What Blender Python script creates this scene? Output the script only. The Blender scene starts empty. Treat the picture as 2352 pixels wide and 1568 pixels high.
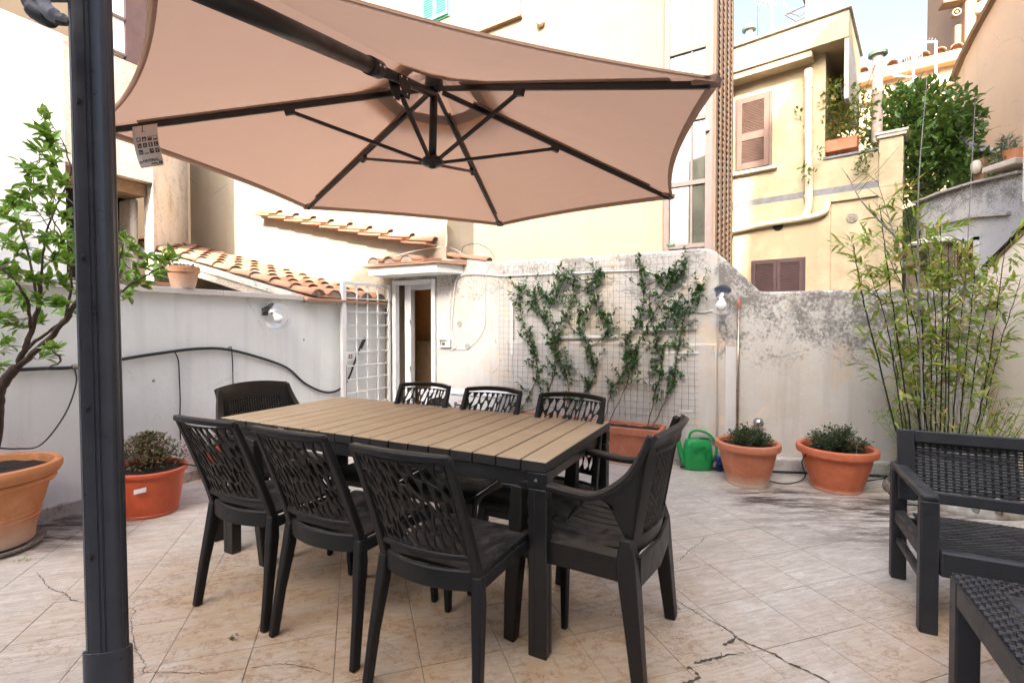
import bpy, math, random
from mathutils import Vector, Matrix
R = math.radians
random.seed(7)
rnd = random.Random(11)
sc = bpy.context.scene
COL = sc.collection

# ------------------------------------------------------------ camera, sky, sun, exposure
F, CX, CY, TH, HC = 1121.0, 1176.0, 765.0, R(1.0), 1.25      # calibrated on the photograph (2352 px wide copy)
cd = bpy.data.cameras.new('camera'); cam = bpy.data.objects.new('camera', cd); COL.objects.link(cam)
cam.location = (0, 0, HC); cam.rotation_euler = (R(90) - TH, 0, 0)
cd.sensor_width = 36; cd.lens = F / 2352 * 36; cd.shift_y = (CY - 784) / 2352; cd.clip_start = .05; cd.clip_end = 800
sc.camera = cam
SUN_EL, SUN_AZ = R(33), R(195)                                # azimuth clockwise from +Y
w = bpy.data.worlds.new('World'); sc.world = w; w.use_nodes = True
nt = w.node_tree; nt.nodes.clear()
sky = nt.nodes.new('ShaderNodeTexSky'); sky.sky_type = 'NISHITA'; sky.sun_disc = False
sky.sun_elevation = SUN_EL; sky.sun_rotation = SUN_AZ; sky.air_density = 1.0; sky.dust_density = 9.0; sky.ozone_density = 3.0
bg = nt.nodes.new('ShaderNodeBackground'); bg.inputs[1].default_value = .15
wo = nt.nodes.new('ShaderNodeOutputWorld'); nt.links.new(sky.outputs[0], bg.inputs[0]); nt.links.new(bg.outputs[0], wo.inputs[0])
sl = bpy.data.lights.new('sun', 'SUN'); sl.energy = 2.0; sl.angle = R(.6); sl.color = (1, .90, .76)
so = bpy.data.objects.new('sun', sl); COL.objects.link(so)
sdir = Vector((math.sin(SUN_AZ) * math.cos(SUN_EL), math.cos(SUN_AZ) * math.cos(SUN_EL), math.sin(SUN_EL)))
so.rotation_euler = (-sdir).to_track_quat('-Z', 'Y').to_euler(); so.location = (3, -6, 12)
sc.view_settings.view_transform = 'Standard'; sc.view_settings.look = 'None'; sc.view_settings.gamma = 1
sc.view_settings.exposure = 2.68
sc.cycles.max_bounces = 8; sc.cycles.diffuse_bounces = 5; sc.cycles.transparent_max_bounces = 12
sc.cycles.use_denoising = True

# ------------------------------------------------------------ measuring the place from the photograph
def ray(x, y):
    dx = (x - CX) / F; dy = -(y - CY) / F
    return Vector((dx, math.cos(TH) + dy * math.sin(TH), -math.sin(TH) + dy * math.cos(TH)))
def onz(x, y, z):
    r = ray(x, y); return Vector((0, 0, HC)) + r * ((z - HC) / r.z)
def onY(x, y, Y):
    r = ray(x, y); return Vector((0, 0, HC)) + r * (Y / r.y)
class Plane:
    """vertical plane: origin P (on the floor), horizontal direction d; local (s along d, z up, n towards the terrace)"""
    def __init__(s, P, d, n):
        s.P = Vector((P[0], P[1], 0)); s.d = Vector((d[0], d[1], 0)).normalized(); s.n = Vector((n[0], n[1], 0)).normalized()
    def sz(s, x, y, off=0):
        r = ray(x, y); P = s.P + s.n * off
        det = r.x * -s.d.y + s.d.x * r.y
        t = (P.x * -s.d.y + s.d.x * P.y) / det
        q = Vector((0, 0, HC)) + r * t
        return ((q - P).dot(s.d), q.z)
    def at(s, a, z, off=0): return s.P + s.d * a + s.n * off + Vector((0, 0, z))
    def px(s, x, y, off=0):
        a, z = s.sz(x, y, off); return s.at(a, z, off)

# ------------------------------------------------------------ object helpers
def tag(o, label=None, cat=None, group=None, kind=None):
    for k, v in (('label', label), ('category', cat), ('group', group), ('kind', kind)):
        if v: o[k] = v
    return o
def empty(name, loc=(0, 0, 0), rz=0, **k):
    o = bpy.data.objects.new(name, None); COL.objects.link(o); o.location = loc; o.rotation_euler = (0, 0, rz)
    o.empty_display_size = .1
    return tag(o, **k)
class MB:
    def __init__(s): s.v = []; s.f = []; s.m = []; s.mi = 0
    def add(s, vs, fs):
        b = len(s.v); s.v += [tuple(v) for v in vs]; s.f += [tuple(i + b for i in f) for f in fs]; s.m += [s.mi] * len(fs); return s
    def box(s, c, d, M=None):
        vs = [Vector((c[0] + i * d[0] / 2, c[1] + j * d[1] / 2, c[2] + k * d[2] / 2)) for i in (-1, 1) for j in (-1, 1) for k in (-1, 1)]
        if M: vs = [M @ v for v in vs]
        return s.add(vs, [(0, 1, 3, 2), (4, 6, 7, 5), (0, 4, 5, 1), (2, 3, 7, 6), (0, 2, 6, 4), (1, 5, 7, 3)])
    def hexa(s, v8):            # 4 bottom then 4 top
        return s.add(v8, [(3, 2, 1, 0), (4, 5, 6, 7), (0, 1, 5, 4), (1, 2, 6, 5), (2, 3, 7, 6), (3, 0, 4, 7)])
    def bar(s, pts, ws, hs, up=(0, 0, 1)):       # rectangular section swept along pts; w = sideways, h = along 'up'
        pts = [Vector(p) for p in pts]; n = len(pts); up = Vector(up)
        if not hasattr(ws, '__len__'): ws = [ws] * n
        if not hasattr(hs, '__len__'): hs = [hs] * n
        rings = []
        for i, p in enumerate(pts):
            t = (pts[min(i + 1, n - 1)] - pts[max(i - 1, 0)]).normalized()
            a = t.cross(up).normalized(); b = a.cross(t).normalized()
            rings += [p + a * ws[i] / 2 * sx + b * hs[i] / 2 * sy for sx, sy in ((-1, -1), (1, -1), (1, 1), (-1, 1))]
        fs = [(3, 2, 1, 0), tuple(range(4 * n - 4, 4 * n))]
        for i in range(n - 1):
            for k in range(4):
                fs.append((4 * i + k, 4 * i + (k + 1) % 4, 4 * i + 4 + (k + 1) % 4, 4 * i + 4 + k))
        return s.add(rings, fs)
    def tube(s, pts, r, n=6, caps=True):
        pts = [Vector(p) for p in pts]; m = len(pts)
        if not hasattr(r, '__len__'): r = [r] * m
        t0 = (pts[1] - pts[0]).normalized(); a = t0.orthogonal().normalized(); vs = []
        for i, p in enumerate(pts):
            t = (pts[min(i + 1, m - 1)] - pts[max(i - 1, 0)]).normalized()
            a = (a - t * a.dot(t)).normalized(); b = t.cross(a)
            vs += [p + (a * math.cos(2 * math.pi * k / n) + b * math.sin(2 * math.pi * k / n)) * r[i] for k in range(n)]
        fs = [(n * i + k, n * i + (k + 1) % n, n * i + n + (k + 1) % n, n * i + n + k) for i in range(m - 1) for k in range(n)]
        if caps: fs += [tuple(range(n - 1, -1, -1)), tuple(range(n * (m - 1), n * m))]
        return s.add(vs, fs)
    def lathe(s, prof, n=32, c=(0, 0, 0), sx=1, sy=1):
        vs = [(c[0] + r * sx * math.cos(2 * math.pi * k / n), c[1] + r * sy * math.sin(2 * math.pi * k / n), c[2] + z) for r, z in prof for k in range(n)]
        fs = [(n * i + k, n * i + (k + 1) % n, n * i + n + (k + 1) % n, n * i + n + k) for i in range(len(prof) - 1) for k in range(n)]
        return s.add(vs, fs)
    def grid(s, fn, nu, nv, th=0, back=None):    # surface fn(u,v) 0..1, with thickness th along its normal
        P = [[Vector(fn(i / nu, j / nv)) for j in range(nv + 1)] for i in range(nu + 1)]
        if not th:
            return s.add([p for r_ in P for p in r_], [(i * (nv + 1) + j, (i + 1) * (nv + 1) + j, (i + 1) * (nv + 1) + j + 1, i * (nv + 1) + j + 1) for i in range(nu) for j in range(nv)])
        Q = []
        for i in range(nu + 1):
            row = []
            for j in range(nv + 1):
                du = P[min(i + 1, nu)][j] - P[max(i - 1, 0)][j]; dv = P[i][min(j + 1, nv)] - P[i][max(j - 1, 0)]
                row.append(P[i][j] - du.cross(dv).normalized() * th)
            Q.append(row)
        k = nv + 1; o = (nu + 1) * k
        fs = [(i * k + j, (i + 1) * k + j, (i + 1) * k + j + 1, i * k + j + 1) for i in range(nu) for j in range(nv)]
        fs += [tuple(o + a for a in reversed(f)) for f in fs]
        for i in range(nu): fs += [(i * k, o + i * k, o + (i + 1) * k, (i + 1) * k), (i * k + nv, (i + 1) * k + nv, o + (i + 1) * k + nv, o + i * k + nv)]
        for j in range(nv): fs += [(j, j + 1, o + j + 1, o + j), (nu * k + j, o + nu * k + j, o + nu * k + j + 1, nu * k + j + 1)]
        return s.add([p for r_ in P for p in r_] + [p for r_ in Q for p in r_], fs)
    def prism(s, pl, poly, n0, n1):              # polygon in (s,z) of a Plane, extruded from n0 to n1 along its normal
        m = len(poly); vs = [pl.at(a, z, n0) for a, z in poly] + [pl.at(a, z, n1) for a, z in poly]
        fs = [tuple(range(m)), tuple(range(2 * m - 1, m - 1, -1))] + [(i, i + m, (i + 1) % m + m, (i + 1) % m) for i in range(m)]
        return s.add(vs, fs)
    def mesh(s, name, mats, smooth=False):
        me = bpy.data.meshes.new(name); me.from_pydata(s.v, [], s.f)
        for m in (mats if isinstance(mats, (list, tuple)) else [mats]): me.materials.append(m)
        if any(s.m): me.polygons.foreach_set('material_index', s.m)
        if smooth: me.polygons.foreach_set('use_smooth', [True] * len(s.f))
        me.validate(); me.update()
        return me
    def build(s, name, mats, parent=None, smooth=False, bevel=0, fix=True, subd=0, auto=0, **k):
        me = s.mesh(name, mats, smooth)
        if fix: fixn(me)
        if auto: me.polygons.foreach_set('use_smooth', [True] * len(me.polygons)); me.set_sharp_from_angle(angle=R(auto))
        return link(name, me, parent, bevel, subd, **k)
import bmesh
def fixn(me):
    bm = bmesh.new(); bm.from_mesh(me); bmesh.ops.recalc_face_normals(bm, faces=bm.faces); bm.to_mesh(me); bm.free()
def link(name, me, parent=None, bevel=0, subd=0, **k):
    o = bpy.data.objects.new(name, me); COL.objects.link(o)
    if parent is not None: o.parent = parent
    if bevel:
        b = o.modifiers.new('bevel', 'BEVEL'); b.width = bevel; b.segments = 2; b.limit_method = 'ANGLE'; b.angle_limit = R(40); b.harden_normals = False
        me.polygons.foreach_set('use_smooth', [True] * len(me.polygons)); me.set_sharp_from_angle(angle=R(50))
    if subd: q = o.modifiers.new('subdivision', 'SUBSURF'); q.levels = q.render_levels = subd
    return tag(o, **k)
KIDS = {}
def copy_tree(o, parent=None):
    c = o.copy(); COL.objects.link(c)
    if parent is not None: c.parent = parent
    for ch in list(o.children): copy_tree(ch, c)
    return c
def text(s_, size, mat, parent, M, name='lettering', ext=.0006, align='LEFT', shear=0, bold=0, space=1):
    cu = bpy.data.curves.new(name, 'FONT'); cu.body = s_; cu.size = size; cu.extrude = ext; cu.align_x = align; cu.shear = shear
    cu.offset = bold; cu.space_character = space; cu.materials.append(mat)
    t_ = bpy.data.objects.new(name, cu); COL.objects.link(t_); bpy.context.view_layer.update()
    me = bpy.data.meshes.new_from_object(t_.evaluated_get(bpy.context.evaluated_depsgraph_get())); bpy.data.objects.remove(t_)
    o = bpy.data.objects.new(name, me); COL.objects.link(o)
    if parent is not None: o.parent = parent
    o.matrix_local = M; return o
def frame(o, x, y, z):     # matrix from axes
    return Matrix((( x[0], y[0], z[0], o[0]), (x[1], y[1], z[1], o[1]), (x[2], y[2], z[2], o[2]), (0, 0, 0, 1)))
def smooth_path(pts, k=6):           # Catmull-Rom
    pts = [Vector(p) for p in pts]; P = [pts[0] * 2 - pts[1]] + pts + [pts[-1] * 2 - pts[-2]]; out = []
    for i in range(1, len(P) - 2):
        a, b, c, d = P[i - 1:i + 3]
        for j in range(k):
            t = j / k; out.append(.5 * ((2 * b) + (c - a) * t + (2 * a - 5 * b + 4 * c - d) * t * t + (3 * b - a - 3 * c + d) * t ** 3))
    out.append(pts[-1]); return out

# ------------------------------------------------------------ materials
class G:
    def __init__(s, name):
        s.m = bpy.data.materials.new(name); s.m.use_nodes = True; s.t = s.m.node_tree; s.t.nodes.clear()
        s.out = s.node('ShaderNodeOutputMaterial'); s.b = s.node('ShaderNodeBsdfPrincipled'); s.t.links.new(s.b.outputs[0], s.out.inputs[0])
        s._pos = s._obj = None
    def node(s, t, **k):
        n = s.t.nodes.new(t)
        for a, v in k.items(): setattr(n, a, v)
        return n
    def set(s, inp, v):
        if isinstance(v, bpy.types.NodeSocket): s.t.links.new(v, inp)
        elif v is not None:
            if hasattr(v, '__len__') and len(v) == 3 and inp.type == 'RGBA': v = (*v, 1)
            inp.default_value = v
    @property
    def pos(s):
        if s._pos is None: s._pos = s.node('ShaderNodeNewGeometry').outputs['Position']
        return s._pos
    @property
    def obj(s):
        if s._obj is None: s._obj = s.node('ShaderNodeTexCoord').outputs['Object']
        return s._obj
    def rand(s): return s.node('ShaderNodeObjectInfo').outputs['Random']
    def math(s, op, a, b=None, c=None, clamp=False):
        n = s.node('ShaderNodeMath', operation=op, use_clamp=clamp)
        for i, v in enumerate((a, b, c)):
            if v is not None: s.set(n.inputs[i], v)
        return n.outputs[0]
    def vmath(s, op, a, b=None):
        n = s.node('ShaderNodeVectorMath', operation=op); s.set(n.inputs[0], a)
        if b is not None: s.set(n.inputs[1], b)
        return n.outputs['Value'] if op in ('LENGTH', 'DOT_PRODUCT') else n.outputs[0]
    def map(s, v, scale=(1, 1, 1), rot=(0, 0, 0), loc=(0, 0, 0)):
        n = s.node('ShaderNodeMapping'); s.set(n.inputs[0], v); n.inputs[1].default_value = loc; n.inputs[2].default_value = rot; n.inputs[3].default_value = scale
        return n.outputs[0]
    def noise(s, v, scale=5, detail=4, rough=.55, dist=0):
        n = s.node('ShaderNodeTexNoise'); s.set(n.inputs['Vector'], v); n.inputs['Scale'].default_value = scale
        n.inputs['Detail'].default_value = detail; n.inputs['Roughness'].default_value = rough; n.inputs['Distortion'].default_value = dist
        return n.outputs[0]
    def vor(s, v, scale=5, feature='DISTANCE_TO_EDGE', rnd=1):
        n = s.node('ShaderNodeTexVoronoi', feature=feature); s.set(n.inputs['Vector'], v); n.inputs['Scale'].default_value = scale
        n.inputs['Randomness'].default_value = rnd
        return n.outputs[0]
    def rng(s, v, a, b, c=0, d=1):
        n = s.node('ShaderNodeMapRange'); s.set(n.inputs[0], v)
        for i, x in enumerate((a, b, c, d)): n.inputs[i + 1].default_value = x
        return n.outputs[0]
    def mix(s, f, a, b, mode='MIX'):
        n = s.node('ShaderNodeMix', data_type='RGBA', blend_type=mode); s.set(n.inputs[0], f); s.set(n.inputs[6], a); s.set(n.inputs[7], b)
        return n.outputs[2]
    def sep(s, v):
        n = s.node('ShaderNodeSeparateXYZ'); s.set(n.inputs[0], v); return n.outputs
    def bump(s, h, strength=.3, dist=.01):
        n = s.node('ShaderNodeBump'); s.set(n.inputs['Height'], h); n.inputs['Strength'].default_value = strength; n.inputs['Distance'].default_value = dist
        s.t.links.new(n.outputs[0], s.b.inputs['Normal']); return s
    def fin(s, col=None, rough=None, metal=None, spec=None, **k):
        s.set(s.b.inputs['Base Color'], col)
        if rough is not None: s.set(s.b.inputs['Roughness'], rough)
        if metal is not None: s.set(s.b.inputs['Metallic'], metal)
        if spec is not None: s.b.inputs['Specular IOR Level'].default_value = spec
        for a, v in k.items(): s.set(s.b.inputs[a.replace('_', ' ')], v)
        return s.m
def resin(name, c, rough, spec):
    g = G(name); nz = g.sep(g.node('ShaderNodeNewGeometry').outputs['Normal'])[2]; n = g.noise(g.pos, 17, 6, .7); r = g.rand()
    col = g.mix(g.rng(n, .35, .7), tuple(x * .8 for x in c), c)
    dust = g.math('MULTIPLY', g.math('MULTIPLY', g.rng(nz, .45, 1), g.rng(n, .40, .66)), .30); col = g.mix(dust, col, (.16, .14, .12))
    sp = g.math('MULTIPLY', g.rng(g.noise(g.pos, 55, 3, .8), .66, .72), .25); col = g.mix(sp, col, (.12, .11, .10))
    g.bump(g.noise(g.pos, 900, 2), .10, .003); return g.fin(col, g.math('ADD', g.rng(n, .3, .7, rough - .08, rough + .10), g.math('MULTIPLY', dust, .6)), 0, spec)
def simple(name, c, rough=.6, var=.12, scale=8, metal=0, spec=.5, bump=0, bscale=60, c2=None, coords='pos'):
    g = G(name); v = getattr(g, coords)
    n = g.noise(v, scale, 4, .6); dark = tuple(x * (1 - var) for x in c) if c2 is None else c2
    col = g.mix(g.rng(n, .35, .68), dark, c)
    if bump: g.bump(g.noise(v, bscale, 3, .6), bump, .004)
    return g.fin(col, g.rng(n, .3, .7, rough - .06, rough + .08), metal, spec)
def plaster(name, base, dirt, grime=.5, streak=.4, patch=None, zg=None, crack=.5, bump=.35, warm=None, pscale=1.3, thr=.56):
    """old lime plaster: tone clouds, dark mould patches, drip streaks, repaired patches, hair cracks; zg=(z0,z1) mould gets denser up there"""
    g = G(name); p = g.pos; sx, sy, sz = g.sep(p)[:3]
    big = g.noise(p, .9, 5, .6, .4); mid = g.noise(p, 5, 6, .7, .3); fine = g.noise(p, 38, 4, .7)
    col = g.mix(g.rng(big, .3, .7), tuple(x * .88 for x in base), base)
    if warm: col = g.mix(g.math('MULTIPLY', g.rng(g.noise(g.map(p, (1, 1, 1), loc=(5, 3, 1)), 1.6, 5, .65), .48, .66), .8), col, warm)
    if patch:
        pm = g.rng(g.noise(g.map(p, (1, 1, 1), loc=(9, 1, 4)), pscale * 2.2, 5, .55, .6), .60, .625)
        col = g.mix(pm, col, patch)
    mm = g.math('ADD', g.math('MULTIPLY', mid, .55), g.math('MULTIPLY', fine, .45))
    if zg:
        zz = g.math('ADD', sz, g.math('MULTIPLY', g.math('SUBTRACT', big, .5), .8))
        band = g.rng(zz, zg[0], zg[1]); thr_s = g.math('SUBTRACT', thr, g.math('MULTIPLY', band, .16))
        mould = g.math('MULTIPLY', g.math('SUBTRACT', mm, thr_s), 9, clamp=True); mould = g.math('MULTIPLY', mould, g.rng(band, 0, .5, .25, 1))
    else:
        mould = g.rng(mm, thr, thr + .12)
    col = g.mix(g.math('MULTIPLY', mould, grime), col, dirt)
    st = g.noise(g.map(p, (7, 7, .55)), 1.0, 5, .6); st = g.math('MULTIPLY', g.rng(st, .52, .72), streak)
    col = g.mix(st, col, tuple(x * .62 for x in base))
    cr = g.vor(p, 1.1)
    crn = g.math('ADD', cr, g.math('MULTIPLY', g.math('SUBTRACT', g.noise(p, 9, 4, .7), .5), .10))
    cm = g.math('MULTIPLY', g.math('LESS_THAN', g.math('ABSOLUTE', crn), .0035), g.rng(g.noise(g.map(p, loc=(3, 3, 3)), 1.2, 2), .5, .56))
    col = g.mix(g.math('MULTIPLY', cm, crack), col, tuple(x * .4 for x in base))
    h = g.math('ADD', g.math('MULTIPLY', g.noise(p, 14, 6, .65), 1.0), g.math('MULTIPLY', fine, .35))
    g.bump(g.math('SUBTRACT', h, g.math('MULTIPLY', cm, .6)), bump, .012)
    return g.fin(col, .9, 0, .2)

M = {}
M['white_wall'] = plaster('white_limewash', (.83, .85, .83), (.34, .33, .31), grime=.45, streak=.32, crack=.25, thr=.60)
M['mesh_wall'] = plaster('old_plaster_mesh_wall', (.57, .55, .515), (.24, .225, .20), grime=.85, streak=.45, warm=(.56, .47, .36), patch=(.62, .54, .44), zg=(1.25, 1.95), crack=.6, thr=.60)
M['right_wall'] = plaster('mouldy_plaster_wall', (.61, .585, .54), (.17, .16, .15), grime=.9, streak=.5, warm=(.52, .46, .38), patch=(.64, .55, .45), zg=(.65, 1.5), crack=.5, thr=.575)
M['house_wall'] = plaster('sunlit_white_plaster', (.38, .345, .28), (.36, .31, .25), grime=.35, streak=.22, crack=.7, warm=(.36, .30, .21))
M['stained_wall'] = plaster('stained_render', (.66, .60, .53), (.30, .26, .21), grime=.7, streak=.5, warm=(.60, .47, .34), thr=.5)
M['cream'] = plaster('cream_render', (.26, .205, .145), (.17, .14, .10), grime=.35, streak=.25, crack=.15, bump=.12)
M['yellow'] = plaster('yellow_render', (.48, .395, .26), (.45, .38, .28), grime=.35, streak=.2, crack=.4, bump=.15, warm=(.60, .50, .34))
M['peach'] = plaster('peach_render', (.82, .57, .37), (.50, .34, .22), grime=.4, streak=.35, crack=.3, bump=.15)
M['grey_wall'] = plaster('grey_cement_render', (.50, .50, .50), (.16, .16, .14), grime=.8, streak=.45, warm=(.56, .54, .50), zg=(2.4, 3.4), thr=.55)
M['orange_band'] = plaster('terracotta_render', (.68, .44, .26), (.40, .26, .17), grime=.4, streak=.3, crack=.1, bump=.1)
M['tower'] = plaster('tower_stone', (.36, .22, .13), (.12, .10, .09), grime=.6, streak=.4, crack=.2)
M['chimney'] = plaster('chimney_render', (.66, .52, .40), (.36, .26, .2), grime=.6, streak=.3, crack=.4, bump=.6)
M['concrete'] = plaster('weathered_concrete', (.52, .49, .45), (.16, .15, .13), grime=.8, streak=.3, thr=.5)
M['travertine'] = plaster('coping_stone', (.66, .62, .57), (.32, .29, .26), grime=.5, streak=.2, crack=.1)
M['pale_patch'] = plaster('pale_patch', (.68, .67, .66), (.40, .38, .35), grime=.4, streak=.2, crack=.1)
M['outhouse'] = plaster('outhouse_cream_plaster', (.84, .76, .62), (.42, .37, .30), grime=.3, streak=.25, crack=.2, bump=.15)
M['mortar'] = simple('mortar', (.42, .37, .31), .95, .35, 30, bump=.6)
M['grey_paint'] = simple('grey_paint', (.24, .24, .26), .8, .3, 9)
M['sill'] = simple('travertine_sill', (.70, .62, .50), .8, .15, 10)

def terracotta(name, c, rough=.7, white=.4, z0=0, z1=.12, dirt=.2):
    g = G(name); n = g.noise(g.pos, 7, 6, .7); z = g.sep(g.obj)[2]
    col = g.mix(g.rng(n, .3, .7), tuple(x * .78 for x in c), c)
    salt = g.math('MULTIPLY', g.math('ADD', g.rng(z, z1, z0), g.math('SUBTRACT', n, .5)), white, clamp=True)
    col = g.mix(salt, col, (.62, .50, .40))
    col = g.mix(g.math('MULTIPLY', g.rng(g.noise(g.pos, 23, 5, .7), .60, .70), dirt), col, (.16, .09, .06))
    g.bump(g.noise(g.pos, 90, 3), .15, .003)
    return g.fin(col, rough, 0, .35)
M['terra'] = terracotta('fired_terracotta', (.62, .26, .11), .8, .9, 0, .20, .45)
M['plastic_terra'] = terracotta('plastic_terracotta', (.58, .16, .07), .5, .4, 0, .05, .35)
M['plastic_terra_pale'] = terracotta('faded_plastic_terracotta', (.56, .20, .11), .6, .9, 0, .10, .35)
M['red_plastic'] = terracotta('red_plastic', (.60, .11, .042), .42, .15, 0, .03, .3)
def rooftile():
    g = G('roof_tile_clay'); r = g.rand(); n = g.noise(g.pos, 9, 5, .7)
    col = g.mix(r, (.34, .165, .095), (.46, .27, .175)); col = g.mix(g.rng(n, .45, .7), col, (.36, .21, .14))
    col = g.mix(g.math('MULTIPLY', g.rng(g.noise(g.pos, 22, 5, .7), .50, .66), .7), col, (.27, .225, .17))
    g.bump(g.noise(g.pos, 60, 4), .25, .004); return g.fin(col, .85, 0, .25)
M['rooftile'] = rooftile()
M['anthracite'] = simple('anthracite_aluminium', (.046, .046, .052), .32, .22, 24, metal=.35, spec=.5, bump=.05, bscale=700)
M['resin'] = resin('dark_resin', (.0125, .0118, .0115), .44, .26)
M['resin_arm'] = resin('brown_black_resin', (.0155, .0135, .012), .42, .28)
M['resin_grey'] = resin('graphite_resin', (.026, .027, .030), .44, .32)
M['black_metal'] = simple('black_powdercoat', (.010, .010, .010), .35, .3, 20, spec=.5, bump=.08, bscale=400)
M['rib_metal'] = simple('umbrella_rib_black', (.010, .009, .009), .38, .2, 20, spec=.45)
M['white_metal'] = simple('white_enamel', (.74, .75, .75), .45, .10, 9)
M['white_plastic'] = simple('white_plastic', (.74, .74, .72), .5, .12, 9)
M['rust'] = simple('rust', (.24, .095, .035), .9, .5, 60)
M['chrome'] = simple('worn_chrome', (.62, .60, .58), .25, .2, 30, metal=1)
M['pole_steel'] = simple('broom_steel', (.42, .33, .26), .3, .2, 30, metal=.8)
M['black_rubber'] = simple('black_rubber_hose', (.014, .015, .017), .5, .3, 20)
M['wire'] = simple('steel_wire_mesh', (.16, .15, .14), .55, .3, 20, metal=.5)
M['soil'] = simple('potting_soil', (.035, .024, .017), .98, .6, 60, bump=1, bscale=120)
M['green_plastic'] = simple('green_plastic', (.012, .30, .075), .32, .12, 12, spec=.5)
M['orange_plastic'] = simple('orange_plastic', (.65, .12, .035), .4, .1, 9)
M['blue_bristle'] = simple('blue_bristles', (.03, .09, .33), .7, .3, 60)
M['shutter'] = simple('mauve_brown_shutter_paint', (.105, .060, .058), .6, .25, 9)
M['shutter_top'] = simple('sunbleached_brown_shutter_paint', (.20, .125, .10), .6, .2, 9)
M['shutter_green'] = simple('green_shutter_paint', (.10, .40, .28), .6, .2, 9)
M['lift_frame'] = simple('mauve_steel_frame', (.13, .10, .092), .55, .2, 12)
M['shaft'] = simple('shaft_inner_wall', (.26, .25, .21), .85, .3, 2)
M['lift_post'] = simple('rusty_lattice_steel', (.13, .108, .09), .8, .4, 5, c2=(.15, .08, .045))
M['cream_pipe'] = simple('cream_painted_pipe', (.76, .66, .47), .55, .14, 10)
M['flue'] = simple('flue_pipe', (.58, .48, .42), .6, .2, 10)
M['copper_green'] = simple('green_copper', (.16, .25, .18), .6, .3, 30)
M['green_rail'] = simple('green_rail_paint', (.015, .10, .07), .5, .2, 20)
M['antenna'] = simple('galvanised_antenna', (.72, .72, .72), .4, .1, 20, metal=.2)
M['bulb'] = simple('opal_bulb', (.80, .80, .78), .35, .03, 9)
M['brown_trim'] = simple('brown_trim', (.30, .19, .10), .8, .3, 20)
M['tag_paper'] = simple('swing_tag_card', (.56, .50, .44), .55, .05, 9)
M['tag_ink'] = simple('tag_ink', (.045, .03, .02), .6, .1, 9)
M['logo_orange'] = simple('logo_orange', (.75, .14, .03), .5, .05, 9)
M['void'] = simple('dark_interior', (.02, .016, .012), .9, .3, 9)
M['zinc'] = simple('oxidised_zinc_tub', (.060, .066, .075), .5, .5, 7, spec=.5, c2=(.11, .12, .12), bump=.25, bscale=30)
M['lime'] = simple('limescale_crust', (.36, .36, .32), .9, .5, 9, c2=(.16, .12, .08), bump=.5, bscale=40)
def wood(name, c, c2, sc_=(1, 30, 30)):
    g = G(name); n = g.noise(g.map(g.obj, sc_), 1.2, 5, .6); f = g.noise(g.pos, 240, 2, .5)
    col = g.mix(g.rng(n, .3, .7), c2, c); col = g.mix(g.math('MULTIPLY', f, .22), col, tuple(x * .6 for x in c))
    r_ = g.rand(); col = g.mix(g.math('MULTIPLY', r_, .35), col, tuple(x * .72 for x in c2)); col = g.mix(g.math('MULTIPLY', g.rng(g.noise(g.pos, 4.5, 6, .7), .48, .66), .35), col, (.50, .44, .34))
    g.bump(g.math('ADD', f, n), .35, .0015); return g.fin(col, .62, 0, .3)
M['slat'] = wood('tan_composite_slat', (.47, .375, .255), (.40, .315, .205), (1, 40, 40))
M['slat_side'] = simple('black_slat_edge', (.018, .016, .015), .45, .4, 200, bump=.6, bscale=500)
M['bark'] = simple('citrus_bark', (.075, .048, .033), .9, .5, 25, bump=.8, bscale=60)
M['bark_pale'] = simple('pale_twig', (.28, .24, .17), .85, .3, 25)
M['stem_red'] = simple('vine_stem', (.12, .065, .038), .8, .3, 25)
M['culm_dark'] = simple('black_bamboo_culm', (.022, .018, .018), .5, .5, 20)
M['culm_grey'] = simple('grey_dry_cane', (.27, .25, .25), .7, .3, 20)
M['culm_green'] = simple('green_culm', (.09, .15, .03), .6, .3, 20)
def leafmat(name, c1, c2, c3=None, rough=.42, trans=.25, rare=.88, spec=.4):
    g = G(name); n = g.node('ShaderNodeNewGeometry').outputs['Random Per Island'] if 0 else g.math('FRACT', g.math('ADD', g.rand(), g.math('MULTIPLY', g.noise(g.pos, 13, 2), 3.7)))
    col = g.mix(n, c1, c2)
    if c3: col = g.mix(g.rng(n, rare, rare + .02), col, c3)
    g.fin(col, rough, 0, spec)
    tr = g.node('ShaderNodeBsdfTranslucent'); g.set(tr.inputs[0], g.mix(.5, col, (.35, .5, .05), 'MIX'))
    mx = g.node('ShaderNodeMixShader'); mx.inputs[0].default_value = trans
    g.t.links.new(g.b.outputs[0], mx.inputs[1]); g.t.links.new(tr.outputs[0], mx.inputs[2]); g.t.links.new(mx.outputs[0], g.out.inputs[0])
    return g.m
M['leaf_citrus'] = leafmat('citrus_leaf', (.06, .19, .02), (.20, .36, .045), (.40, .46, .12))
M['leaf_jasmine'] = leafmat('jasmine_leaf', (.018, .060, .026), (.042, .115, .038), (.14, .27, .04), rough=.32, trans=.15)
M['leaf_bamboo'] = leafmat('bamboo_leaf', (.14, .25, .03), (.36, .45, .07), (.52, .32, .13), trans=.35, rare=.74)
M['leaf_fern'] = leafmat('asparagus_fern_leaf', (.10, .22, .02), (.20, .34, .04), trans=.3)
M['leaf_box'] = leafmat('dark_shrub_leaf', (.012, .04, .018), (.035, .085, .030), (.09, .04, .03), trans=.12)
M['leaf_dry'] = leafmat('dried_sedum_leaf', (.10, .055, .03), (.24, .16, .09), (.10, .15, .03), trans=.1, rare=.80)
M['leaf_bush'] = leafmat('camellia_leaf', (.025, .08, .02), (.10, .20, .04), (.28, .26, .05), trans=.2)
M['leaf_creeper'] = leafmat('creeper_leaf', (.06, .14, .02), (.20, .22, .06), (.42, .13, .04), trans=.3, rare=.82)
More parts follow.
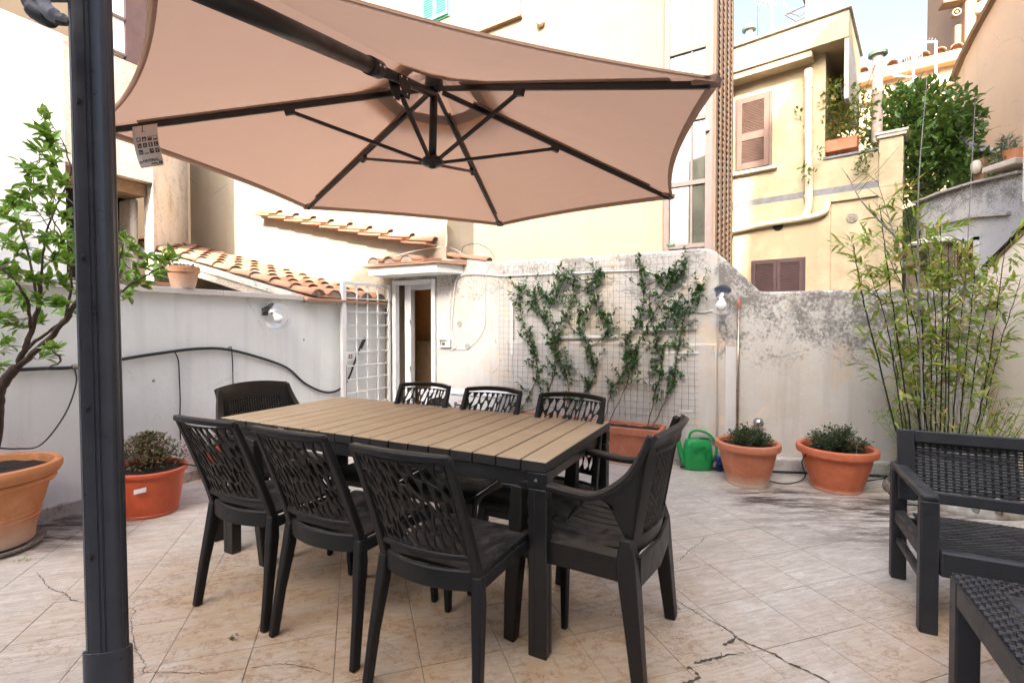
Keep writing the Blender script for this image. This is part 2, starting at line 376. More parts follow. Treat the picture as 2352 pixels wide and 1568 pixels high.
M['leaf_grey'] = leafmat('lavender_leaf', (.16, .19, .13), (.25, .28, .20), trans=.2)
M['succulent'] = leafmat('dry_succulent', (.22, .13, .11), (.34, .26, .21), (.16, .18, .09))

def canopy_mat(name, c, trans=.42):
    g = G(name); f = g.noise(g.map(g.pos, (1, 1, 1)), 420, 2, .5); big = g.noise(g.pos, 1.4, 4, .6)
    col = g.mix(g.rng(big, .3, .7), tuple(x * .93 for x in c), c); col = g.mix(g.math('MULTIPLY', f, .18), col, tuple(x * .7 for x in c))
    wr = g.noise(g.map(g.pos, (1, 1, 3)), 3.2, 4, .5, .5)
    g.bump(g.math('ADD', g.math('MULTIPLY', f, .05), wr), .5, .03); g.fin(col, .85, 0, .15)
    tr = g.node('ShaderNodeBsdfTranslucent'); g.set(tr.inputs[0], g.mix(.5, col, (.70, .42, .28)))
    mx = g.node('ShaderNodeMixShader'); mx.inputs[0].default_value = trans
    g.t.links.new(g.b.outputs[0], mx.inputs[1]); g.t.links.new(tr.outputs[0], mx.inputs[2]); g.t.links.new(mx.outputs[0], g.out.inputs[0])
    return g.m
M['canopy'] = canopy_mat('beige_canopy_cloth', (.44, .295, .21), .40)
M['canopy_hem'] = canopy_mat('taupe_hem_and_vent_shade', (.33, .225, .165), .2)
M['canopy_white'] = canopy_mat('white_canopy_cloth', (.75, .72, .68), .4)

def glass(name, tint=(1, 1, 1), refl=.12, rough=.02, dirt=0):
    g = G(name); g.t.nodes.remove(g.b)
    t = g.node('ShaderNodeBsdfTransparent'); t.inputs[0].default_value = (*tint, 1)
    gl = g.node('ShaderNodeBsdfGlossy'); gl.inputs[1].default_value = rough; gl.inputs[0].default_value = (1, 1, 1, 1)
    fr = g.node('ShaderNodeFresnel'); fr.inputs[0].default_value = 1.5
    f = g.math('MINIMUM', g.math('ADD', g.math('MULTIPLY', fr.outputs[0], .6), refl), .30)
    mx = g.node('ShaderNodeMixShader'); g.set(mx.inputs[0], f); g.t.links.new(t.outputs[0], mx.inputs[1]); g.t.links.new(gl.outputs[0], mx.inputs[2])
    last = mx
    if dirt:
        d = g.node('ShaderNodeBsdfDiffuse'); d.inputs[0].default_value = (.62, .60, .50, 1); m2 = g.node('ShaderNodeMixShader')
        g.set(m2.inputs[0], g.math('MULTIPLY', g.rng(g.noise(g.map(g.pos, (3, 3, .6)), 1.5, 5, .65), .35, .65, .3, 1), dirt))
        g.t.links.new(mx.outputs[0], m2.inputs[1]); g.t.links.new(d.outputs[0], m2.inputs[2]); last = m2
    g.t.links.new(last.outputs[0], g.out.inputs[0]); return g.m
M['globe'] = glass('clear_globe_glass', refl=.02)
M['pane'] = glass('dusty_window_glass', (.42, .50, .48), .10, .03, .10)

A17 = math.atan2(.304, .952)
def floor_mat():
    g = G('travertine_look_floor_tile'); r = g.rand(); p = g.pos
    rot = g.map(p, rot=(0, 0, -A17))
    off = g.node('ShaderNodeCombineXYZ'); g.set(off.inputs[0], g.math('MULTIPLY', r, 37)); g.set(off.inputs[1], g.math('MULTIPLY', r, 91))
    q = g.vmath('ADD', rot, off.outputs[0])
    st = g.noise(g.map(q, (2.4, 15, 1)), 1.0, 8, .74, .1); fine = g.noise(g.map(q, (10, 60, 1)), 1.0, 5, .7)
    pit = g.noise(g.map(q, (22, 75, 1)), 1.0, 3, .75)
    col = g.mix(g.rng(st, .30, .70), (.46, .415, .345), (.73, .695, .63))
    col = g.mix(g.math('MULTIPLY', g.rng(fine, .42, .62), .6), col, (.36, .30, .235))
    col = g.mix(g.math('MULTIPLY', g.rng(pit, .62, .70), .7), col, (.21, .165, .13))
    col = g.mix(g.math('MULTIPLY', g.math('SUBTRACT', r, .5), .25), col, (.50, .46, .42))
    s_big = g.noise(p, 1.1, 6, .65, .8); s_mid = g.noise(g.map(p, rot=(0, 0, .6), scale=(3.2, 6, 1)), 1.0, 6, .7, .7)
    grey = g.rng(s_big, .52, .70); col = g.mix(g.math('MULTIPLY', grey, .45), col, (.33, .30, .26))
    def blob(cx, cy, rx, ry, rz=0, edge=.55):
        d = g.vmath('LENGTH', g.map(g.vmath('SUBTRACT', p, (cx, cy, 0)), rot=(0, 0, -rz), scale=(1 / rx, 1 / ry, 0)))
        return g.math('MULTIPLY', g.math('SUBTRACT', g.math('SUBTRACT', 1.0, d), g.math('MULTIPLY', g.math('SUBTRACT', .62, s_mid), 2.0)), 1.5, clamp=True) if edge else d
    def soft(cx, cy, rx, ry, rz=0):
        d = g.vmath('LENGTH', g.map(g.vmath('SUBTRACT', p, (cx, cy, 0)), rot=(0, 0, -rz), scale=(1 / rx, 1 / ry, 0)))
        return g.rng(g.math('ADD', d, g.math('MULTIPLY', g.math('SUBTRACT', s_big, .5), 1.3)), 1.15, .35)
    zone = g.math('MAXIMUM', soft(-.70, 2.25, 1.6, 1.0, -.45), soft(-.1, 1.75, 1.2, .75, -.3))
    zone = g.math('MAXIMUM', zone, g.math('MULTIPLY', soft(1.85, 1.75, .95, .55, -.9), .85))
    zone = g.math('MAXIMUM', zone, g.math('MULTIPLY', soft(1.0, 1.3, .8, .4, .2), .6))
    fib = g.noise(g.map(p, rot=(0, 0, .3), scale=(5, 8, 1)), 1.0, 8, .75)
    col = g.mix(g.math('MULTIPLY', zone, g.rng(fib, .30, .68, .40, 1)), col, (.45, .29, .15))
    n2 = g.noise(g.map(p, rot=(0, 0, .5), scale=(1.5, 2.0, 1)), 1.5, 9, .70, .25)
    for lv, wd in ((.46, .012), (.56, .016)):
        ln = g.rng(g.math('ABSOLUTE', g.math('SUBTRACT', n2, lv)), wd, 0)
        col = g.mix(g.math('MULTIPLY', g.math('MULTIPLY', ln, g.rng(zone, .05, .6, .12, 1)), g.rng(fib, .35, .65, .25, .85)), col, (.22, .105, .045))
    blot = g.math('MULTIPLY', g.rng(n2, .60, .72), g.rng(zone, 0, .5, .15, .8)); col = g.mix(g.math('MULTIPLY', blot, .8), col, (.27, .145, .07))
    pale = g.math('MULTIPLY', g.rng(n2, .40, .30), .35); col = g.mix(pale, col, (.72, .67, .60))
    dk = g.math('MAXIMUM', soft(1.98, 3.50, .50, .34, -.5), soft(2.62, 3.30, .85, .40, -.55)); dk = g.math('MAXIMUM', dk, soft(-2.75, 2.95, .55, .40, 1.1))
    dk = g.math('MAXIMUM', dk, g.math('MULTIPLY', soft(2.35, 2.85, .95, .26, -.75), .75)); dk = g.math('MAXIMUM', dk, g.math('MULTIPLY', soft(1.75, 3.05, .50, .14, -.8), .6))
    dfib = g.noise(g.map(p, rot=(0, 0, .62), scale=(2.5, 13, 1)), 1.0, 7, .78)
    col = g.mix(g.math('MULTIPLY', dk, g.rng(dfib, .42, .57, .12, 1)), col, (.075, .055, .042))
    orange = g.math('MULTIPLY', g.rng(g.noise(g.map(p, loc=(4, 7, 0)), 2.6, 5, .7, .6), .64, .74), .45); col = g.mix(orange, col, (.40, .20, .10))
    g.bump(g.math('SUBTRACT', g.math('ADD', g.math('MULTIPLY', st, .4), g.math('MULTIPLY', fine, .5)), g.math('MULTIPLY', g.rng(pit, .62, .70), .5)), .35, .004)
    return g.fin(col, g.rng(st, .3, .7, .42, .62), 0, .4)
M['floor'] = floor_mat()
M['grout'] = simple('grout', (.30, .235, .18), .95, .35, 8)
M['crack'] = simple('crack_dirt', (.11, .09, .068), .95, .5, 40)
M['ground'] = simple('courtyard_ground', (.16, .15, .13), .95, .4, .6)
# ============================================================ THE SETTING
D2 = (.453, .891); D1 = (-.891, .453)
P1 = Plane((-3.01, 3.06), D2, (.891, -.453))          # low white wall on the left
PM = Plane((1.435, 4.42), (.891, -.453), (-.453, -.891))   # wall with door and wire mesh
PR = Plane((1.80, 4.255), (1.4, -.235), (-.165, -.986))    # low mouldy wall on the right
PH = Plane((3.93, 3.98), (-.2, -.98), (-.98, .2))     # cream outhouse wall far right
PB = Plane((-1.548, 5.936), D1, (-.453, -.891))         # sunlit white house wall
PE = Plane((-4.417, 6.03), (-.453, -.891), (.891, -.453))     # wall with the deep window on the left
PC = Plane((2.60, 8.16), (-.846, .534), (-.534, -.846))    # cream facade behind
PT = Plane((3.084, 7.5), (-.846, .534), (-.534, -.846))    # glazed front of the lift tower
PD = Plane((4.608, 9.0), (.764, -.646), (-.646, -.764))    # yellow facade with shutters
PG = Plane((6.6, 9.2), (0, -1), (-1, 0))              # grey wall on the right
PF = Plane((8.2, 11), (0, -1), (-1, 0))             # peach gable wall

def S(pl, x, y=745, off=0): return pl.sz(x, y, off)[0]
def Z(pl, x, y, off=0): return pl.sz(x, y, off)[1]
def boxpl(mb, pl, s0, s1, z0, z1, n0, n1): return mb.prism(pl, [(s0, z0), (s1, z0), (s1, z1), (s0, z1)], n0, n1)

g_ = MB(); g_.add([(-400, -400, -4), (400, -400, -4), (400, 400, -4), (-400, 400, -4)], [(0, 1, 2, 3)])
g_.build('ground', M['ground'], kind='structure')

# ---- terrace floor: slab and tiles laid one by one
fl = MB(); fo = [(-8.6, -7.2), (6.2, -7.2), (4.35, 4.3), (2.0, 4.6), (-1.75, 6.4)]
fl.add([(x, y, -.0035) for x, y in fo] + [(x, y, -.3) for x, y in fo], [(0, 1, 2, 3, 4), (9, 8, 7, 6, 5)] + [(i, i + 5, (i + 1) % 5 + 5, (i + 1) % 5) for i in range(5)])
floor = fl.build('terrace_floor', M['grout'], kind='structure')
TS = .305; e1 = Vector((.952, .304, 0)); e2 = Vector((-.304, .952, 0)); T0 = Vector((1.319, 2.611, 0))
tb = MB(); a = TS / 2 - .0008; b = a - .0009
tb.hexa([(-a, -a, -.010), (a, -a, -.010), (a, a, -.010), (-a, a, -.010), (-b, -b, 0), (b, -b, 0), (b, b, 0), (-b, b, 0)])
# the four side faces start lower than the arris
tile_me = tb.mesh('floor_tile', M['floor']); fixn(tile_me)
def inpoly(p, poly):
    c = False; j = len(poly) - 1
    for i in range(len(poly)):
        if (poly[i][1] > p[1]) != (poly[j][1] > p[1]) and p[0] < (poly[j][0] - poly[i][0]) * (p[1] - poly[i][1]) / (poly[j][1] - poly[i][1]) + poly[i][0]: c = not c
        j = i
    return c
rest = MB(); cand = []
fp = [(-8.5, -7.1), (6.1, -7.1), (4.3, 4.25), (2.0, 4.55), (-1.75, 6.35)]
for i in range(-36, 31):
    for j in range(-40, 31):
        c = T0 + e1 * (i + .5) * TS + e2 * (j + .5) * TS
        if not inpoly(c, fp): continue
        d = c.y; vis = d > 1.35 and abs(c.x) < 1.12 * d + .25
        cand.append((0 if vis else 1, c.length, c))
cand.sort(key=lambda t: (t[0], t[1]))
for k, (hid, _, c) in enumerate(cand):
    rz = A17 + rnd.choice((0, 0, 0, math.pi)); z = rnd.uniform(-.0008, .0008)
    if k < 300 and not hid:
        o = bpy.data.objects.new('floor_tile', tile_me); COL.objects.link(o); o.parent = floor
        o.location = (c.x, c.y, z); o.rotation_euler = (rnd.uniform(-.002, .002), rnd.uniform(-.002, .002), rz)
    else:
        rest.hexa([c + e1 * u * a + e2 * v * a + Vector((0, 0, -.010)) for u, v in ((-1, -1), (1, -1), (1, 1), (-1, 1))] +
                  [c + e1 * u * b + e2 * v * b + Vector((0, 0, z)) for u, v in ((-1, -1), (1, -1), (1, 1), (-1, 1))])
if rest.v: rest.build('floor_tiles_beyond', M['floor'], floor, kind='stuff')
def crA(cx, cy): return ((2596 + cx / 1.568) / 1.7415, (1731 + cy / 1.568) / 1.7415)
def crB(cx, cy): return (cx / 1.568 / 1.7415, (1731 + cy / 1.568) / 1.7415)
cracks = [(crA, [(355, 645), (320, 690), (240, 745), (200, 790), (110, 835), (92, 875), (70, 912)], .006),
          (crA, [(75, 985), (165, 1040), (265, 1105), (390, 1180), (475, 1215), (560, 1285)], .006),
          (crA, [(560, 1285), (620, 1320), (700, 1348), (790, 1385), (870, 1440), (960, 1475), (1060, 1525), (1140, 1568)], .013),
          (crA, [(545, 1270), (530, 1300), (470, 1328)], .020), (crA, [(450, 1375), (458, 1398), (385, 1415), (285, 1442)], .016),
          (crA, [(458, 1398), (520, 1385), (592, 1375)], .008), (crA, [(245, 1462), (290, 1495), (315, 1530), (270, 1555), (215, 1575)], .018),
          (crB, [(225, 870), (260, 905), (290, 950), (320, 978), (410, 1002), (450, 1045), (520, 1062)], .005),
          (crB, [(780, 1102), (835, 1095), (860, 1078), (950, 1062), (1050, 1045), (1180, 1010), (1330, 950), (1420, 925)], .004),
          (crB, [(835, 1095), (848, 1118), (820, 1160), (830, 1240), (848, 1360), (880, 1400), (912, 1450), (900, 1500), (815, 1550)], .004),
          (crB, [(900, 1500), (1020, 1495), (1180, 1502), (1330, 1500), (1500, 1480), (1740, 1445), (1850, 1452), (1960, 1475), (2070, 1510)], .004)]
for fn, pts, wd in cracks:
    P = [onz(*fn(*p), .0022) for p in pts]; Q = []
    for i in range(len(P) - 1):
        n = max(2, int((P[i + 1] - P[i]).length / .009))
        Q += [P[i].lerp(P[i + 1], k / n) for k in range(n)]
    Q.append(P[-1]); cm = MB(); vs = []
    for i, q in enumerate(Q):
        t = (Q[min(i + 1, len(Q) - 1)] - Q[max(i - 1, 0)]).normalized(); n = Vector((-t.y, t.x, 0)); q = q + n * rnd.uniform(-.0035, .0035)
        h = wd * .34 * rnd.uniform(.15, 1.4); vs += [q + n * h, q - n * h, ]
    cm.add(vs, [(2 * i, 2 * i + 1, 2 * i + 3, 2 * i + 2) for i in range(len(Q) - 1)])
    cm.build('crack', M['crack'], floor)
lm = MB()        # crumbs and dead leaves on the floor
for (x, y) in [(1402, 1416), (538, 1463), (1370, 1370), (872, 1478), (640, 1418), (1240, 1310), (1560, 1395), (812, 1525), (1660, 1440), (1450, 1330)]:
    c = onz(x, y, .004)
    for _ in range(4 if x != 538 else 12):
        a = rnd.uniform(0, 6.3); q = c + Vector((rnd.gauss(0, .010), rnd.gauss(0, .010), rnd.uniform(0, .006))); r_ = rnd.uniform(.004, .011)
        lm.add([q + Vector((math.cos(a), math.sin(a), 0)) * r_, q + Vector((-math.sin(a), math.cos(a), .2)) * r_ * .5, q - Vector((math.cos(a), math.sin(a), -.3)) * r_, q + Vector((math.sin(a), -math.cos(a), .1)) * r_ * .5], [(0, 1, 2, 3)])
lm.build('fallen_leaf_crumbs', M['leaf_dry'], kind='stuff', fix=False)

# ---- left white wall with stone coping and plinth
sE = 3.228
wl = empty('low_white_wall', P1.at(0, 0), label='low white limewashed terrace wall behind the citrus tree and the pots', cat='wall')
def child(mb, name, mats, root, **k):
    o = mb.build(name, mats, None, **k); o.parent = root; o.matrix_parent_inverse = Matrix.Translation(root.location).inverted(); return o
child(boxpl(MB(), P1, -11.4, sE, -.05, 1.49, -.25, 0), 'masonry', M['white_wall'], wl)
sK = S(P1, 692)
k = 0; s0 = -11.4
for s1 in (-5.2, -3.4, -1.4, .35, 1.2, sK):
    child(boxpl(MB(), P1, s0 + .002, s1 - .002, 1.49, 1.538, -.30, .045), 'coping_stone', M['travertine'], wl, bevel=.004); s0 = s1
child(boxpl(MB(), P1, -11.4, sE - .2, -.02, .085, 0, .035), 'plinth', M['concrete'], wl, bevel=.006)

# ---- wall with the door opening and the wire mesh
wm = empty('terrace_back_wall', PM.at(0, 0), label='old stained plaster wall with the doorway and the wire mesh, top sloping down at right', cat='wall')
dl, dr = S(PM, 903), S(PM, 1001); dtop = Z(PM, 1001, 638)
top = [(S(PM, x), Z(PM, x, y)) for x, y in [(1651, 584), (1645, 578), (1630, 572), (1608, 569), (1520, 577), (1400, 584), (1300, 590), (1200, 597), (1148, 601), (1100, 598), (1045, 596), (1008, 592)]]
poly = [(dr, -.05), (S(PM, 1651), -.05)] + top + [(dr, top[-1][1])]
child(MB().prism(PM, poly, -.26, 0), 'masonry', M['mesh_wall'], wm, bevel=.022)
child(boxpl(MB(), PM, dl - .002, dr, dtop, top[-1][1] - .004, -.26, -.002), 'lintel', M['mesh_wall'], wm)
child(boxpl(MB(), PM, S(PM, 868), dl, -.05, top[-1][1] - .004, -.26, -.004), 'masonry', M['house_wall'], wm)
lz = Z(PM, 1648, 790)
child(boxpl(MB(), PM, S(PM, 1165), S(PM, 1648), -.05, lz, -.01, .028), 'lower_render_band', M['mesh_wall'], wm, bevel=.01)
child(boxpl(MB(), PM, S(PM, 1060), S(PM, 1651), -.02, .05, -.01, .06), 'plinth', M['concrete'], wm, bevel=.01)

# ---- low right wall
wr = empty('low_mouldy_wall', PR.at(0, 0), label='low plaster wall stained with black mould behind the two round shrub pots', cat='wall')
sr = S(PR, 2275)
ptop = [(sr, 1.545)] + [(sr + (S(PR, 1760) - sr) * i / 7, 1.535 + rnd.uniform(-.006, .008)) for i in range(1, 8)] + [(S(PR, x), Z(PR, x, y)) for x, y in ((1745, 668), (1722, 646), (1690, 616), (1662, 592), (1646, 579))]
child(boxpl(MB(), PR, .06, S(PR, 1697), 0, 1.06, 0, .010), 'smooth_patch', M['pale_patch'], wr)
child(MB().prism(PR, [(S(PR, 1646), -.05), (sr, -.05)] + ptop, -.255, .004), 'masonry', M['right_wall'], wr, bevel=.02)
child(boxpl(MB(), PR, S(PR, 1700), sr, -.02, .12, 0, .05), 'plinth', M['concrete'], wr, bevel=.02)

# ---- cream outhouse wall, far right
wh = empty('cream_outhouse', PH.at(0, 0), label='cream outhouse wall with a dark sloping verge at the right edge', cat='outhouse')
hz = Z(PH, 2268, 606)
hs = (Z(PH, 2352, 536) - hz) / S(PH, 2352)
child(MB().prism(PH, [(-.25, -.05), (2.6, -.05), (2.6, hz + 2.6 * hs), (-.25, hz - .25 * hs)], -.3, 0), 'wall', M['outhouse'], wh)
vb = MB(); vb.bar([PH.at(-.05, hz - .05 * hs + .012, -.12), PH.at(2.65, hz + 2.65 * hs + .012, -.12)], .28, .014, up=(0, 0, 1)); child(vb, 'verge_board', M['brown_trim'], wh)
vb = MB(); vb.bar([PH.at(-.08, hz - .08 * hs + .028, -.12), PH.at(2.68, hz + 2.68 * hs + .028, -.12)], .32, .010, up=(0, 0, 1)); child(vb, 'roof_edge', M['void'], wh)

# ---- tile pieces
def barrel(name='roof_tile', L=.40, r0=.085, r1=.068, th=.011, h=.78, n=9):
    mb = MB(); vs = []
    for k, (y, r) in enumerate(((0, r0), (L, r1))):
        for rr in (r, r - th):
            vs += [(rr * math.cos(math.pi * i / n), y, rr * h * math.sin(math.pi * i / n)) for i in range(n + 1)]
    m = n + 1; fs = []
    for i in range(n):
        fs += [(i, i + 1, 2 * m + i + 1, 2 * m + i), (m + i + 1, m + i, 3 * m + i, 3 * m + i + 1), (i + 1, i, m + i, m + i + 1), (2 * m + i, 2 * m + i + 1, 3 * m + i + 1, 3 * m + i)]
    fs += [(0, 2 * m, 3 * m, m), (n, m + n, 3 * m + n, 2 * m + n)]
    mb.add(vs, fs); me = mb.mesh(name, M['rooftile'], True); fixn(me); return me
barrel_me = barrel()
pan = MB(); pan.hexa([(-.115, 0, 0), (.115, 0, 0), (.105, .40, 0), (-.105, .40, 0), (-.115, 0, .014), (.115, 0, .014), (.105, .40, .014), (-.105, .40, .014)])
pan.box((-.112, .19, .02), (.014, .36, .03)); pan.box((.112, .19, .02), (.014, .36, .03)); pan_me = pan.mesh('pan_tile', M['rooftile']); fixn(pan_me)
plug = MB(); pn = 8; pr_ = .072
plug.add([(pr_ * math.cos(math.pi * i / pn), 0, pr_ * .76 * math.sin(math.pi * i / pn)) for i in range(pn + 1)] + [(pr_ * math.cos(math.pi * i / pn), .05, pr_ * .76 * math.sin(math.pi * i / pn)) for i in range(pn + 1)],
         [tuple(range(pn + 1)), tuple(range(2 * pn + 1, pn, -1))] + [(i, i + 1, i + pn + 2, i + pn + 1) for i in range(pn)]); plug_me = plug.mesh('mortar_plug', M['mortar']); fixn(plug_me)
def place(me, name, parent, Mx):
    o = bpy.data.objects.new(name, me); COL.objects.link(o); o.parent = parent; o.matrix_parent_inverse = Matrix.Translation(parent.location).inverted(); o.matrix_world = Mx
    o.matrix_basis = Mx; return o
def tile_field(root, O, u, s, slope, cols, rows, pitch=.225, step=.33, jit=.004, plugs=True, pans=True):
    """u: along the eave, s: horizontal upslope; both unit"""
    u = Vector((*u, 0)).normalized(); s = Vector((*s, 0)).normalized(); up = (s + Vector((0, 0, slope))).normalized(); nn = u.cross(up)
    if nn.z < 0: nn = -nn
    for c in range(cols):
        for r_ in range(rows):
            tilt = .045; y = (up + nn * -tilt).normalized(); x = u * (1 if u.cross(y).dot(nn) > 0 else -1); z = x.cross(y)
            base = O + u * (c + .5) * pitch + up * (r_ * step)
            if pans: place(pan_me, 'pan_tile', root, frame(base + u * pitch * .5 + nn * (.022 + rnd.uniform(0, .003)), x, y, z))
            place(barrel_me, 'roof_tile', root, frame(base + nn * (.042 + rnd.uniform(0, jit)) + u * rnd.uniform(-jit, jit) * 1.5 + up * rnd.uniform(-.012, .012), x, y, z))
        if plugs: place(plug_me, 'mortar_plug', root, frame(O + u * (c + .5) * pitch + up * .012 + nn * .036, x, y, z))
# roof A: long lean-to roof behind the white wall
Oa = P1.at(sK + .02, 1.505, .075)
ra = empty('lean_to_tile_roof', Oa, label='long terracotta tile lean-to roof sloping down to the low white wall', cat='roof')
wA = sE + .12 - sK; uA = Vector((*D2, 0)); sA = Vector((*D1, 0)); LA = 4.0; SL = .235
dk = MB(); dk.hexa([Oa + uA * a + sA * b + Vector((0, 0, SL * b + c)) for c in (-.05, .012) for a, b in ((0, 0), (wA, 0), (wA, LA), (0, LA))])
child(dk, 'roof_deck', M['concrete'], ra)
child(MB().hexa([Oa + uA * a + sA * b + Vector((0, 0, SL * b + c)) for c in (-.14, -.052) for a, b in ((.02, .25), (.16, .25), (.16, LA), (.02, LA))]), 'verge_beam', M['mortar'], ra)
child(MB().hexa([Oa + uA * a + sA * b + Vector((0, 0, SL * b + c)) for c in (-.012, .014) for a, b in ((-.03, -.03), (wA, -.03), (wA, .20), (-.03, .20))]), 'eaves_tile', M['rooftile'], ra)
tile_field(ra, Oa + Vector((0, 0, .0)), D2, D1, SL, 5, 12)
# sunlit house wall B, wall E with the window, coping tiles on B
hb = empty('white_house', PB.at(0, 0), label='sunlit white plastered house with a deep recessed window behind the tile roof', cat='house')
sBr = S(PB, 1025); sEc = (Vector((-4.9, 7.4, 0)) - PB.P).dot(PB.d)
child(boxpl(MB(), PB, .0, sEc + .3, -4, 4.2, -.6, 0), 'wall', M['house_wall'], hb)
child(boxpl(MB(), PB, sBr, -.001, 1.945, 4.2, -.6, -.001), 'wall', M['house_wall'], hb)
# window recess in E
x0, z0 = PE.sz(351, 403); x1 = PE.sz(150, 400)[0]; zt = PE.sz(351, 420)[1]
zlow = 1.2
child(boxpl(MB(), PE, 0, x0, -4, 4.35, -.2, 0), 'wall', M['stained_wall'], hb)
wg_ = MB(); fq = [(-4.417, 6.03), (-4.62, 6.2), (-5.5, 7.5), (-4.9, 7.41)]
wg_.add([(x, y, z) for z in (-4, 4.35) for x, y in fq], [(0, 1, 2, 3), (7, 6, 5, 4)] + [(i, i + 4, (i + 1) % 4 + 4, (i + 1) % 4) for i in range(4)]); child(wg_, 'pier', M['stained_wall'], hb)
child(boxpl(MB(), PE, x1, 15, -4, 4.35, -.7, 0), 'wall', M['white_wall'], hb)
child(boxpl(MB(), PE, x0, x1, zt, 4.35, -.7, -.001), 'wall', M['stained_wall'], hb)
child(boxpl(MB(), PE, x0, x1, -4, zlow, -.7, -.001), 'wall', M['stained_wall'], hb)
wn = child(boxpl(MB(), PE, x0, x1, zlow, zt, -.72, -.62), 'window', M['void'], hb)
child(boxpl(MB(), PE, x0 + .01, x1, zt - .16, zt - .002, -.5, -.12), 'timber_lintel', M['brown_trim'], hb, bevel=.01)
child(boxpl(MB(), PE, x0 + .01, x0 + .10, zlow, zt - .17, -.60, -.30), 'window_jamb', M['stained_wall'], hb, bevel=.03)
# facade beyond wall E with a white window and brown shutter
PI = Plane(PE.at(0, 0, -2.2)[:2], PE.d[:2], PE.n[:2])
hi = empty('cream_house_far_left', PI.at(0, 0), label='weathered cream house rising above the white wall at top left', cat='house')
child(boxpl(MB(), PI, -2.5, 7, -4, 9.5, -.5, 0), 'wall', M['cream'], hi)
wa, wb_ = S(PI, 291), S(PI, 255); za = Z(PI, 270, 128)
wf = child(boxpl(MB(), PI, wa, wb_, za, za + 1.7, 0, .05), 'window', M['white_metal'], hi)
for q in (.0, .55, 1.1, 1.66): child(boxpl(MB(), PI, wa, wb_, za + q, za + q + .04, .051, .075), 'window_bar', M['lift_frame'], hi)
child(boxpl(MB(), PI, wa - .30, wa - .01, za - .05, za + 1.8, 0, .07), 'shutter', M['shutter'], hi)
# coping tile row on wall B
a0, zz0 = PB.sz(1003, 566); a1, zz1 = PB.sz(612, 494)
rr = empty('coping_tile_row', PB.at(a0, zz0), label='single stepped row of orange coping tiles running down the sunlit wall', cat='tile row')
nT = 9
dirv = (PB.at(a1, zz1) - PB.at(a0, zz0)); Lr = dirv.length; dirv.normalize(); out = Vector((*PB.n[:2], 0)); nn = out.cross(dirv); nn = nn if nn.z > 0 else -nn
for i in range(nT):
    base = PB.at(a0, zz0) + dirv * (Lr * i / nT) + out * .02 + nn * .01
    y = (dirv - nn * .09).normalized(); x = out * (1 if out.cross(y).z > 0 else -1); x = (x - y * x.dot(y)).normalized(); z = x.cross(y)
    t = place(barrel_me, 'roof_tile', rr, frame(base + nn * .03, x * 1.0, y * 1.1, z))
    fl_ = MB(); o0 = base; Lf = Lr / nT * 1.12
    fl_.hexa([o0 + out * p + y * q + z * c for c in (-.012, .008) for p, q in ((-.02, 0), (.19, 0), (.17, Lf), (-.02, Lf))]); child(fl_, 'pan_tile', M['rooftile'], rr)
# little fragment of tiles on the cream facade corner
# ---- canopy over the door
zc = Z(PM, 846, 615, .30); zc2 = Z(PM, 846, 634, .30)
ca = empty('door_canopy', PM.at(S(PM, 930, 600, .3), zc), label='small white canopy topped with three terracotta barrel tiles over the doorway', cat='canopy')
sL, sR = S(PM, 846, 620, .30), S(PM, 1003, 610, .30)
sl = MB(); V = [(sL, .30), (sR, .30), (sR + .14, 0.0), (sL, 0.0)]
sl.add([PM.at(a, zc2, n) for a, n in V] + [PM.at(a, zc, n) for a, n in V], [(3, 2, 1, 0), (4, 5, 6, 7), (0, 1, 5, 4), (1, 2, 6, 5), (2, 3, 7, 6), (3, 0, 4, 7)])
child(sl, 'canopy_slab', M['white_wall'], ca, bevel=.006)
V = [(sL - .06, .335), (sR + .02, .335), (sR + .20, -.02), (sL - .06, -.02)]
et = MB(); et.add([PM.at(a, zc + .002, n) for a, n in V] + [PM.at(a, zc + .018 + (.045 if n < .1 else 0), n) for a, n in V], [(3, 2, 1, 0), (4, 5, 6, 7), (0, 1, 5, 4), (1, 2, 6, 5), (2, 3, 7, 6), (3, 0, 4, 7)])
child(et, 'eaves_tile', M['rooftile'], ca)
tile_field(ca, PM.at(sL - .01, zc + .0, .335), tuple(PM.d[:2]), tuple((-PM.n)[:2]), .16, 3, 1, pitch=.235)
cs = [(1000, 578, 1066, 592), (1062, 588, 1125, 599)]
for (xa, ya, xb, yb) in cs:
    A = PM.px(xb, yb, -.08); B = PM.px(xa, ya, -.08); y = (B - A).normalized(); x = Vector((*PM.n[:2], 0)); x = -x if x.cross(y).z < 0 else x; z = x.cross(y)
    t = place(barrel_me, 'roof_tile', ca, frame(A - z * .02, x * .95, y, z * .9))
# ---- tile fragment at cream facade's foot
fg = empty('tile_stub', PB.at(sBr - .05, 2.2, -.3), label='short stub of old yellowish tiles at the corner of the cream facade', cat='tile row')
for i in range(3):
    b0 = PB.px(1040 + i * 9, 556 + i * 2.5, -.5); y = Vector((*(-PB.d)[:2], .25)).normalized(); x = Vector((*PB.n[:2], 0)); x = -x if x.cross(-y).z < 0 else x
    place(barrel_me, 'roof_tile', fg, frame(b0, x * .8, -y * .6, x.cross(-y) * .8))

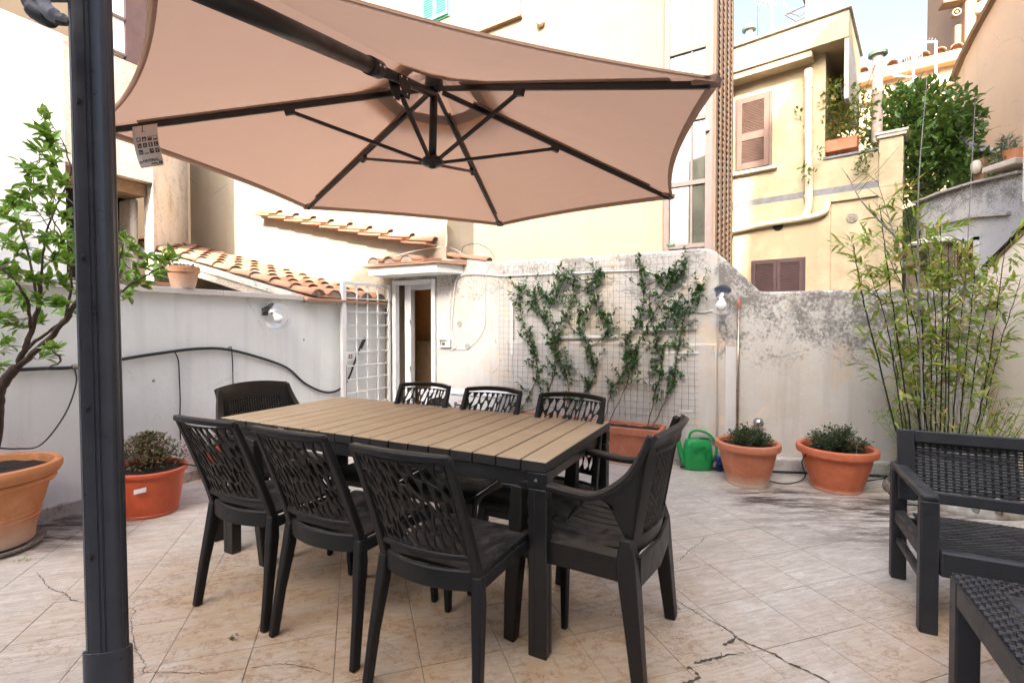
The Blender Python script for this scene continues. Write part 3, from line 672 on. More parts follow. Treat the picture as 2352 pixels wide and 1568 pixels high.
# ---- facade C (cream) with green shutter, box and stone stub
fc = empty('cream_apartment_house', PC.at(0, 0), label='tall sunlit cream facade behind the parasol with a green shuttered window', cat='building')
child(boxpl(MB(), PC, -.05, 11, -4, 11, -.6, 0), 'wall', M['cream'], fc)
sa, sb = S(PC, 1036), S(PC, 974); zb_ = Z(PC, 1005, 50)
ws = child(boxpl(MB(), PC, sa, sb, zb_, zb_ + 1.9, 0, .03), 'window_frame', M['shutter_green'], fc)
def shutter_leaf(root, pl, s0, s1, z0, z1, mat, nsl, off=.03, name='shutter', rail=.06, mid=None):
    lo, hi_ = min(s0, s1), max(s0, s1); f = MB()
    for (a, b, c, d) in ((lo, lo + rail, z0, z1), (hi_ - rail, hi_, z0, z1), (lo + rail, hi_ - rail, z0, z0 + rail * 1.3), (lo + rail, hi_ - rail, z1 - rail, z1)): boxpl(f, pl, a, b, c, d, off, off + .04)
    if mid: boxpl(f, pl, lo + rail, hi_ - rail, mid - rail * .8, mid + rail * .8, off, off + .04)
    fr = child(f, name, mat, root, bevel=.003)
    bk = MB(); boxpl(bk, pl, lo + rail * .5, hi_ - rail * .5, z0 + .02, z1 - .02, off - .028, off - .018); child(bk, 'shutter_back', M['void'], root)
    z = z0 + rail * 1.3; H_ = z1 - rail - z; wd = hi_ - lo - 2 * rail
    sm = MB(); q = H_ / nsl * .50; vs = [pl.d * u + pl.n * n + Vector((0, 0, zz)) for u in (-wd / 2, wd / 2) for n, zz in ((-.018, q), (-.012, q + .006), (.018, -q + .006), (.012, -q))]
    sm.add(vs, [(0, 1, 2, 3), (7, 6, 5, 4), (0, 4, 5, 1), (1, 5, 6, 2), (2, 6, 7, 3), (3, 7, 4, 0)]); me = sm.mesh('slat', mat); fixn(me)
    for i in range(nsl):
        zc_ = z + H_ * (i + .5) / nsl
        if mid and abs(zc_ - mid) < rail * .9: continue
        o = bpy.data.objects.new('slat', me); COL.objects.link(o); o.parent = fr
        Mx = Matrix.Translation(pl.at((lo + hi_) / 2, zc_, off + .02)); o.matrix_parent_inverse = Matrix.Translation(root.location).inverted() @ Matrix.Identity(4); o.matrix_basis = Mx
        o.matrix_parent_inverse = Matrix.Identity(4)
    return fr
smid = (sa + sb) / 2
shutter_leaf(fc, PC, sa + .03, smid - .005, zb_ + .03, zb_ + 1.87, M['shutter_green'], 34, .035, rail=.05)
shutter_leaf(fc, PC, smid + .005, sb - .03, zb_ + .03, zb_ + 1.87, M['shutter_green'], 34, .035, rail=.05)
# shallow projecting oriel
b0, b1 = S(PC, 1199), S(PC, 1104); zbx = Z(PC, 1150, 58)
child(boxpl(MB(), PC, b0 + .22, b1, zbx, zbx + 2, 0, .02), 'bay_panel', M['cream'], fc)
child(boxpl(MB(), PC, b0 + .012, b0 + .22, zbx, zbx + 2, 0, .06), 'bay_side', M['grey_paint'], fc)
child(boxpl(MB(), PC, b0 - .01, b1, zbx - .03, zbx - .002, 0, .10), 'bay_ledge', M['brown_trim'], fc)
child(boxpl(MB(), PC, b1 + .02, b1 + .09, zbx - 3, zbx + 2, 0, .012), 'pilaster_strip', M['house_wall'], fc)
st = bmesh.new(); bmesh.ops.create_icosphere(st, subdivisions=2, radius=.095)
for v in st.verts: v.co *= 1 + rnd.uniform(-.18, .18)
me = bpy.data.meshes.new('stone_stub'); st.to_mesh(me); st.free(); me.materials.append(M['chimney'])
o = link('stone_stub', me, None); o.location = PC.px(1241, 50, .06); o.parent = fc; o.matrix_parent_inverse = Matrix.Translation(fc.location).inverted()
o = child(MB().tube([PB.px(1027, 505, .02), PB.px(1024, 520, .02), PB.px(1026, 545, .02), PB.px(1025, 566, .02)], .012, 6), 'corner_pipe', M['chimney'], hb)

# ---- lift tower
tw = empty('glazed_lift_tower', PT.at(0, 0), label='tall glazed steel lift tower with a rusty lattice post beyond the mesh wall', cat='lift tower')
tL = S(PT, 1522); tz = 10.5; zt0 = 1.6
fm = MB()
for a, b in ((0, .13), (tL - .09, tL)): boxpl(fm, PT, a, b, zt0, tz, -.10, 0)
mx_ = S(PT, 1585); boxpl(fm, PT, mx_ - .017, mx_ + .017, zt0, tz, -.06, -.02)
rows = [Z(PT, 1637, y) for y in (560, 412, 262, 97)]; step_ = rows[3] - rows[2]
rows += [rows[3] + step_ * i for i in (1, 2, 3)]
for r_ in rows: boxpl(fm, PT, .131, tL - .091, r_ - .035, r_ + .035, -.075, -.005)
child(fm, 'frame', M['lift_frame'], tw, bevel=.004)
for i in range(len(rows) - 1):
    for a, b in ((.13, mx_ - .017), (mx_ + .017, tL - .09)):
        child(boxpl(MB(), PT, a, b, rows[i] + .03, rows[i + 1] - .03, -.045, -.040), 'glass_pane', M['pane'], tw)
DPT = 1.62
child(boxpl(MB(), PT, 0, tL, zt0, tz, -DPT - .05, -DPT), 'shaft_back_wall', M['shaft'], tw)
child(boxpl(MB(), PT, tL - .02, tL, zt0, tz, -DPT, -.11), 'shaft_side_wall', M['shaft'], tw)
iv = MB()
for i, r_ in enumerate(rows): boxpl(iv, PT, .1, tL - .05, r_ + .42, r_ + .50, -DPT + .01, -DPT + .06)
iv.tube([PT.at(.75, zt0, -1.1), PT.at(.75, tz, -1.1)], .035, 8); iv.tube([PT.at(.62, zt0, -1.1), PT.at(.62, tz, -1.1)], .02, 8)
for i in range(4): iv.bar([PT.at(.1, rows[i] + .9, -DPT + .03), PT.at(tL - .1, rows[i] + .45, -DPT + .03)], .03, .04)
child(iv, 'inner_rails', M['lift_frame'], tw)
sd = MB()                                     # lattice side: posts and short battens
for n_ in (-.02, -.42, -.80, -1.2, -1.58): boxpl(sd, PT, -.035, 0, zt0 - .8, tz, n_ - .075, n_ + .075)
child(sd, 'lattice_post', M['lift_post'], tw)
bt = MB(); boxpl(bt, PT, -.03, -.012, 0, .035, -.34, -.06); 
bme = MB(); vs = [PT.d * a + PT.n * n + Vector((0, 0, z)) for a in (-.028, -.008) for n, z in ((-.15, -.013), (.15, -.013), (.15, .013), (-.15, .013))]
bme.add(vs, [(0, 1, 2, 3), (7, 6, 5, 4), (0, 4, 5, 1), (1, 5, 6, 2), (2, 6, 7, 3), (3, 7, 4, 0)]); bm_ = bme.mesh('lattice_batten', M['lift_post']); fixn(bm_)
for n_ in (-.22, -.61, -1.0, -1.39):
    z = 1.0
    while z < 7.8:
        o = bpy.data.objects.new('lattice_batten', bm_); COL.objects.link(o); o.parent = tw; o.matrix_parent_inverse = Matrix.Identity(4)
        o.location = PT.at(0, z, n_) - tw.location; z += .10
child(boxpl(MB(), PT, -.004, .0, zt0 - .5, tz, -1.56, -.05), 'lattice_backing', M['cream'], tw)
tb_ = MB(); tb_.lathe([(0, .0), (.055, 0), (.07, .03), (.02, .045), (.02, .09), (0, .09)], 12, tuple(PT.px(1541, 566, .25))); child(tb_, 'green_lamp_cap', M['copper_green'], tw)
bl = MB(); bl.lathe([(0, .0), (.03, .01), (.04, .04), (.03, .08), (.015, .11), (.015, .15), (0, .15)], 12, tuple(PT.px(1624, 302, .03))); bl.tube([PT.px(1624, 290, .03) + Vector((0, 0, .05)), PT.px(1624, 268, .02)], .006, 6)
child(bl, 'bare_bulb', M['bulb'], tw)
# ---- facade D: yellow house with two brown shutters
hd = empty('yellow_house', PD.at(0, 0), label='yellow rendered house with brown louvred shutters, roof slab and a planted balcony parapet', cat='house')
def zz(x, y): return PD.sz(x, y)
sA0 = S(PD, 1560); sc0 = S(PD, 1862); sp0 = S(PD, 2014); sp1 = S(PD, 2070); sq = S(PD, 1890)
ztop = zz(1855, 125)[1]; zpar = zz(1890, 368)[1]; zpil = zz(2020, 322)[1]
child(boxpl(MB(), PD, sA0, sq, -4, ztop, -1.5, 0), 'wall', M['yellow'], hd)
zband = zz(1887, 438)[1]; zb0 = zz(1676, 478)[1]
child(boxpl(MB(), PD, sq, sp1 - .02, -4, zpar, -.35, -.002), 'wall', M['yellow'], hd)
child(boxpl(MB(), PD, sp0, sp1, zband - .1, zpil, -.45, .05), 'pillar', M['yellow'], hd, bevel=.01)
child(boxpl(MB(), PD, sp0 - .03, sp1 + .04, zpil, zpil + .05, -.48, .09), 'pillar_cap', M['sill'], hd, bevel=.008)
child(boxpl(MB(), PD, sp0 - .05, sp1 + .06, zpil + .05, zpil + .09, -.50, .11), 'pillar_cap', M['sill'], hd, bevel=.008)
child(boxpl(MB(), PD, sq - .02, sp0, zpar, zpar + .035, -.37, .03), 'parapet_cap', M['grey_paint'], hd)
zbm = (zband + zb0) / 2
child(boxpl(MB(), PD, sA0, sp0, zbm - .055, zbm + .055, 0, .035), 'grey_string_band', M['grey_paint'], hd, bevel=.004)
# lower wall thicker left of the recess, and round it
zr1 = zz(1930, 462)[1]; srl = S(PD, 1906)
child(boxpl(MB(), PD, S(PD, 1684), srl, -4, zbm - .057, 0, .05), 'thick_lower_wall', M['yellow'], hd, bevel=.01)
child(boxpl(MB(), PD, srl, sp0 - .002, zr1, zbm - .057, 0, .049), 'recess_head', M['yellow'], hd)
child(boxpl(MB(), PD, sp0, sp1, -4, zband - .102, 0, .05), 'pillar', M['yellow'], hd)
for (x, y, r_) in ((1787, 519, .085), (1957, 500, .085)):
    v = MB(); c = PD.px(x, y, .055 if x < 1900 else .004); n = Vector((*PD.n[:2], 0)); X = Vector((*PD.d[:2], 0))
    Mx = frame(c, X, Vector((0, 0, 1)), n); q = MB().lathe([(0, .0), (r_, 0), (r_, .012), (r_ * .85, .016), (0, .012)], 18)
    for i in range(5): q.box((0, -r_ * .6 + i * r_ * .3, .018), (r_ * 1.3, r_ * .10, .008))
    q.v = [tuple(Mx @ Vector(p)) for p in q.v]; child(q, 'round_vent', M['void'] if x < 1900 else M['mortar'], hd)
# cornice / roof slab
zcs = zz(1680, 190)[1]; zct = zz(1676, 152)[1] + .02
child(boxpl(MB(), PD, sA0, sc0 + .02, zcs - .10, zcs + .02, -.2, .28), 'roof_soffit', M['yellow'], hd, bevel=.02)
child(boxpl(MB(), PD, sA0, S(PD, 1950, 100, .3), zcs + .02, zct + .12, -1.5, .32), 'cornice_fascia', M['yellow'], hd, bevel=.01)
child(boxpl(MB(), PD, sA0, S(PD, 1950, 100, .36) + .03, zct + .12, zct + .17, -1.55, .37), 'cornice_cap', M['concrete'], hd, bevel=.008)
se = S(PD, 1950, 100, .3)
child(boxpl(MB(), PD, se - .06, se, zcs - .95, zcs + .018, -1.4, .30), 'end_wall', M['concrete'], hd)
child(boxpl(MB(), PD, sc0 + .03, se - .07, zcs - .9, zcs + .015, -1.45, -1.3), 'loggia_back_wall', M['yellow'], hd)
# upper shutter
ua, ub = S(PD, 1686), S(PD, 1770); u0, u1 = zz(1690, 398)[1], zz(1690, 232)[1]
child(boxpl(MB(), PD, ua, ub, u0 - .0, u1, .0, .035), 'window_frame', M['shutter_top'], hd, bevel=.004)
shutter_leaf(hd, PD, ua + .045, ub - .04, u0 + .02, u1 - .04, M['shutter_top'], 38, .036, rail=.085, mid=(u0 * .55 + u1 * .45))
child(boxpl(MB(), PD, ua - .09, ub + .09, u0 - .06, u0 - .002, 0, .09), 'window_sill', M['sill'], hd, bevel=.005)
# lower shutter
la, lb = S(PD, 1726, 640, .05), S(PD, 1850, 640, .05); l1 = zz(1730, 600)[1]; l0 = l1 - 1.25
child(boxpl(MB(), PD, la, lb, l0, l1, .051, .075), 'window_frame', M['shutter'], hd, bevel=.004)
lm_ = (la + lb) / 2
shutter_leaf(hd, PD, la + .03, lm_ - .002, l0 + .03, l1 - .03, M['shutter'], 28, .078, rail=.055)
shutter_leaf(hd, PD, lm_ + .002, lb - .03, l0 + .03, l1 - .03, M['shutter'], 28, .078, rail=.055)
# drain pipes
dp = MB(); dp.tube(smooth_path([PD.px(1857, 160, .10), PD.px(1857, 300, .10), PD.px(1858, 440, .10), PD.px(1857, 478, .10), PD.px(1845, 503, .12)]), .062, 10)
child(dp, 'downpipe', M['cream_pipe'], hd, smooth=True)
for y in (200, 300, 400, 450):
    q = MB().tube([PD.px(1857, y, .10) - Vector((0, 0, .03)), PD.px(1857, y, .10) + Vector((0, 0, .03))], .07, 10); child(q, 'pipe_collar', M['cream_pipe'], hd)
dp = MB(); dp.tube(smooth_path([PD.px(1660, 535, .12), PD.px(1760, 515, .12), PD.px(1850, 501, .12), PD.px(1890, 489, .12), PD.px(1899, 474, .08), PD.px(1901, 462, .02)]), .050, 10)
child(dp, 'waste_pipe', M['cream_pipe'], hd, smooth=True)
# chimney, flues, roof things
def standing(name, label, cat, loc, parts, group=None):
    r_ = empty(name, loc, label=label, cat=cat, group=group)
    for nm, mb, mt, kw in parts: child(mb, nm, mt, r_, **kw)
    return r_
zroof = zct + .17
c0, c1 = S(PD, 1849, 60, -.6), S(PD, 1905, 60, -.6); cb = MB(); boxpl(cb, PD, c0, c1, zroof - .1, zroof + 2.6, -1.2, -.6)
ch = standing('chimney_stack', 'broad pinkish plastered chimney stack with an iron strap on the yellow house roof', 'chimney', PD.at(c0, zroof, -.6),
    [('stack', cb, M['chimney'], dict(bevel=.02)),
     ('side_buttress', boxpl(MB(), PD, c1 + .002, c1 + .16, zroof - .1, zroof + 2.2, -1.1, -.75), M['chimney'], dict(bevel=.03)),
     ('iron_strap', boxpl(MB(), PD, c0 - .06, c1 + .05, Z(PD, 1875, 45, -.58), Z(PD, 1875, 45, -.58) + .10, -.598, -.57), M['shutter_top'], {}),
     ('iron_strap', boxpl(MB(), PD, c0 - .05, c0 - .02, zroof + .9, zroof + 1.0, -1.2, -.6), M['shutter_top'], {})])
def flue(x, y0, y1, off, r_, lab):
    A = PD.px(x, y0, off); top_ = PD.px(x, y1, off)
    H_ = top_.z - A.z; m = MB().lathe([(r_, 0), (r_, H_ * .55), (r_ * 1.12, H_ * .56), (r_ * 1.12, H_ * .6), (r_ * .95, H_ * .61), (r_ * .95, H_)], 14, tuple(A))
    c = MB().lathe([(0, H_), (r_ * 1.7, H_ - .01), (r_ * 1.7, H_ + .04), (r_ * 1.3, H_ + .08), (0, H_ + .09)], 14, tuple(A))
    standing('flue_pipe', lab, 'flue', A, [('pipe', m, M['flue'], dict(smooth=True)), ('cowl', c, M['copper_green'], {})])
flue(1720, 150, 70, -.5, .075, 'short flue pipe with green cowl left of the antenna on the yellow roof')
flue(2014, 330, 128, -.9, .085, 'tall flue pipe with green cowl rising from the balcony plants')
gr = MB(); zr_ = zroof
pa = [PD.at(S(PD, x, 120, -1.2), zr_, -1.2) for x in (1640, 1665, 1690, 1715, 1741)]
for i, p in enumerate(pa): gr.tube([p, p + Vector((0, 0, .75 if i < 4 else 1.45))], .018, 6)
for h in (.28, .74): gr.tube([pa[0] + Vector((0, 0, h)), pa[-1] + Vector((0, 0, h))], .02, 6)
for i in range(24): q = pa[0].lerp(pa[-1], i / 24); gr.tube([q + Vector((0, 0, .0)), q + Vector((0, 0, .28))], .008, 4)
tag(gr.build('roof_railing', M['green_rail']), 'green iron roof railing at the edge of the yellow house roof', 'railing')
wbx = MB(); sx0, sx1 = S(PD, 1779, 100, -.4), S(PD, 1808, 100, -.4); zw = Z(PD, 1800, 82, -.4)
boxpl(wbx, PD, sx0, sx1, zroof - .05, zw, -.8, -.4); q = MB(); boxpl(q, PD, sx0 + .06, sx1 - .05, zroof, zw - .12, -.398, -.385)
standing('roof_hatch', 'small white vent housing on the yellow roof beside the antenna mast', 'vent', PD.at(sx0, zroof, -.4), [('housing', wbx, M['house_wall'], dict(bevel=.01)), ('panel', q, M['white_plastic'], {})])
def yagi(x, yb, yt, off, bar, lab, els=7, pl=PD, thick=.022, grid=False):
    A = pl.px(x, yb, off); T = pl.px(x, yt, off); m = MB().tube([A, T], thick, 6)
    b = MB(); P = pl.px(bar[0], bar[1], off); Q = pl.px(bar[2], bar[3], off); b.tube([P, Q], thick * .9, 6)
    e = MB(); ax = (Q - P).normalized(); sd_ = Vector((ax.y, -ax.x, 0)).normalized()
    for i in range(els):
        c = P.lerp(Q, (i + .3) / els); L_ = .30 - .02 * i; e.tube([c - sd_ * L_ + Vector((0, 0, .02)), c + sd_ * L_ + Vector((0, 0, .02))], .006, 4)
    if grid:
        for i in range(9): e.tube([T + ax * (i * .05 - .2) + Vector((0, 0, -.3)), T + ax * (i * .05 - .2) + Vector((0, 0, .15))], .004, 4)
    standing('roof_antenna', lab, 'antenna', A, [('mast', m, M['antenna'], {}), ('boom', b, M['antenna'], {}), ('elements', e, M['antenna'], {})])
yagi(1773, 190, -20, -.6, (1733, 0, 1810, 15), 'white aerial mast with long boom between the flue and the chimney', 9)
lt = MB(); P_ = lambda x, y: PD.px(x, y, -.3)
lt.tube([P_(1836, 98), P_(1831, 52), P_(1849, 40)], .014, 5); lt.tube([P_(1803, 35), P_(1849, 14)], .014, 5); lt.tube([P_(1803, 35), P_(1830, 50), P_(1849, 40)], .014, 5); lt.tube([P_(1810, 30), P_(1838, 38), P_(1850, 28)], .01, 5)
for k in range(5): lt.tube([P_(1832 + k, 60 + 8 * k), P_(1849, 56 + 8 * k)], .009, 4)
for k in range(4): lt.tube([P_(1806 + 8 * k, 36 + 4 * k), P_(1849, 18 + 7 * k)], .007, 4)
tag(lt.build('iron_bracket', M['lift_frame']), 'dark iron rack bracketed to the left side of the chimney stack', 'bracket')

# ---- right: grey wall, small roofed oriel, peach gable wall, far palace, tower
gw = empty('grey_garden_wall', PG.at(0, 0), label='tall grey cement wall streaked with moss on the right behind the bamboo', cat='wall')
gp = [(S(PG, x), Z(PG, x, y)) for x, y in ((2345, 398), (2290, 411), (2230, 425), (2160, 446), (2102, 470))]
child(MB().prism(PG, [(.1, -4), (4.2, -4), (4.2, gp[0][1] + .05)] + gp + [(.1, gp[-1][1] - .05)], -.4, 0), 'masonry', M['grey_wall'], gw, bevel=.01)
cp = MB(); cp.bar([PG.at(a, z + .012, -.15) for a, z in reversed(gp)], .46, .03); child(cp, 'coping', M['concrete'], gw)
s0, s1 = S(PG, 2262), S(PG, 2338); zc_ = Z(PG, 2300, 398)
child(boxpl(MB(), PG, s0 + .1, s1 + .1, zc_ + .02, zc_ + .10, -.5, .18), 'stone_slab', M['sill'], gw, bevel=.015)
sh = MB(); sh.bar([PG.px(2160, 512, .02), PG.px(2230, 500, .02), PG.px(2110, 517, .02)][:2], .05, .03); child(sh, 'ledge', M['concrete'], gw)
child(MB().bar([PG.px(2226, 497, .03), PG.px(2318, 490, .03)], .06, .04), 'ledge', M['concrete'], gw)
wnw = empty('small_barred_window', PG.px(2218, 640), label='small white framed window with iron bars in the grey wall beside the cream bay', cat='window')
a0_, a1_ = S(PG, 2190), S(PG, 2246); y0_, y1_ = Z(PG, 2218, 640), Z(PG, 2218, 549)
wf_ = MB()
for q in ((a0_, a0_ + .05, y0_, y1_), (a1_ - .05, a1_, y0_, y1_), (a0_, a1_, y1_ - .05, y1_), (a0_, a1_, y0_, y0_ + .05), ((a0_ + a1_) / 2 - .02, (a0_ + a1_) / 2 + .02, y0_, y1_)): boxpl(wf_, PG, *q, 0, .05)
child(wf_, 'frame', M['white_metal'], wnw); child(boxpl(MB(), PG, a0_ + .05, a1_ - .05, y0_ + .05, y1_ - .05, .002, .012), 'pane', M['void'], wnw)
br_ = MB()
for i in range(7): q = a0_ + (a1_ - a0_) * (i + .5) / 7; br_.tube([PG.at(q, y0_ + .04, .07), PG.at(q, y1_ - .04, .07)], .008, 5)
child(br_, 'bars', M['rust'], wnw)
by = empty('cream_bay', PG.px(2165, 660), label='little cream bay with a thin domed canopy projecting from the grey wall', cat='bay')
sb0, sb1 = S(PG, 2128), S(PG, 2196); zbt = Z(PG, 2160, 560)
child(boxpl(MB(), PG, sb0, sb1, -2, zbt, 0, .35), 'wall', M['cream'], by, bevel=.01)
child(boxpl(MB(), PG, sb0 - .01, sb1 + .01, Z(PG, 2165, 606), Z(PG, 2165, 606) + .015, .0, .365), 'string_course', M['brown_trim'], by)
dm = MB(); c_ = PG.at((sb0 + sb1) / 2, zbt, .18); rx_ = (sb1 - sb0) * .72
dm.lathe([(0, .10), (rx_ * .45, .085), (rx_ * .8, .05), (rx_, .0), (rx_, -.02), (0, -.02)], 20, tuple(c_), sx=.6, sy=1); child(dm, 'canopy', M['travertine'], by)
child(boxpl(MB(), PG, sb1 - .22, sb1 - .1, zbt - .42, zbt - .06, .351, .36), 'slot_window', M['void'], by)
# climbing green down the corner of the grey wall is built with the plants
gf = empty('peach_gable_house', PF.at(0, 0), label='peach rendered gable wall with a steep brown edge at top right', cat='house')
fp_ = [(S(PF, x), Z(PF, x, y)) for x, y in ((2183, 300), (2183, 196), (2205, 140), (2232, 85), (2262, 30), (2295, -30), (2330, -90))]
child(MB().prism(PF, [(fp_[0][0], -4), (3.9, -4), (3.9, fp_[-1][1] + .6)] + list(reversed(fp_)), -3, 0), 'gable_wall', M['peach'], gf)
vg = MB(); vg.bar([PF.at(a, z + .02, .03) for a, z in fp_[1:]], .14, .06); child(vg, 'verge', M['brown_trim'], gf)
PW = Plane((5.62, 5.4), (0, -1), (-1, 0))
wt = empty('white_house_edge', PW.at(0, 0), label='white plastered house corner cut by the right edge of the picture', cat='house')
child(boxpl(MB(), PW, 0, 6, 2.6, 11, -3, 0), 'wall', M['stained_wall'], wt)
# far palace with banded cornice
PP = Plane((9.5, 15.5), (.80, -.60), (-.60, -.80))
pa_ = empty('banded_palace', PP.at(0, 0), label='far ochre building with string courses and a tiled eave under the sky', cat='building')
zL = Z(PP, 1955, 186); xr = S(PP, 2225); ev = [(S(PP, 1700), zL), (xr + 2, zL)]
child(boxpl(MB(), PP, S(PP, 1600), xr + 2, -4, zL - .25, -1, 0), 'wall', M['yellow'], pa_)
child(boxpl(MB(), PP, S(PP, 1600), xr + 2, zL - .25, zL + .05, -1, .30), 'cornice', M['orange_band'], pa_, bevel=.05)
child(boxpl(MB(), PP, S(PP, 1600), xr + 2, zL - .8, zL - .62, 0, .14), 'string_course', M['orange_band'], pa_, bevel=.03)
child(boxpl(MB(), PP, S(PP, 1600), xr + 2, zL - 1.75, zL - 1.66, 0, .10), 'string_course', M['orange_band'], pa_, bevel=.02)
child(boxpl(MB(), PP, S(PP, 1600), xr + 2, zL - 2.3, zL - 2.21, 0, .10), 'string_course', M['orange_band'], pa_, bevel=.02)
a = S(PP, 1945)
while a < xr + 1:
    place(barrel_me, 'roof_tile', pa_, frame(PP.at(a, zL + .06, .38), PP.d * 1.6, (-PP.n + Vector((0, 0, .3))).normalized() * 1.4, Vector((0, 0, 1.6)))); a += .34
yagi(2098, 240, 118, .5, (2050, 174, 2107, 178), 'short aerial with a small grid reflector in front of the far palace', 4, PP, .03, True)
yagi(2150, 225, 95, .5, (2090, 98, 2152, 96), 'taller white aerial with a thick horizontal boom in front of the far palace', 9, PP, .032)
# church tower
PK = Plane((17.2, 19.5), (.92, -.39), (-.39, -.92))
tk = empty('church_tower', PK.at(0, 0), label='brown stone church tower with pilasters, scroll capital and arched opening at top right', cat='tower')
k0, k1, k2, k3 = (S(PK, x) for x in (2190, 2206, 2232, 2250)); zk = Z(PK, 2195, 118)
child(boxpl(MB(), PK, k2, k0 + 8, zk - 8, zk + 9, -5, -.5), 'wall', M['tower'], tk)
child(boxpl(MB(), PK, k1, k2, zk - 8, zk + 9, -.5, 0), 'pilaster', M['tower'], tk, bevel=.05)
child(boxpl(MB(), PK, k0, k1, zk - 8, Z(PK, 2195, 50), -.5, -.25), 'pilaster', M['tower'], tk, bevel=.05)
child(boxpl(MB(), PK, k3, k3 + 2, zk - 8, Z(PK, 2250, 32), -.5, -.1), 'pilaster', M['tower'], tk, bevel=.05)
child(boxpl(MB(), PK, k3 - .3, k3 + 2.2, Z(PK, 2250, 32), Z(PK, 2250, 32) + .4, -.5, .15), 'impost', M['sill'], tk, bevel=.08)
cpz = Z(PK, 2190, 50); cc = PK.at(k0 - .05, cpz + .35, -.1)
cv = MB()
for i in range(2): cv.lathe([(.0 + .10 * i, -.12), (.05 + .10 * i, -.12), (.05 + .10 * i, .12), (.0 + .10 * i, .12)], 14)
cv.v = [tuple(cc + PK.d * v[0] + Vector((0, 0, v[1])) + PK.n * v[2]) for v in cv.v]
child(cv, 'scroll_capital', M['tower'], tk)
child(boxpl(MB(), PK, k0 - .5, k1 + .2, cpz + .75, cpz + 1.0, -.5, .1), 'cornice', M['tower'], tk, bevel=.05)
child(boxpl(MB(), PK, k0 - .3, k1 + .1, cpz + 1.0, cpz + 1.5, -.5, .0), 'cornice', M['tower'], tk, bevel=.05)
child(boxpl(MB(), PK, k0 - 1.3, k0 + 6, cpz + 2.0, cpz + 2.6, -1.2, .8), 'cornice', M['tower'], tk, bevel=.1)
ar = MB(); cA = PK.at(k3 + 1.1, Z(PK, 2250, 32) + .4, .0)
ar.lathe([(.85, -.3), (1.25, -.3), (1.25, .1), (.85, .1)], 24); ar.v = [tuple(cA + PK.d * v[0] + Vector((0, 0, v[1])) + PK.n * v[2]) for v in ar.v]; child(ar, 'arch', M['tower'], tk)

# ---- far white parasol on the neighbouring terrace
fu = empty('distant_parasol', PG.px(2200, 340, -1), label='distant white cantilever parasol with a curved grey arm above the hedge', cat='umbrella')
U = lambda x, y, o=-.5: PG.px(x, y, o)
pc_ = MB(); ctr = U(2215, 331); rimp = [U(2140, 345), U(2170, 351), U(2262, 352), U(2300, 344, -1.2), U(2215, 336, -2.2)]
pc_.add([ctr + Vector((0, 0, .12))] + rimp, [(0, i + 1, (i + 1) % 5 + 1) for i in range(5)]); child(pc_, 'canopy', M['canopy_white'], fu, fix=False)
child(MB().tube(smooth_path([U(2168, 312, -.3), U(2195, 314, -.3), U(2222, 325, -.3), U(2240, 345, -.3), U(2246, 352, -.3)]), .045, 8), 'arm', M['grey_paint'], fu, smooth=True)
child(MB().tube([U(2228, 366, -.3), U(2246, 350, -.3)], .02, 6), 'strut', M['black_metal'], fu)
child(MB().tube([U(2246, 350, -.3), U(2285, 357, -.3)], .02, 6), 'strut', M['black_metal'], fu)
wl_ = MB(); wl_.lathe([(0, 0), (.05, .02), (.065, .08), (.06, .15), (.03, .19), (0, .20)], 14, tuple(U(2242, 400, .02))); lb_ = MB(); lb_.box(tuple(U(2252, 390, -.05)), (.05, .16, .3))
standing('wall_lantern', 'oval cream wall lantern above the grey wall beside the hedge', 'lamp', U(2243, 390), [('shade', wl_, M['sill'], dict(smooth=True)), ('back_plate', lb_, M['brown_trim'], {})])

# ---- unseen house added behind the camera, its roofline shaped to shade the terrace
nh = empty('shading_house', (0, -7.2, 0), label='unseen house wall added behind the camera to shade the terrace', cat='house')
PN = Plane((0, -7.2), (1, 0), (0, 1))
child(MB().prism(PN, [(-12, -4), (-.95, -4), (-.95, 10.9), (-5.6, 10.9), (-5.9, 10.4), (-12, 10.4)], -4, 0), 'wall', M['cream'], nh)
child(MB().prism(PN, [(-.95, 2.3), (.95, 2.3), (.95, 16.5), (.15, 15.5), (-.25, 10.9), (-.95, 10.9)], -4, 0), 'wall', M['cream'], nh)
child(MB().prism(PN, [(.951, -4), (10, -4), (10, 16.5), (.951, 16.5)], -4, 0), 'wall', M['cream'], nh)
child(boxpl(MB(), PN, -.95, .95, -4, 2.3, -4, -.25), 'french_window', M['void'], nh)
# ============================================================ CANTILEVER PARASOL
CU = Vector((-.415, 2.62, 2.52)); nU = Vector((.026, -.006, 1)).normalized(); exU = Vector((0, 1, 0)).cross(nU).normalized(); eyU = nU.cross(exU)
RU, DU, PHI = 1.5, .451, -.745
def tip(k): a = PHI + k * math.pi / 3; return CU + (exU * math.cos(a) + eyU * math.sin(a)) * RU - nU * DU
TIPS = [tip(k) for k in range(6)]; TIPS[5] = CU + (TIPS[5] - CU) * 1.065 + Vector((0, 0, .025))
PB_ = Vector((-.783, .945, 0)); LEAN = -.0128
um = empty('cantilever_parasol', PB_, label='large hexagonal beige cantilever parasol on a thick grey aluminium pole over the dining table', cat='umbrella')
def canopy_pt(k, u, t, C=CU, sag=1.0):
    A, B = TIPS[k], TIPS[(k + 1) % 6]; e = A.lerp(B, u); pull = 4 * u * (1 - u)
    e = e + (C - nU * DU - e) * (.047 * pull) * t
    p = C.lerp(e, t); p = p - nU * (.020 * pull * math.sin(math.pi * t) * sag) + nU * (.012 * math.sin(u * 19 + k) * pull * math.sin(math.pi * t) * .25)
    return p + nU * .022
for k in range(6):
    child(MB().grid(lambda i, j, k=k: canopy_pt(k, i, .17 + .83 * j), 14, 18), 'canopy_panel', M['canopy'], um, fix=False, smooth=True)
hm = MB()
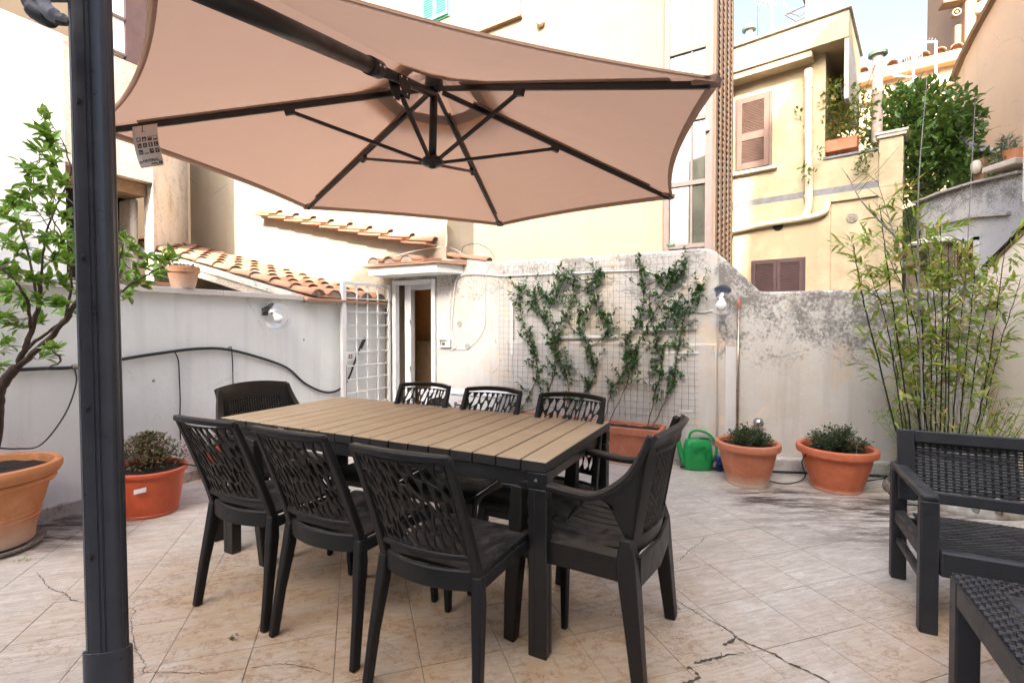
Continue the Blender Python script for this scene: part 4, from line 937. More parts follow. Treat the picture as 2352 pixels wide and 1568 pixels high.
for k in range(6): hm.grid(lambda i, j, k=k: canopy_pt(k, i, .985 + .018 * j) - nU * (.004 + .014 * j), 14, 1)
child(hm, 'edge_hem', M['canopy_hem'], um, fix=False, smooth=True)
vb_ = MB()
for k in range(6): vb_.grid(lambda i, j, k=k: canopy_pt(k, i, .165 + .052 * j) - nU * .004, 8, 2)
child(vb_, 'vent_shade_band', M['canopy_hem'], um, fix=False, smooth=True)  # darker band painted in for the shade under the vent cap
for k in range(6): child(MB().grid(lambda i, j, k=k: canopy_pt(k, i, .0 + .27 * j, sag=0) + nU * (.055 - .02 * j + (.012 * math.cos(i * 6.28 * 3))), 8, 5), 'vent_cap', M['canopy'], um, fix=False, smooth=True)
rib_frac = [.40, .46, .46, .46, .46]
lowC = CU - nU * .405
for k in range(5):
    A = CU.lerp(TIPS[k], .03) - nU * .015; B = TIPS[k] - nU * .004 + (CU - TIPS[k]).normalized() * .03
    rb = child(MB().bar([A, B], .017, .025, up=nU), 'rib', M['rib_metal'], um, bevel=.003)
    tp_ = MB().bar([TIPS[k] + (CU - TIPS[k]).normalized() * .09 - nU * .002, TIPS[k] + nU * .012], [.045, .05], [.012, .03], up=nU); child(tp_, 'rib_tip_pocket', M['canopy_hem'], um, bevel=.004)
    J = A.lerp(B, rib_frac[k]) - nU * .02; d = (J - lowC).normalized()
    child(MB().bar([lowC + Vector((d.x, d.y, 0)) * .035, J], .016, .016), 'strut', M['rib_metal'], um, bevel=.002)
    child(MB().bar([J - (B - A).normalized() * .025, J + (B - A).normalized() * .025], .026, .034, up=nU), 'strut_bracket', M['rib_metal'], um, bevel=.003)
    child(MB().bar([A.lerp(B, .12) + nU * .022, A.lerp(B, .9) + nU * .018], .030, .008, up=nU), 'rib_sleeve', M['canopy_hem'], um)
# centre post and hubs
child(MB().tube([CU + nU * .03, lowC + nU * .02], .021, 12), 'centre_post', M['rib_metal'], um, smooth=True)
hb_ = MB().lathe([(0, .03), (.04, .028), (.058, .012), (.06, -.004), (.045, -.016), (.02, -.02), (.018, -.03), (0, -.032)], 20, tuple(lowC)); child(hb_, 'lower_hub', M['rib_metal'], um, smooth=True)
hb_ = MB().lathe([(0, .04), (.045, .04), (.05, .0), (.04, -.02), (.026, -.03), (0, -.03)], 16, tuple(CU)); child(hb_, 'upper_hub', M['rib_metal'], um)
# boom
dB = (TIPS[5] - CU); end = PB_ + Vector((LEAN * 1.985, 0, 1.985)); b0_ = CU - nU * .045; hd_ = (end - b0_)
child(MB().tube([b0_, b0_ + hd_ * .42], .022, 14), 'boom', M['rib_metal'], um, smooth=True)
child(MB().tube([b0_ + hd_ * .36, b0_ + hd_ * 1.0], .031, 16), 'boom', M['rib_metal'], um, smooth=True)
child(MB().tube([b0_ + hd_ * .345, b0_ + hd_ * .395], .036, 16), 'boom_collar', M['rib_metal'], um, smooth=True)
pB = b0_ + hd_ * .24; ax = hd_.normalized(); side = ax.cross(Vector((0, 0, 1))).normalized(); dn = ax.cross(side); dn = -dn if dn.z > 0 else dn
bk = MB()
for sgn in (-1, 1):
    o_ = pB + side * .025 * sgn; P_ = [o_ - ax * .055 - dn * .01, o_ + ax * .055 - dn * .01, o_ + ax * .045 + dn * .04, o_ + ax * .0 + dn * .085, o_ - ax * .03 + dn * .085, o_ - ax * .055 + dn * .05]
    bk.add([p - side * .003 for p in P_] + [p + side * .003 for p in P_], [tuple(range(6)), tuple(range(11, 5, -1))] + [(i, i + 6, (i + 1) % 6 + 6, (i + 1) % 6) for i in range(6)])
child(bk, 'strut_plate', M['rib_metal'], um)
J = pB + dn * .07 - ax * .01; d = (J - lowC).normalized(); child(MB().bar([lowC + Vector((d.x, d.y, 0)) * .035, J], .018, .018), 'strut', M['rib_metal'], um, bevel=.002)
for q, s_ in ((pB + dn * .0 - ax * .03, 1), (pB + dn * .0 + ax * .03, 1), (pB + dn * .065 - ax * .01, 1), (b0_ + hd_ * .36, 1.35), (b0_ + hd_ * .38, 1.35)):
    n_ = -side if side.y > 0 else side
    for n_ in (side, -side):
        rv = MB().lathe([(0, .003), (.005, .003), (.006, 0)], 8); Mx = frame(q + n_ * (.0285 * s_), ax, n_.cross(ax), n_); rv.v = [tuple(Mx @ Vector(v)) for v in rv.v]; child(rv, 'rivet', M['chrome'], um)
# pole: extruded profile with grooves
prof = [(-.0390, .004), (-.0385, -.006), (-.035, -.013), (-.0335, -.0128), (-.0325, -.0152), (-.0265, -.0195), (-.0130, -.0230), (-.0120, -.0215), (-.0105, -.0215), (-.0095, -.0236), (-.0045, -.0238), (-.0035, -.0222), (-.002, -.0222), (-.001, -.024), (.013, -.0238), (.022, -.0205),
        (.0275, -.016), (.0282, -.0135), (.0298, -.0130), (.0305, -.0115), (.0335, -.0080), (.034, -.0055), (.0358, -.0045), (.0385, .000), (.039, .006)]
prof = prof + [(-x, -y + .008) for x, y in prof]
ang = math.atan2(PB_.x, PB_.y); cp_, sp_ = math.cos(-ang), math.sin(-ang)
pr2 = [(x * cp_ * .84 - y * sp_, x * sp_ * .84 + y * cp_) for x, y in prof]
def extr(mb, pr, z0, z1, sc_=1.0, z1b=None):
    m = len(pr); mb.add([(PB_.x + x * sc_ + LEAN * z0, PB_.y + y * sc_, z0) for x, y in pr] + [(PB_.x + x * sc_ + LEAN * z1, PB_.y + y * sc_, z1 + (z1b or 0) * y) for x, y in pr],
                        [tuple(range(m - 1, -1, -1)), tuple(range(m, 2 * m))] + [(i, (i + 1) % m, (i + 1) % m + m, i + m) for i in range(m)]); return mb
child(extr(MB(), pr2, .1, 2.45), 'pole', M['anthracite'], um, auto=30)
ov = [(math.cos(a) * .0385, math.sin(a) * .029 + .004) for a in [2 * math.pi * i / 28 for i in range(28)]]; ov = [(x * cp_ - y * sp_, x * sp_ + y * cp_) for x, y in ov]
child(extr(MB(), ov, .02, .617, 1.0, -.3), 'pole_sleeve', M['anthracite'], um, auto=30, bevel=.002)
for y in (243, 593, 935, 1275):
    z = HC - (y - 745) * .93 / F; q = MB().lathe([(.0066, -.004), (.0066, .0004), (.0056, .0006), (.0056, -.0002), (0, -.0002)], 18)
    n_ = Vector((-.60, -.80, 0)).normalized(); c_ = PB_ + Vector((pr2[4][0], pr2[4][1], z)) * 1.0
    c_ = Vector((PB_.x + pr2[5][0] * 1.07 + LEAN * z, PB_.y + pr2[5][1] * .96, z)); X_ = Vector((0, 0, 1)); Mx = frame(c_ + n_ * .0015, X_, n_.cross(X_), n_); q.v = [tuple(Mx @ Vector(v)) for v in q.v]
    child(q, 'bolt_hole', M['void'], um)
cb = MB(); cb.box((PB_.x, PB_.y, .03), (1.0, .06, .04)); child(cb, 'cross_base', M['anthracite'], um, bevel=.004); cb = MB(); cb.box((PB_.x, PB_.y, .0301), (.06, .9, .038)); child(cb, 'cross_base', M['anthracite'], um, bevel=.004)
for i in (-1, 1):
    for j in (-1, 1):
        if j > 0: continue
        cb = MB(); cb.box((PB_.x + i * .26, PB_.y + j * .26, .045), (.44, .44, .05)); child(cb, 'base_slab', M['concrete'], um, bevel=.01)
hq = [onY(*p, .86) for p in ((58, -40), (66, -5), (80, 22), (104, 38), (128, 44), (148, 46))]
child(MB().tube(smooth_path(hq), [.013] * 12 + [.016] * 10 + [.010] * 9, 12), 'crank_handle', M['resin_grey'], um, smooth=True)
hq = [onY(*p, .852) for p in ((95, -30), (100, 5), (112, 28), (130, 38), (149, 43))]
child(MB().tube(smooth_path(hq), [.010] * 10 + [.012] * 8 + [.006] * 7, 12), 'crank_knob', M['grey_paint'], um, smooth=True)
hb2 = MB(); hb2.box((-.86, .93, 1.93), (.11, .06, .12)); child(hb2, 'crank_housing', M['anthracite'], um, bevel=.01)

# swing tag hanging from the left rib
A_, B_ = CU, TIPS[4]
bestt = min(range(1, 100), key=lambda i: abs((A_.lerp(B_, i / 100).x / A_.lerp(B_, i / 100).y) - (332 - CX) / F)); Yt = A_.lerp(B_, bestt / 100).y - .03
tl, tr, bl_, br_ = (onY(*p, Yt) for p in ((304.4, 292), (361.2, 284), (323, 387), (378, 379)))
tg = empty('swing_tag', (tl + tr) / 2, label='printed beige swing tag with pictogram icons hanging from the left parasol rib', cat='tag')
def tagpt(u, v, o=0): return tl.lerp(tr, u).lerp(bl_.lerp(br_, u), v) + Vector((0, -.012 * math.sin(math.pi * v) - o, 0))
cdm = MB(); poly = [(0, 0), (1, 0), (1, .93), (.97, .98), (.9, 1), (.1, 1), (.03, .98), (0, .93)]
m = len(poly); rows_ = []
cdm.grid(lambda i, j: tagpt(i if j < .95 else .04 + i * .92, j), 4, 12, th=.0008); child(cdm, 'card', M['tag_paper'], tg, smooth=True)
Xt = (br_ - bl_).normalized(); Wt = (br_ - bl_).length; Ht = (tl - bl_).length
def tM(u, v): c = tagpt(u, v, .0018); Y_ = (tagpt(u, max(0, v - .05)) - tagpt(u, min(1, v + .05))).normalized(); Z_ = Xt.cross(Y_).normalized(); return Matrix.Translation(-tg.location) @ frame(c, Xt, Z_.cross(Xt), Z_)
text('NATERIAL', .0165, M['tag_ink'], tg, tM(.19, .885), space=.98, ext=.0003, bold=.0002)
text('AVEA', .0110, M['tag_ink'], tg, tM(.50, .955), ext=.0003, bold=.0003)
text('SIDE', .0055, M['tag_ink'], tg, tM(.70, .978), ext=.0003)
def tquad(u0, u1, v0, v1, mat, o=.0016, nm='icon'):
    q = MB().grid(lambda i, j: tagpt(u0 + (u1 - u0) * i, v0 + (v1 - v0) * j, o), 1, 2); child(q, nm, mat, tg, fix=False)
for r_ in range(3):
    for c_ in range(4):
        u = .13 + c_ * .225 ; v = .30 + r_ * .15 - c_ * .0
        tquad(u, u + .17, v, v + .105, M['tag_ink'])
        k = r_ * 4 + c_
        for (a, b, c, d) in [[(.3, .7, .2, .8), (.2, .8, .35, .65)], [(.2, .8, .6, .85), (.3, .7, .45, .6)], [(.1, .9, .15, .35), (.4, .6, .5, .6)], [(.1, .9, .1, .7)], [(.2, .35, .2, .4), (.3, .8, .55, .7)], [(.3, .4, .2, .8), (.6, .7, .3, .9)], [(.35, .65, .15, .85)], [(.4, .5, .1, .7), (.2, .9, .75, .85)], [(.2, .8, .55, .75), (.25, .45, .25, .4)], [(.0, 1, .0, .8)], [(.4, .9, .35, .5)], [(.1, .9, .3, .4), (.45, .55, .4, .85)]][k]:
            tquad(u + .17 * a, u + .17 * b, v + .105 * c, v + .105 * d, M['tag_paper'], .0022, 'pictogram')
tquad(.06, .15, .855, .90, M['tag_ink']); tquad(.82, .96, .90, .96, M['tag_ink'])
text('2', .010, M['tag_paper'], tg, Matrix.Translation((0, -.0008, 0)) @ tM(.855, .952), ext=.0003); text('N', .0075, M['tag_paper'], tg, Matrix.Translation((0, -.0008, 0)) @ tM(.07, .893), ext=.0003, shear=.3)
tquad(.38, .42, .0, .17, M['tag_ink']); tquad(.33, .50, .165, .175, M['tag_ink'])

# ============================================================ DINING TABLE
TH_ = .745
NR, NL, FR, FLc = (onz(*p, TH_) for p in ((1246, 1063.6), (506, 955), (1402.7, 969.7), (798, 910)))
xt = Vector((-D1[0], -D1[1], 0)).normalized(); yt = Vector((*D2, 0)).normalized()
ctr = (NR + NL + FR + FLc) / 4; LT = ((NR - NL).length + (FR - FLc).length) / 2; WT = ((NR - FR).length + (NL - FLc).length) / 2
tbl = empty('dining_table', (ctr.x, ctr.y, 0), math.atan2(xt.y, xt.x), label='long extending dining table with tan slatted top and black metal frame', cat='table')
ns = 18; gap = .0075; sw = LT / ns
for i in range(ns):
    w_ = sw - gap; q = MB(); x_ = -LT / 2 + (i + .5) * sw
    if i == 8: x_ -= .0015
    if i == 9: x_ += .0015
    q.hexa([(-w_ / 2, -WT / 2, -.040), (w_ / 2, -WT / 2, -.040), (w_ / 2, WT / 2, -.040), (-w_ / 2, WT / 2, -.040), (-w_ / 2, -WT / 2, -.0035), (w_ / 2, -WT / 2, -.0035), (w_ / 2, WT / 2, -.0035), (-w_ / 2, WT / 2, -.0035)])
    q.mi = 1; e_ = .0022; q.hexa([(-w_ / 2, -WT / 2, -.0036), (w_ / 2, -WT / 2, -.0036), (w_ / 2, WT / 2, -.0036), (-w_ / 2, WT / 2, -.0036), (-w_ / 2 + e_, -WT / 2 + e_ * 2, 0), (w_ / 2 - e_, -WT / 2 + e_ * 2, 0), (w_ / 2 - e_, WT / 2 - e_ * 2, 0), (-w_ / 2 + e_, WT / 2 - e_ * 2, 0)])
    o = q.build('slat', [M['slat_side'], M['slat']], tbl); o.location = (x_, 0, TH_ + rnd.uniform(-.0006, .0006))
def tb_box(nm, c, d, bev=.003, mat='black_metal'): o = MB().box(c, d).build(nm, M[mat], tbl, bevel=bev); return o
for s_ in (-1, 1):
    tb_box('side_rail', (0, s_ * (WT / 2 - .035), .668), (LT - .14, .035, .060)); tb_box('slat_support', (0, s_ * (WT / 2 - .12), .6985), (LT - .06, .03, .012)); tb_box('slat_support', (0, s_ * (WT / 2 - .40), .6985), (LT - .06, .03, .012))
    tb_box('end_rail', (s_ * (LT / 2 - .045), 0, .662), (.030, WT - .14, .040)); tb_box('end_runner', (s_ * (LT / 2 - .045), 0, .6905), (.022, WT - .16, .012))
    for t_ in (-1, 1):
        lx, ly = s_ * (LT / 2 - .042), t_ * (WT / 2 - .034)
        lg = MB(); lg.box((lx, ly, .3185), (.075, .055, .637)); o = lg.build('leg', M['black_metal'], tbl, bevel=.004)
        gr_ = MB(); gr_.box((lx + s_ * .0378, ly, .32), (.0012, .004, .60)); gr_.box((lx - .012, ly + t_ * .0278, .32), (.003, .0012, .60)); gr_.build('leg_groove', M['void'], o)
        cr_ = MB(); cr_.box((lx, ly, .669), (.080, .060, .062)); cr_.build('corner_joint', M['black_metal'], tbl, bevel=.004)
        gs = MB(); gs.bar([(lx - s_ * .03, ly - t_ * .002, .632), (lx - s_ * .165, ly - t_ * .002, .628)], .035, [.026, .018], up=(0, 0, 1)); gs.build('gusset', M['black_metal'], tbl, bevel=.008)
        sc_ = MB().lathe([(0, .004), (.006, .003), (.0075, 0)], 10); Mx = frame((lx - s_ * .005, ly + t_ * .0305, .67), (1, 0, 0), (0, 0, 1), (0, t_, 0)); sc_.v = [tuple(Mx @ Vector(v)) for v in sc_.v]; sc_.build('screw', M['chrome'], tbl)
        foot = MB().box((lx, ly, .004), (.07, .05, .008)); foot.build('foot_cap', M['resin'], tbl)
bd = MB().box((-LT / 2 + sw * 4.55, -WT / 2 - .0012, TH_ - .019), (.040, .002, .016)); bd = bd.build('maker_badge', M['chrome'], tbl)
text('innova', .0115, M['tag_ink'], tbl, frame(Vector((-LT / 2 + sw * 4.55, -WT / 2 - .0026, TH_ - .0225)), (1, 0, 0), (0, 0, 1), (0, -1, 0)), align='CENTER', ext=.0002)
stk_ = MB().lathe([(0, .0006), (.011, .0006), (.011, 0)], 18); Mx = frame((-LT / 2 + .042 , -WT / 2 + .034 - .0282, .38), (1, 0, 0), (0, 0, 1), (0, -1, 0)); stk_.v = [tuple(Mx @ Vector(v)) for v in stk_.v]; stk_.build('sticker', M['white_plastic'], tbl)
text('B', .013, M['tag_ink'], tbl, frame(Vector((-LT / 2 + .042, -WT / 2 + .034 - .0292, .3755)), (1, 0, 0), (0, 0, 1), (0, -1, 0)), align='CENTER', ext=.0002)

# ============================================================ SIDE CHAIRS with branching openwork backs
def clip(poly, n, d):
    out = []
    for i in range(len(poly)):
        a, b = poly[i], poly[(i + 1) % len(poly)]; da = a[0] * n[0] + a[1] * n[1] - d; db = b[0] * n[0] + b[1] * n[1] - d
        if da <= 0: out.append(a)
        if (da < 0 < db) or (db < 0 < da): t = da / (da - db); out.append((a[0] + (b[0] - a[0]) * t, a[1] + (b[1] - a[1]) * t))
    return out
def lattice_cells(W, H, seed=3):
    r_ = random.Random(seed); pts = []; nx, nz = 10, 5
    for j in range(nz):
        for i in range(nx): pts.append(((i + .5 + .5 * (j % 2) - .25 + r_.uniform(-.36, .36)) / nx, (j + .5 + r_.uniform(-.42, .42)) / nz))
    K, SH = .34, .20                                    # cells stretched upwards and leaning
    fw = lambda x, z: (x + SH * z + .05 * math.sin(z * 11 + x * 6), z * K); 
    P = [fw(u * W, v * H) for u, v in pts]; cells = []
    inv_ = lambda q: (q[0] - SH * q[1] / K, q[1] / K)
    P = [(u * W + SH * v * H, v * H * K) for u, v in pts]
    for i, p in enumerate(P):
        poly = [(0, 0), (W, 0), (W + SH * H, H * K), (SH * H, H * K)]
        for j, q in enumerate(P):
            if i == j: continue
            n = (q[0] - p[0], q[1] - p[1]); d = (q[0] ** 2 + q[1] ** 2 - p[0] ** 2 - p[1] ** 2) / 2
            poly = clip(poly, n, d)
            if len(poly) < 3: break
        if len(poly) >= 3: cells.append([inv_(q) for q in poly])
    return cells
def inset(poly, w):
    n = len(poly); A = sum(poly[i][0] * poly[(i + 1) % n][1] - poly[(i + 1) % n][0] * poly[i][1] for i in range(n)) / 2
    if A < 0: poly = poly[::-1]
    out = list(poly)
    for i in range(n):
        a, b = poly[i], poly[(i + 1) % n]; ex, ez = b[0] - a[0], b[1] - a[1]; L_ = math.hypot(ex, ez)
        if L_ < 1e-7: continue
        nx, nz = ez / L_, -ex / L_; out = clip(out, (nx, nz), a[0] * nx + a[1] * nz - w)
        if len(out) < 3: return poly, None
    return poly, out
def rounded(poly):
    out = []
    for i in range(len(poly)):
        a, b, c = poly[i - 1], poly[i], poly[(i + 1) % len(poly)]
        out += [(b[0] * .62 + a[0] * .38, b[1] * .62 + a[1] * .38), (b[0] * .62 + c[0] * .38, b[1] * .62 + c[1] * .38)]
    return out
def back_surface(x, z):       # openwork surface in chair space; x across, z height
    t = (z - .42) / .45; y = -.19 - .17 * max(t, 0) ** 1.15 - .050 * (1 - (x / .20) ** 2) * (.45 + .55 * t)
    return Vector((x, y, z))
def lattice_mesh():
    W, H = .350, .325; x0, z0 = -W / 2, .520; mb = MB(); th = .008
    for cell in lattice_cells(W, H):
        outer, inn = inset(cell, .0031)
        def S3(p, k=0):
            q = back_surface(x0 + p[0], z0 + p[1]); return q + Vector((0, .012 * .5 - k * th, 0))
        if inn is None or len(inn) < 3:
            n = len(outer); mb.add([S3(p) for p in outer] + [S3(p, 1) for p in outer], [tuple(range(n)), tuple(range(2 * n - 1, n - 1, -1))]); continue
        inn = rounded(inn)
        cx_ = sum(p[0] for p in inn) / len(inn); cz_ = sum(p[1] for p in inn) / len(inn)
        # resample both loops by angle so they can be bridged
        def cast(poly, a):
            dx, dz = math.cos(a), math.sin(a); best = None
            for i in range(len(poly)):
                p, q = poly[i], poly[(i + 1) % len(poly)]; ex, ez = q[0] - p[0], q[1] - p[1]; det = dx * -ez + ex * dz
                if abs(det) < 1e-12: continue
                t = ((p[0] - cx_) * -ez + ex * (p[1] - cz_)) / det; s_ = (dx * (p[1] - cz_) - dz * (p[0] - cx_)) / det
                if t > 0 and -1e-6 <= s_ <= 1 + 1e-6 and (best is None or t > best): best = t
            return (cx_ + dx * best, cz_ + dz * best) if best else None
        angs = sorted(set([round(math.atan2(p[1] - cz_, p[0] - cx_), 4) for p in outer + inn])); O_, I_ = [], []
        for a in angs:
            o_, i_ = cast(outer, a), cast(inn, a)
            if o_ and i_: O_.append(o_); I_.append(i_)
        n = len(O_)
        if n < 3: continue
        vs = [S3(p) for p in O_] + [S3(p) for p in I_] + [S3(p, 1) for p in O_] + [S3(p, 1) for p in I_]; fs = []
        for i in range(n):
            j = (i + 1) % n; fs += [(i, j, n + j, n + i), (2 * n + j, 2 * n + i, 3 * n + i, 3 * n + j), (n + i, n + j, 3 * n + j, 3 * n + i)]
        mb.add(vs, fs)
    return mb
LAT = lattice_mesh().mesh('openwork_panel', M['resin']); 
def chair_proto():
    r_ = empty('side_chair', (0, 0, 0), cat='chair')
    k = [math.sin(i * math.pi / 10) for i in range(11)]
    # seat: dished shell with rounded front
    def seat(u, v):
        x = (u - .5) * 2; y = -.200 + .425 * v; hw = .205 + .022 * v; z = .447 - .016 * (1 - x * x) * math.sin(math.pi * min(1, v * 1.02)) - .030 * max(0, (v - .86) / .14) ** 2
        return (x * hw, y, z)
    MB().grid(seat, 14, 16, th=-.012).build('seat', M['resin'], r_, auto=50)
    sk = MB()
    for s_ in (-1, 1): sk.bar([(s_ * .200, -.20, .415), (s_ * .212, .0, .418), (s_ * .222, .205, .415)], .014, .045)
    sk.bar([(-.218, .212, .405), (0, .218, .410), (.218, .212, .405)], .014, .040)
    sk.build('seat_apron', M['resin'], r_, bevel=.004)
    for s_ in (-1, 1):
        MB().bar([(s_ * .226, .235, 0), (s_ * .222, .225, .18), (s_ * .214, .208, .38), (s_ * .208, .195, .435)], [.026, .034, .046, .050], [.030, .036, .046, .050], up=(0, 1, 0)).build('leg', M['resin'], r_, bevel=.007)
        MB().bar([(s_ * .232, -.262, 0), (s_ * .222, -.235, .18), (s_ * .206, -.205, .36), (s_ * .200, -.197, .45)], [.028, .032, .040, .036], [.036, .038, .046, .040], up=(0, 1, 0)).build('leg', M['resin'], r_, bevel=.007)
    fr = MB()
    for s_ in (-1, 1): fr.bar([Vector((s_ * (.198 - .008 * i / 8), back_surface(.188, .44 + .425 * i / 8).y + .002, .44 + .425 * i / 8)) for i in range(9)], [.034 - .008 * i / 8 for i in range(9)], [.032 - .010 * i / 8 for i in range(9)], up=(0, 1, 0))
    fr.bar([Vector((x, back_surface(x, .862).y, .860 + .010 * (1 - (x / .19) ** 2))) for x in [-.196 + .392 * i / 14 for i in range(15)]], .030, .024, up=(0, 0, 1))
    fr.bar([Vector((x, back_surface(x, .510).y, .512)) for x in [-.19 + .38 * i / 12 for i in range(13)]], .020, .022)
    fr.build('back_frame', M['resin'], r_, bevel=.006)
    MB().bar([Vector((x, back_surface(x, .44).y - .020 * (1 - (x / .2) ** 2), .432)) for x in [-.196 + .392 * i / 12 for i in range(13)]], .018, .068).build('lower_back_rail', M['resin'], r_, bevel=.006)
    link('openwork_panel', LAT, r_)
    return r_
proto = chair_proto(); first = [True]; proto.scale = (.94, 1, 1)
fz = -math.atan2(.453, .891)
def put_chair(x, y, rz, label, group):
    o = proto if first[0] else copy_tree(proto); first[0] = False
    o.location = (x, y, 0); o.rotation_euler = (0, 0, rz); o['label'] = label; o['group'] = group
GC = 'black openwork side chairs round the table'
put_chair(-.190, 1.805, fz + R(1), 'black openwork side chair closest to the camera, pushed in beside the near right table leg', GC)
put_chair(-.645, 2.075, fz, 'black openwork side chair in the middle of the near row, back towards the camera', GC)
put_chair(-1.095, 2.300, fz + R(2), 'black openwork side chair in the near row beside the red tub', GC)
put_chair(-.70, 2.76, fz + math.pi + R(3), 'black openwork side chair across the table in front of the open doorway', GC)
put_chair(-.275, 2.545, fz + math.pi, 'black openwork side chair across the table in front of the air conditioner', GC)
put_chair(.145, 2.30, fz + math.pi - R(2), 'black openwork side chair across the table in front of the terracotta trough', GC)

# ============================================================ ARMCHAIRS
def weave(fn, nu, nv, hw=.72, vw=.45, amp=.0028, off=0):
    """plaited strands over fn(u,v)->point,normal ; horizontal strands run along u"""
    mb = MB()
    for j in range(nv):
        for i in range(nu):
            up = ((i + j) % 2) * 2 - 1; vs = []
            for k, t in enumerate((0, .3, .7, 1)):
                a = amp * up * (0 if k in (0, 3) else 1)
                for w_ in (-.5, .5):
                    p, n = fn((i + t) / nu, (j + .5 + w_ * hw) / nv); vs.append(p + n * (a + off))
            mb.add(vs, [(0, 2, 3, 1), (2, 4, 5, 3), (4, 6, 7, 5)])
            vs = []
            for k, t in enumerate((0, .3, .7, 1)):
                a = -amp * up * (0 if k in (0, 3) else 1) * .6
                for w_ in (-.5, .5):
                    p, n = fn((i + .5 + w_ * vw) / nu, (j + t) / nv); vs.append(p + n * (a + off))
            mb.add(vs, [(0, 1, 3, 2), (2, 3, 5, 4), (4, 5, 7, 6)])
    return mb
def arm_back(x, z):
    t = (z - .44) / .45; hw = .205 + .02 * t
    return Vector((x, -.20 - .080 * t - .045 * (1 - (x / .23) ** 2) - .02 * max(0, t - .8) * 5 * .5, z))
def armchair_proto():
    r_ = empty('armchair', (0, 0, 0), cat='armchair'); mt = M['resin_arm']
    def wf(u, v):
        x = (u - .5) * .330; z = .50 + .30 * v; p = arm_back(x, z); n = Vector((-x * 1.9, -1, -.2)).normalized(); return p + n * .004, n
    wv = weave(wf, 22, 22, .86, .9, .0032); wv.build('woven_back_panel', mt, r_, fix=False, kind='stuff')
    sh = MB(); sh.grid(lambda u, v: arm_back((u - .5) * .332, .498 + .304 * v) + Vector((0, .006, 0)), 8, 8, th=.003)
    fr = MB()
    top_ = lambda x: .895 - .05 * (x / .22) ** 2 * .4
    fr.grid(lambda u, v: arm_back((u - .5) * .44, .80 + (top_((u - .5) * .44) - .80) * v) + Vector((0, -.03 * max(0, v - .5), 0)), 14, 5, th=-.018)
    fr.grid(lambda u, v: arm_back((u - .5) * .42, .44 + .062 * v), 12, 2, th=-.016)
    for s_ in (-1, 1): fr.grid(lambda u, v, s_=s_: arm_back(s_ * (.163 + (.045 + .012 * v) * u), .44 + .37 * v), 3, 8, th=-.016 if s_ > 0 else .016)
    fr.build('back_frame', mt, r_, auto=60)
    MB().bar([arm_back(x, .815) + Vector((0, -.012, 0)) for x in [-.185 + .37 * i / 12 for i in range(13)]], .022, .010).build('back_ledge', mt, r_, bevel=.002)
    # seat with long slots
    st = MB(); edge = .05
    st.bar([(-.21, -.20, .428), (-.225, .21, .432)], .075, .016); st.bar([(.21, -.20, .428), (.225, .21, .432)], .075, .016)
    st.grid(lambda u, v: ((u - .5) * .37, .155 + .085 * v, .438 - .03 * max(0, v - .4) ** 1.5), 8, 5, th=-.014); st.grid(lambda u, v: ((u - .5) * .36, -.235 + .05 * v, .425), 6, 2, th=-.014)
    st.build('seat', mt, r_, auto=50)
    for i in range(7):
        x = -.156 + i * .052
        MB().grid(lambda u, v, x=x: (x + (u - .5) * .0475, -.186 + .342 * v, .430 - .014 * math.sin(math.pi * v) + .004 * (abs(x) / .15)), 2, 8, th=-.012).build('seat_slat', mt, r_)
    ap = MB()
    for s_ in (-1, 1): ap.bar([(s_ * .235, -.22, .39), (s_ * .248, .0, .395), (s_ * .250, .20, .39)], .014, .085)
    ap.bar([(-.24, .235, .39), (0, .245, .395), (.24, .235, .39)], .014, .075); ap.bar([(-.21, -.25, .385), (0, -.268, .38), (.21, -.25, .385)], .014, .11)
    ap.build('seat_apron', mt, r_, bevel=.004)
    for s_ in (-1, 1):
        MB().bar([(s_ * .235, .255, 0), (s_ * .242, .240, .20), (s_ * .252, .215, .42), (s_ * .262, .205, .635)], [.045, .055, .060, .045], [.050, .058, .062, .050], up=(0, 1, 0)).build('leg', mt, r_, bevel=.006)
        MB().bar([(s_ * .235, -.262, 0), (s_ * .230, -.240, .20), (s_ * .222, -.215, .42), (s_ * .215, -.21, .50)], [.050, .062, .078, .05], [.045, .056, .070, .04], up=(0, 1, 0)).build('leg', mt, r_, bevel=.006)
        pth = smooth_path([(s_ * .254, .225, .640), (s_ * .262, .12, .652), (s_ * .264, -.02, .640), (s_ * .268, -.12, .650), (s_ * .240, -.212, .715), (s_ * .218, -.262, .80), (s_ * .205, -.288, .868)], 4)
        n_ = len(pth); MB().bar(pth, [.050 - .022 * (i / n_) ** 2 for i in range(n_)], .026, up=(0, .3, 1)).build('armrest', mt, r_, bevel=.007)
        wg = MB(); A = [(s_ * .262, -.10, .640), (s_ * .240, -.212, .705), (s_ * .220, -.260, .79), (s_ * .206, -.286, .85)]; B = [(s_ * .250, -.165, .615), (s_ * .205, -.215, .46), (s_ * .196, -.240, .62), (s_ * .190, -.272, .80)]
        wg.grid(lambda u, v: Vector(A[int(round(u * 3))]).lerp(Vector(B[int(round(u * 3))]), v), 3, 3, th=.012); wg.build('side_wing', mt, r_, auto=50)
    return r_
ac = armchair_proto(); ac.location = (.336, 2.0, 0); ac.rotation_euler = (0, 0, math.atan2(.859, .512))
ac['label'] = 'dark armchair with woven back at the near right end of the table'; ac['group'] = 'woven back armchairs at the table ends'
a2 = copy_tree(ac); a2.location = (-1.36, 2.86, 0); a2.rotation_euler = (0, 0, math.atan2(-.82, -.57))
a2['label'] = 'dark armchair with woven back at the far left end of the table'

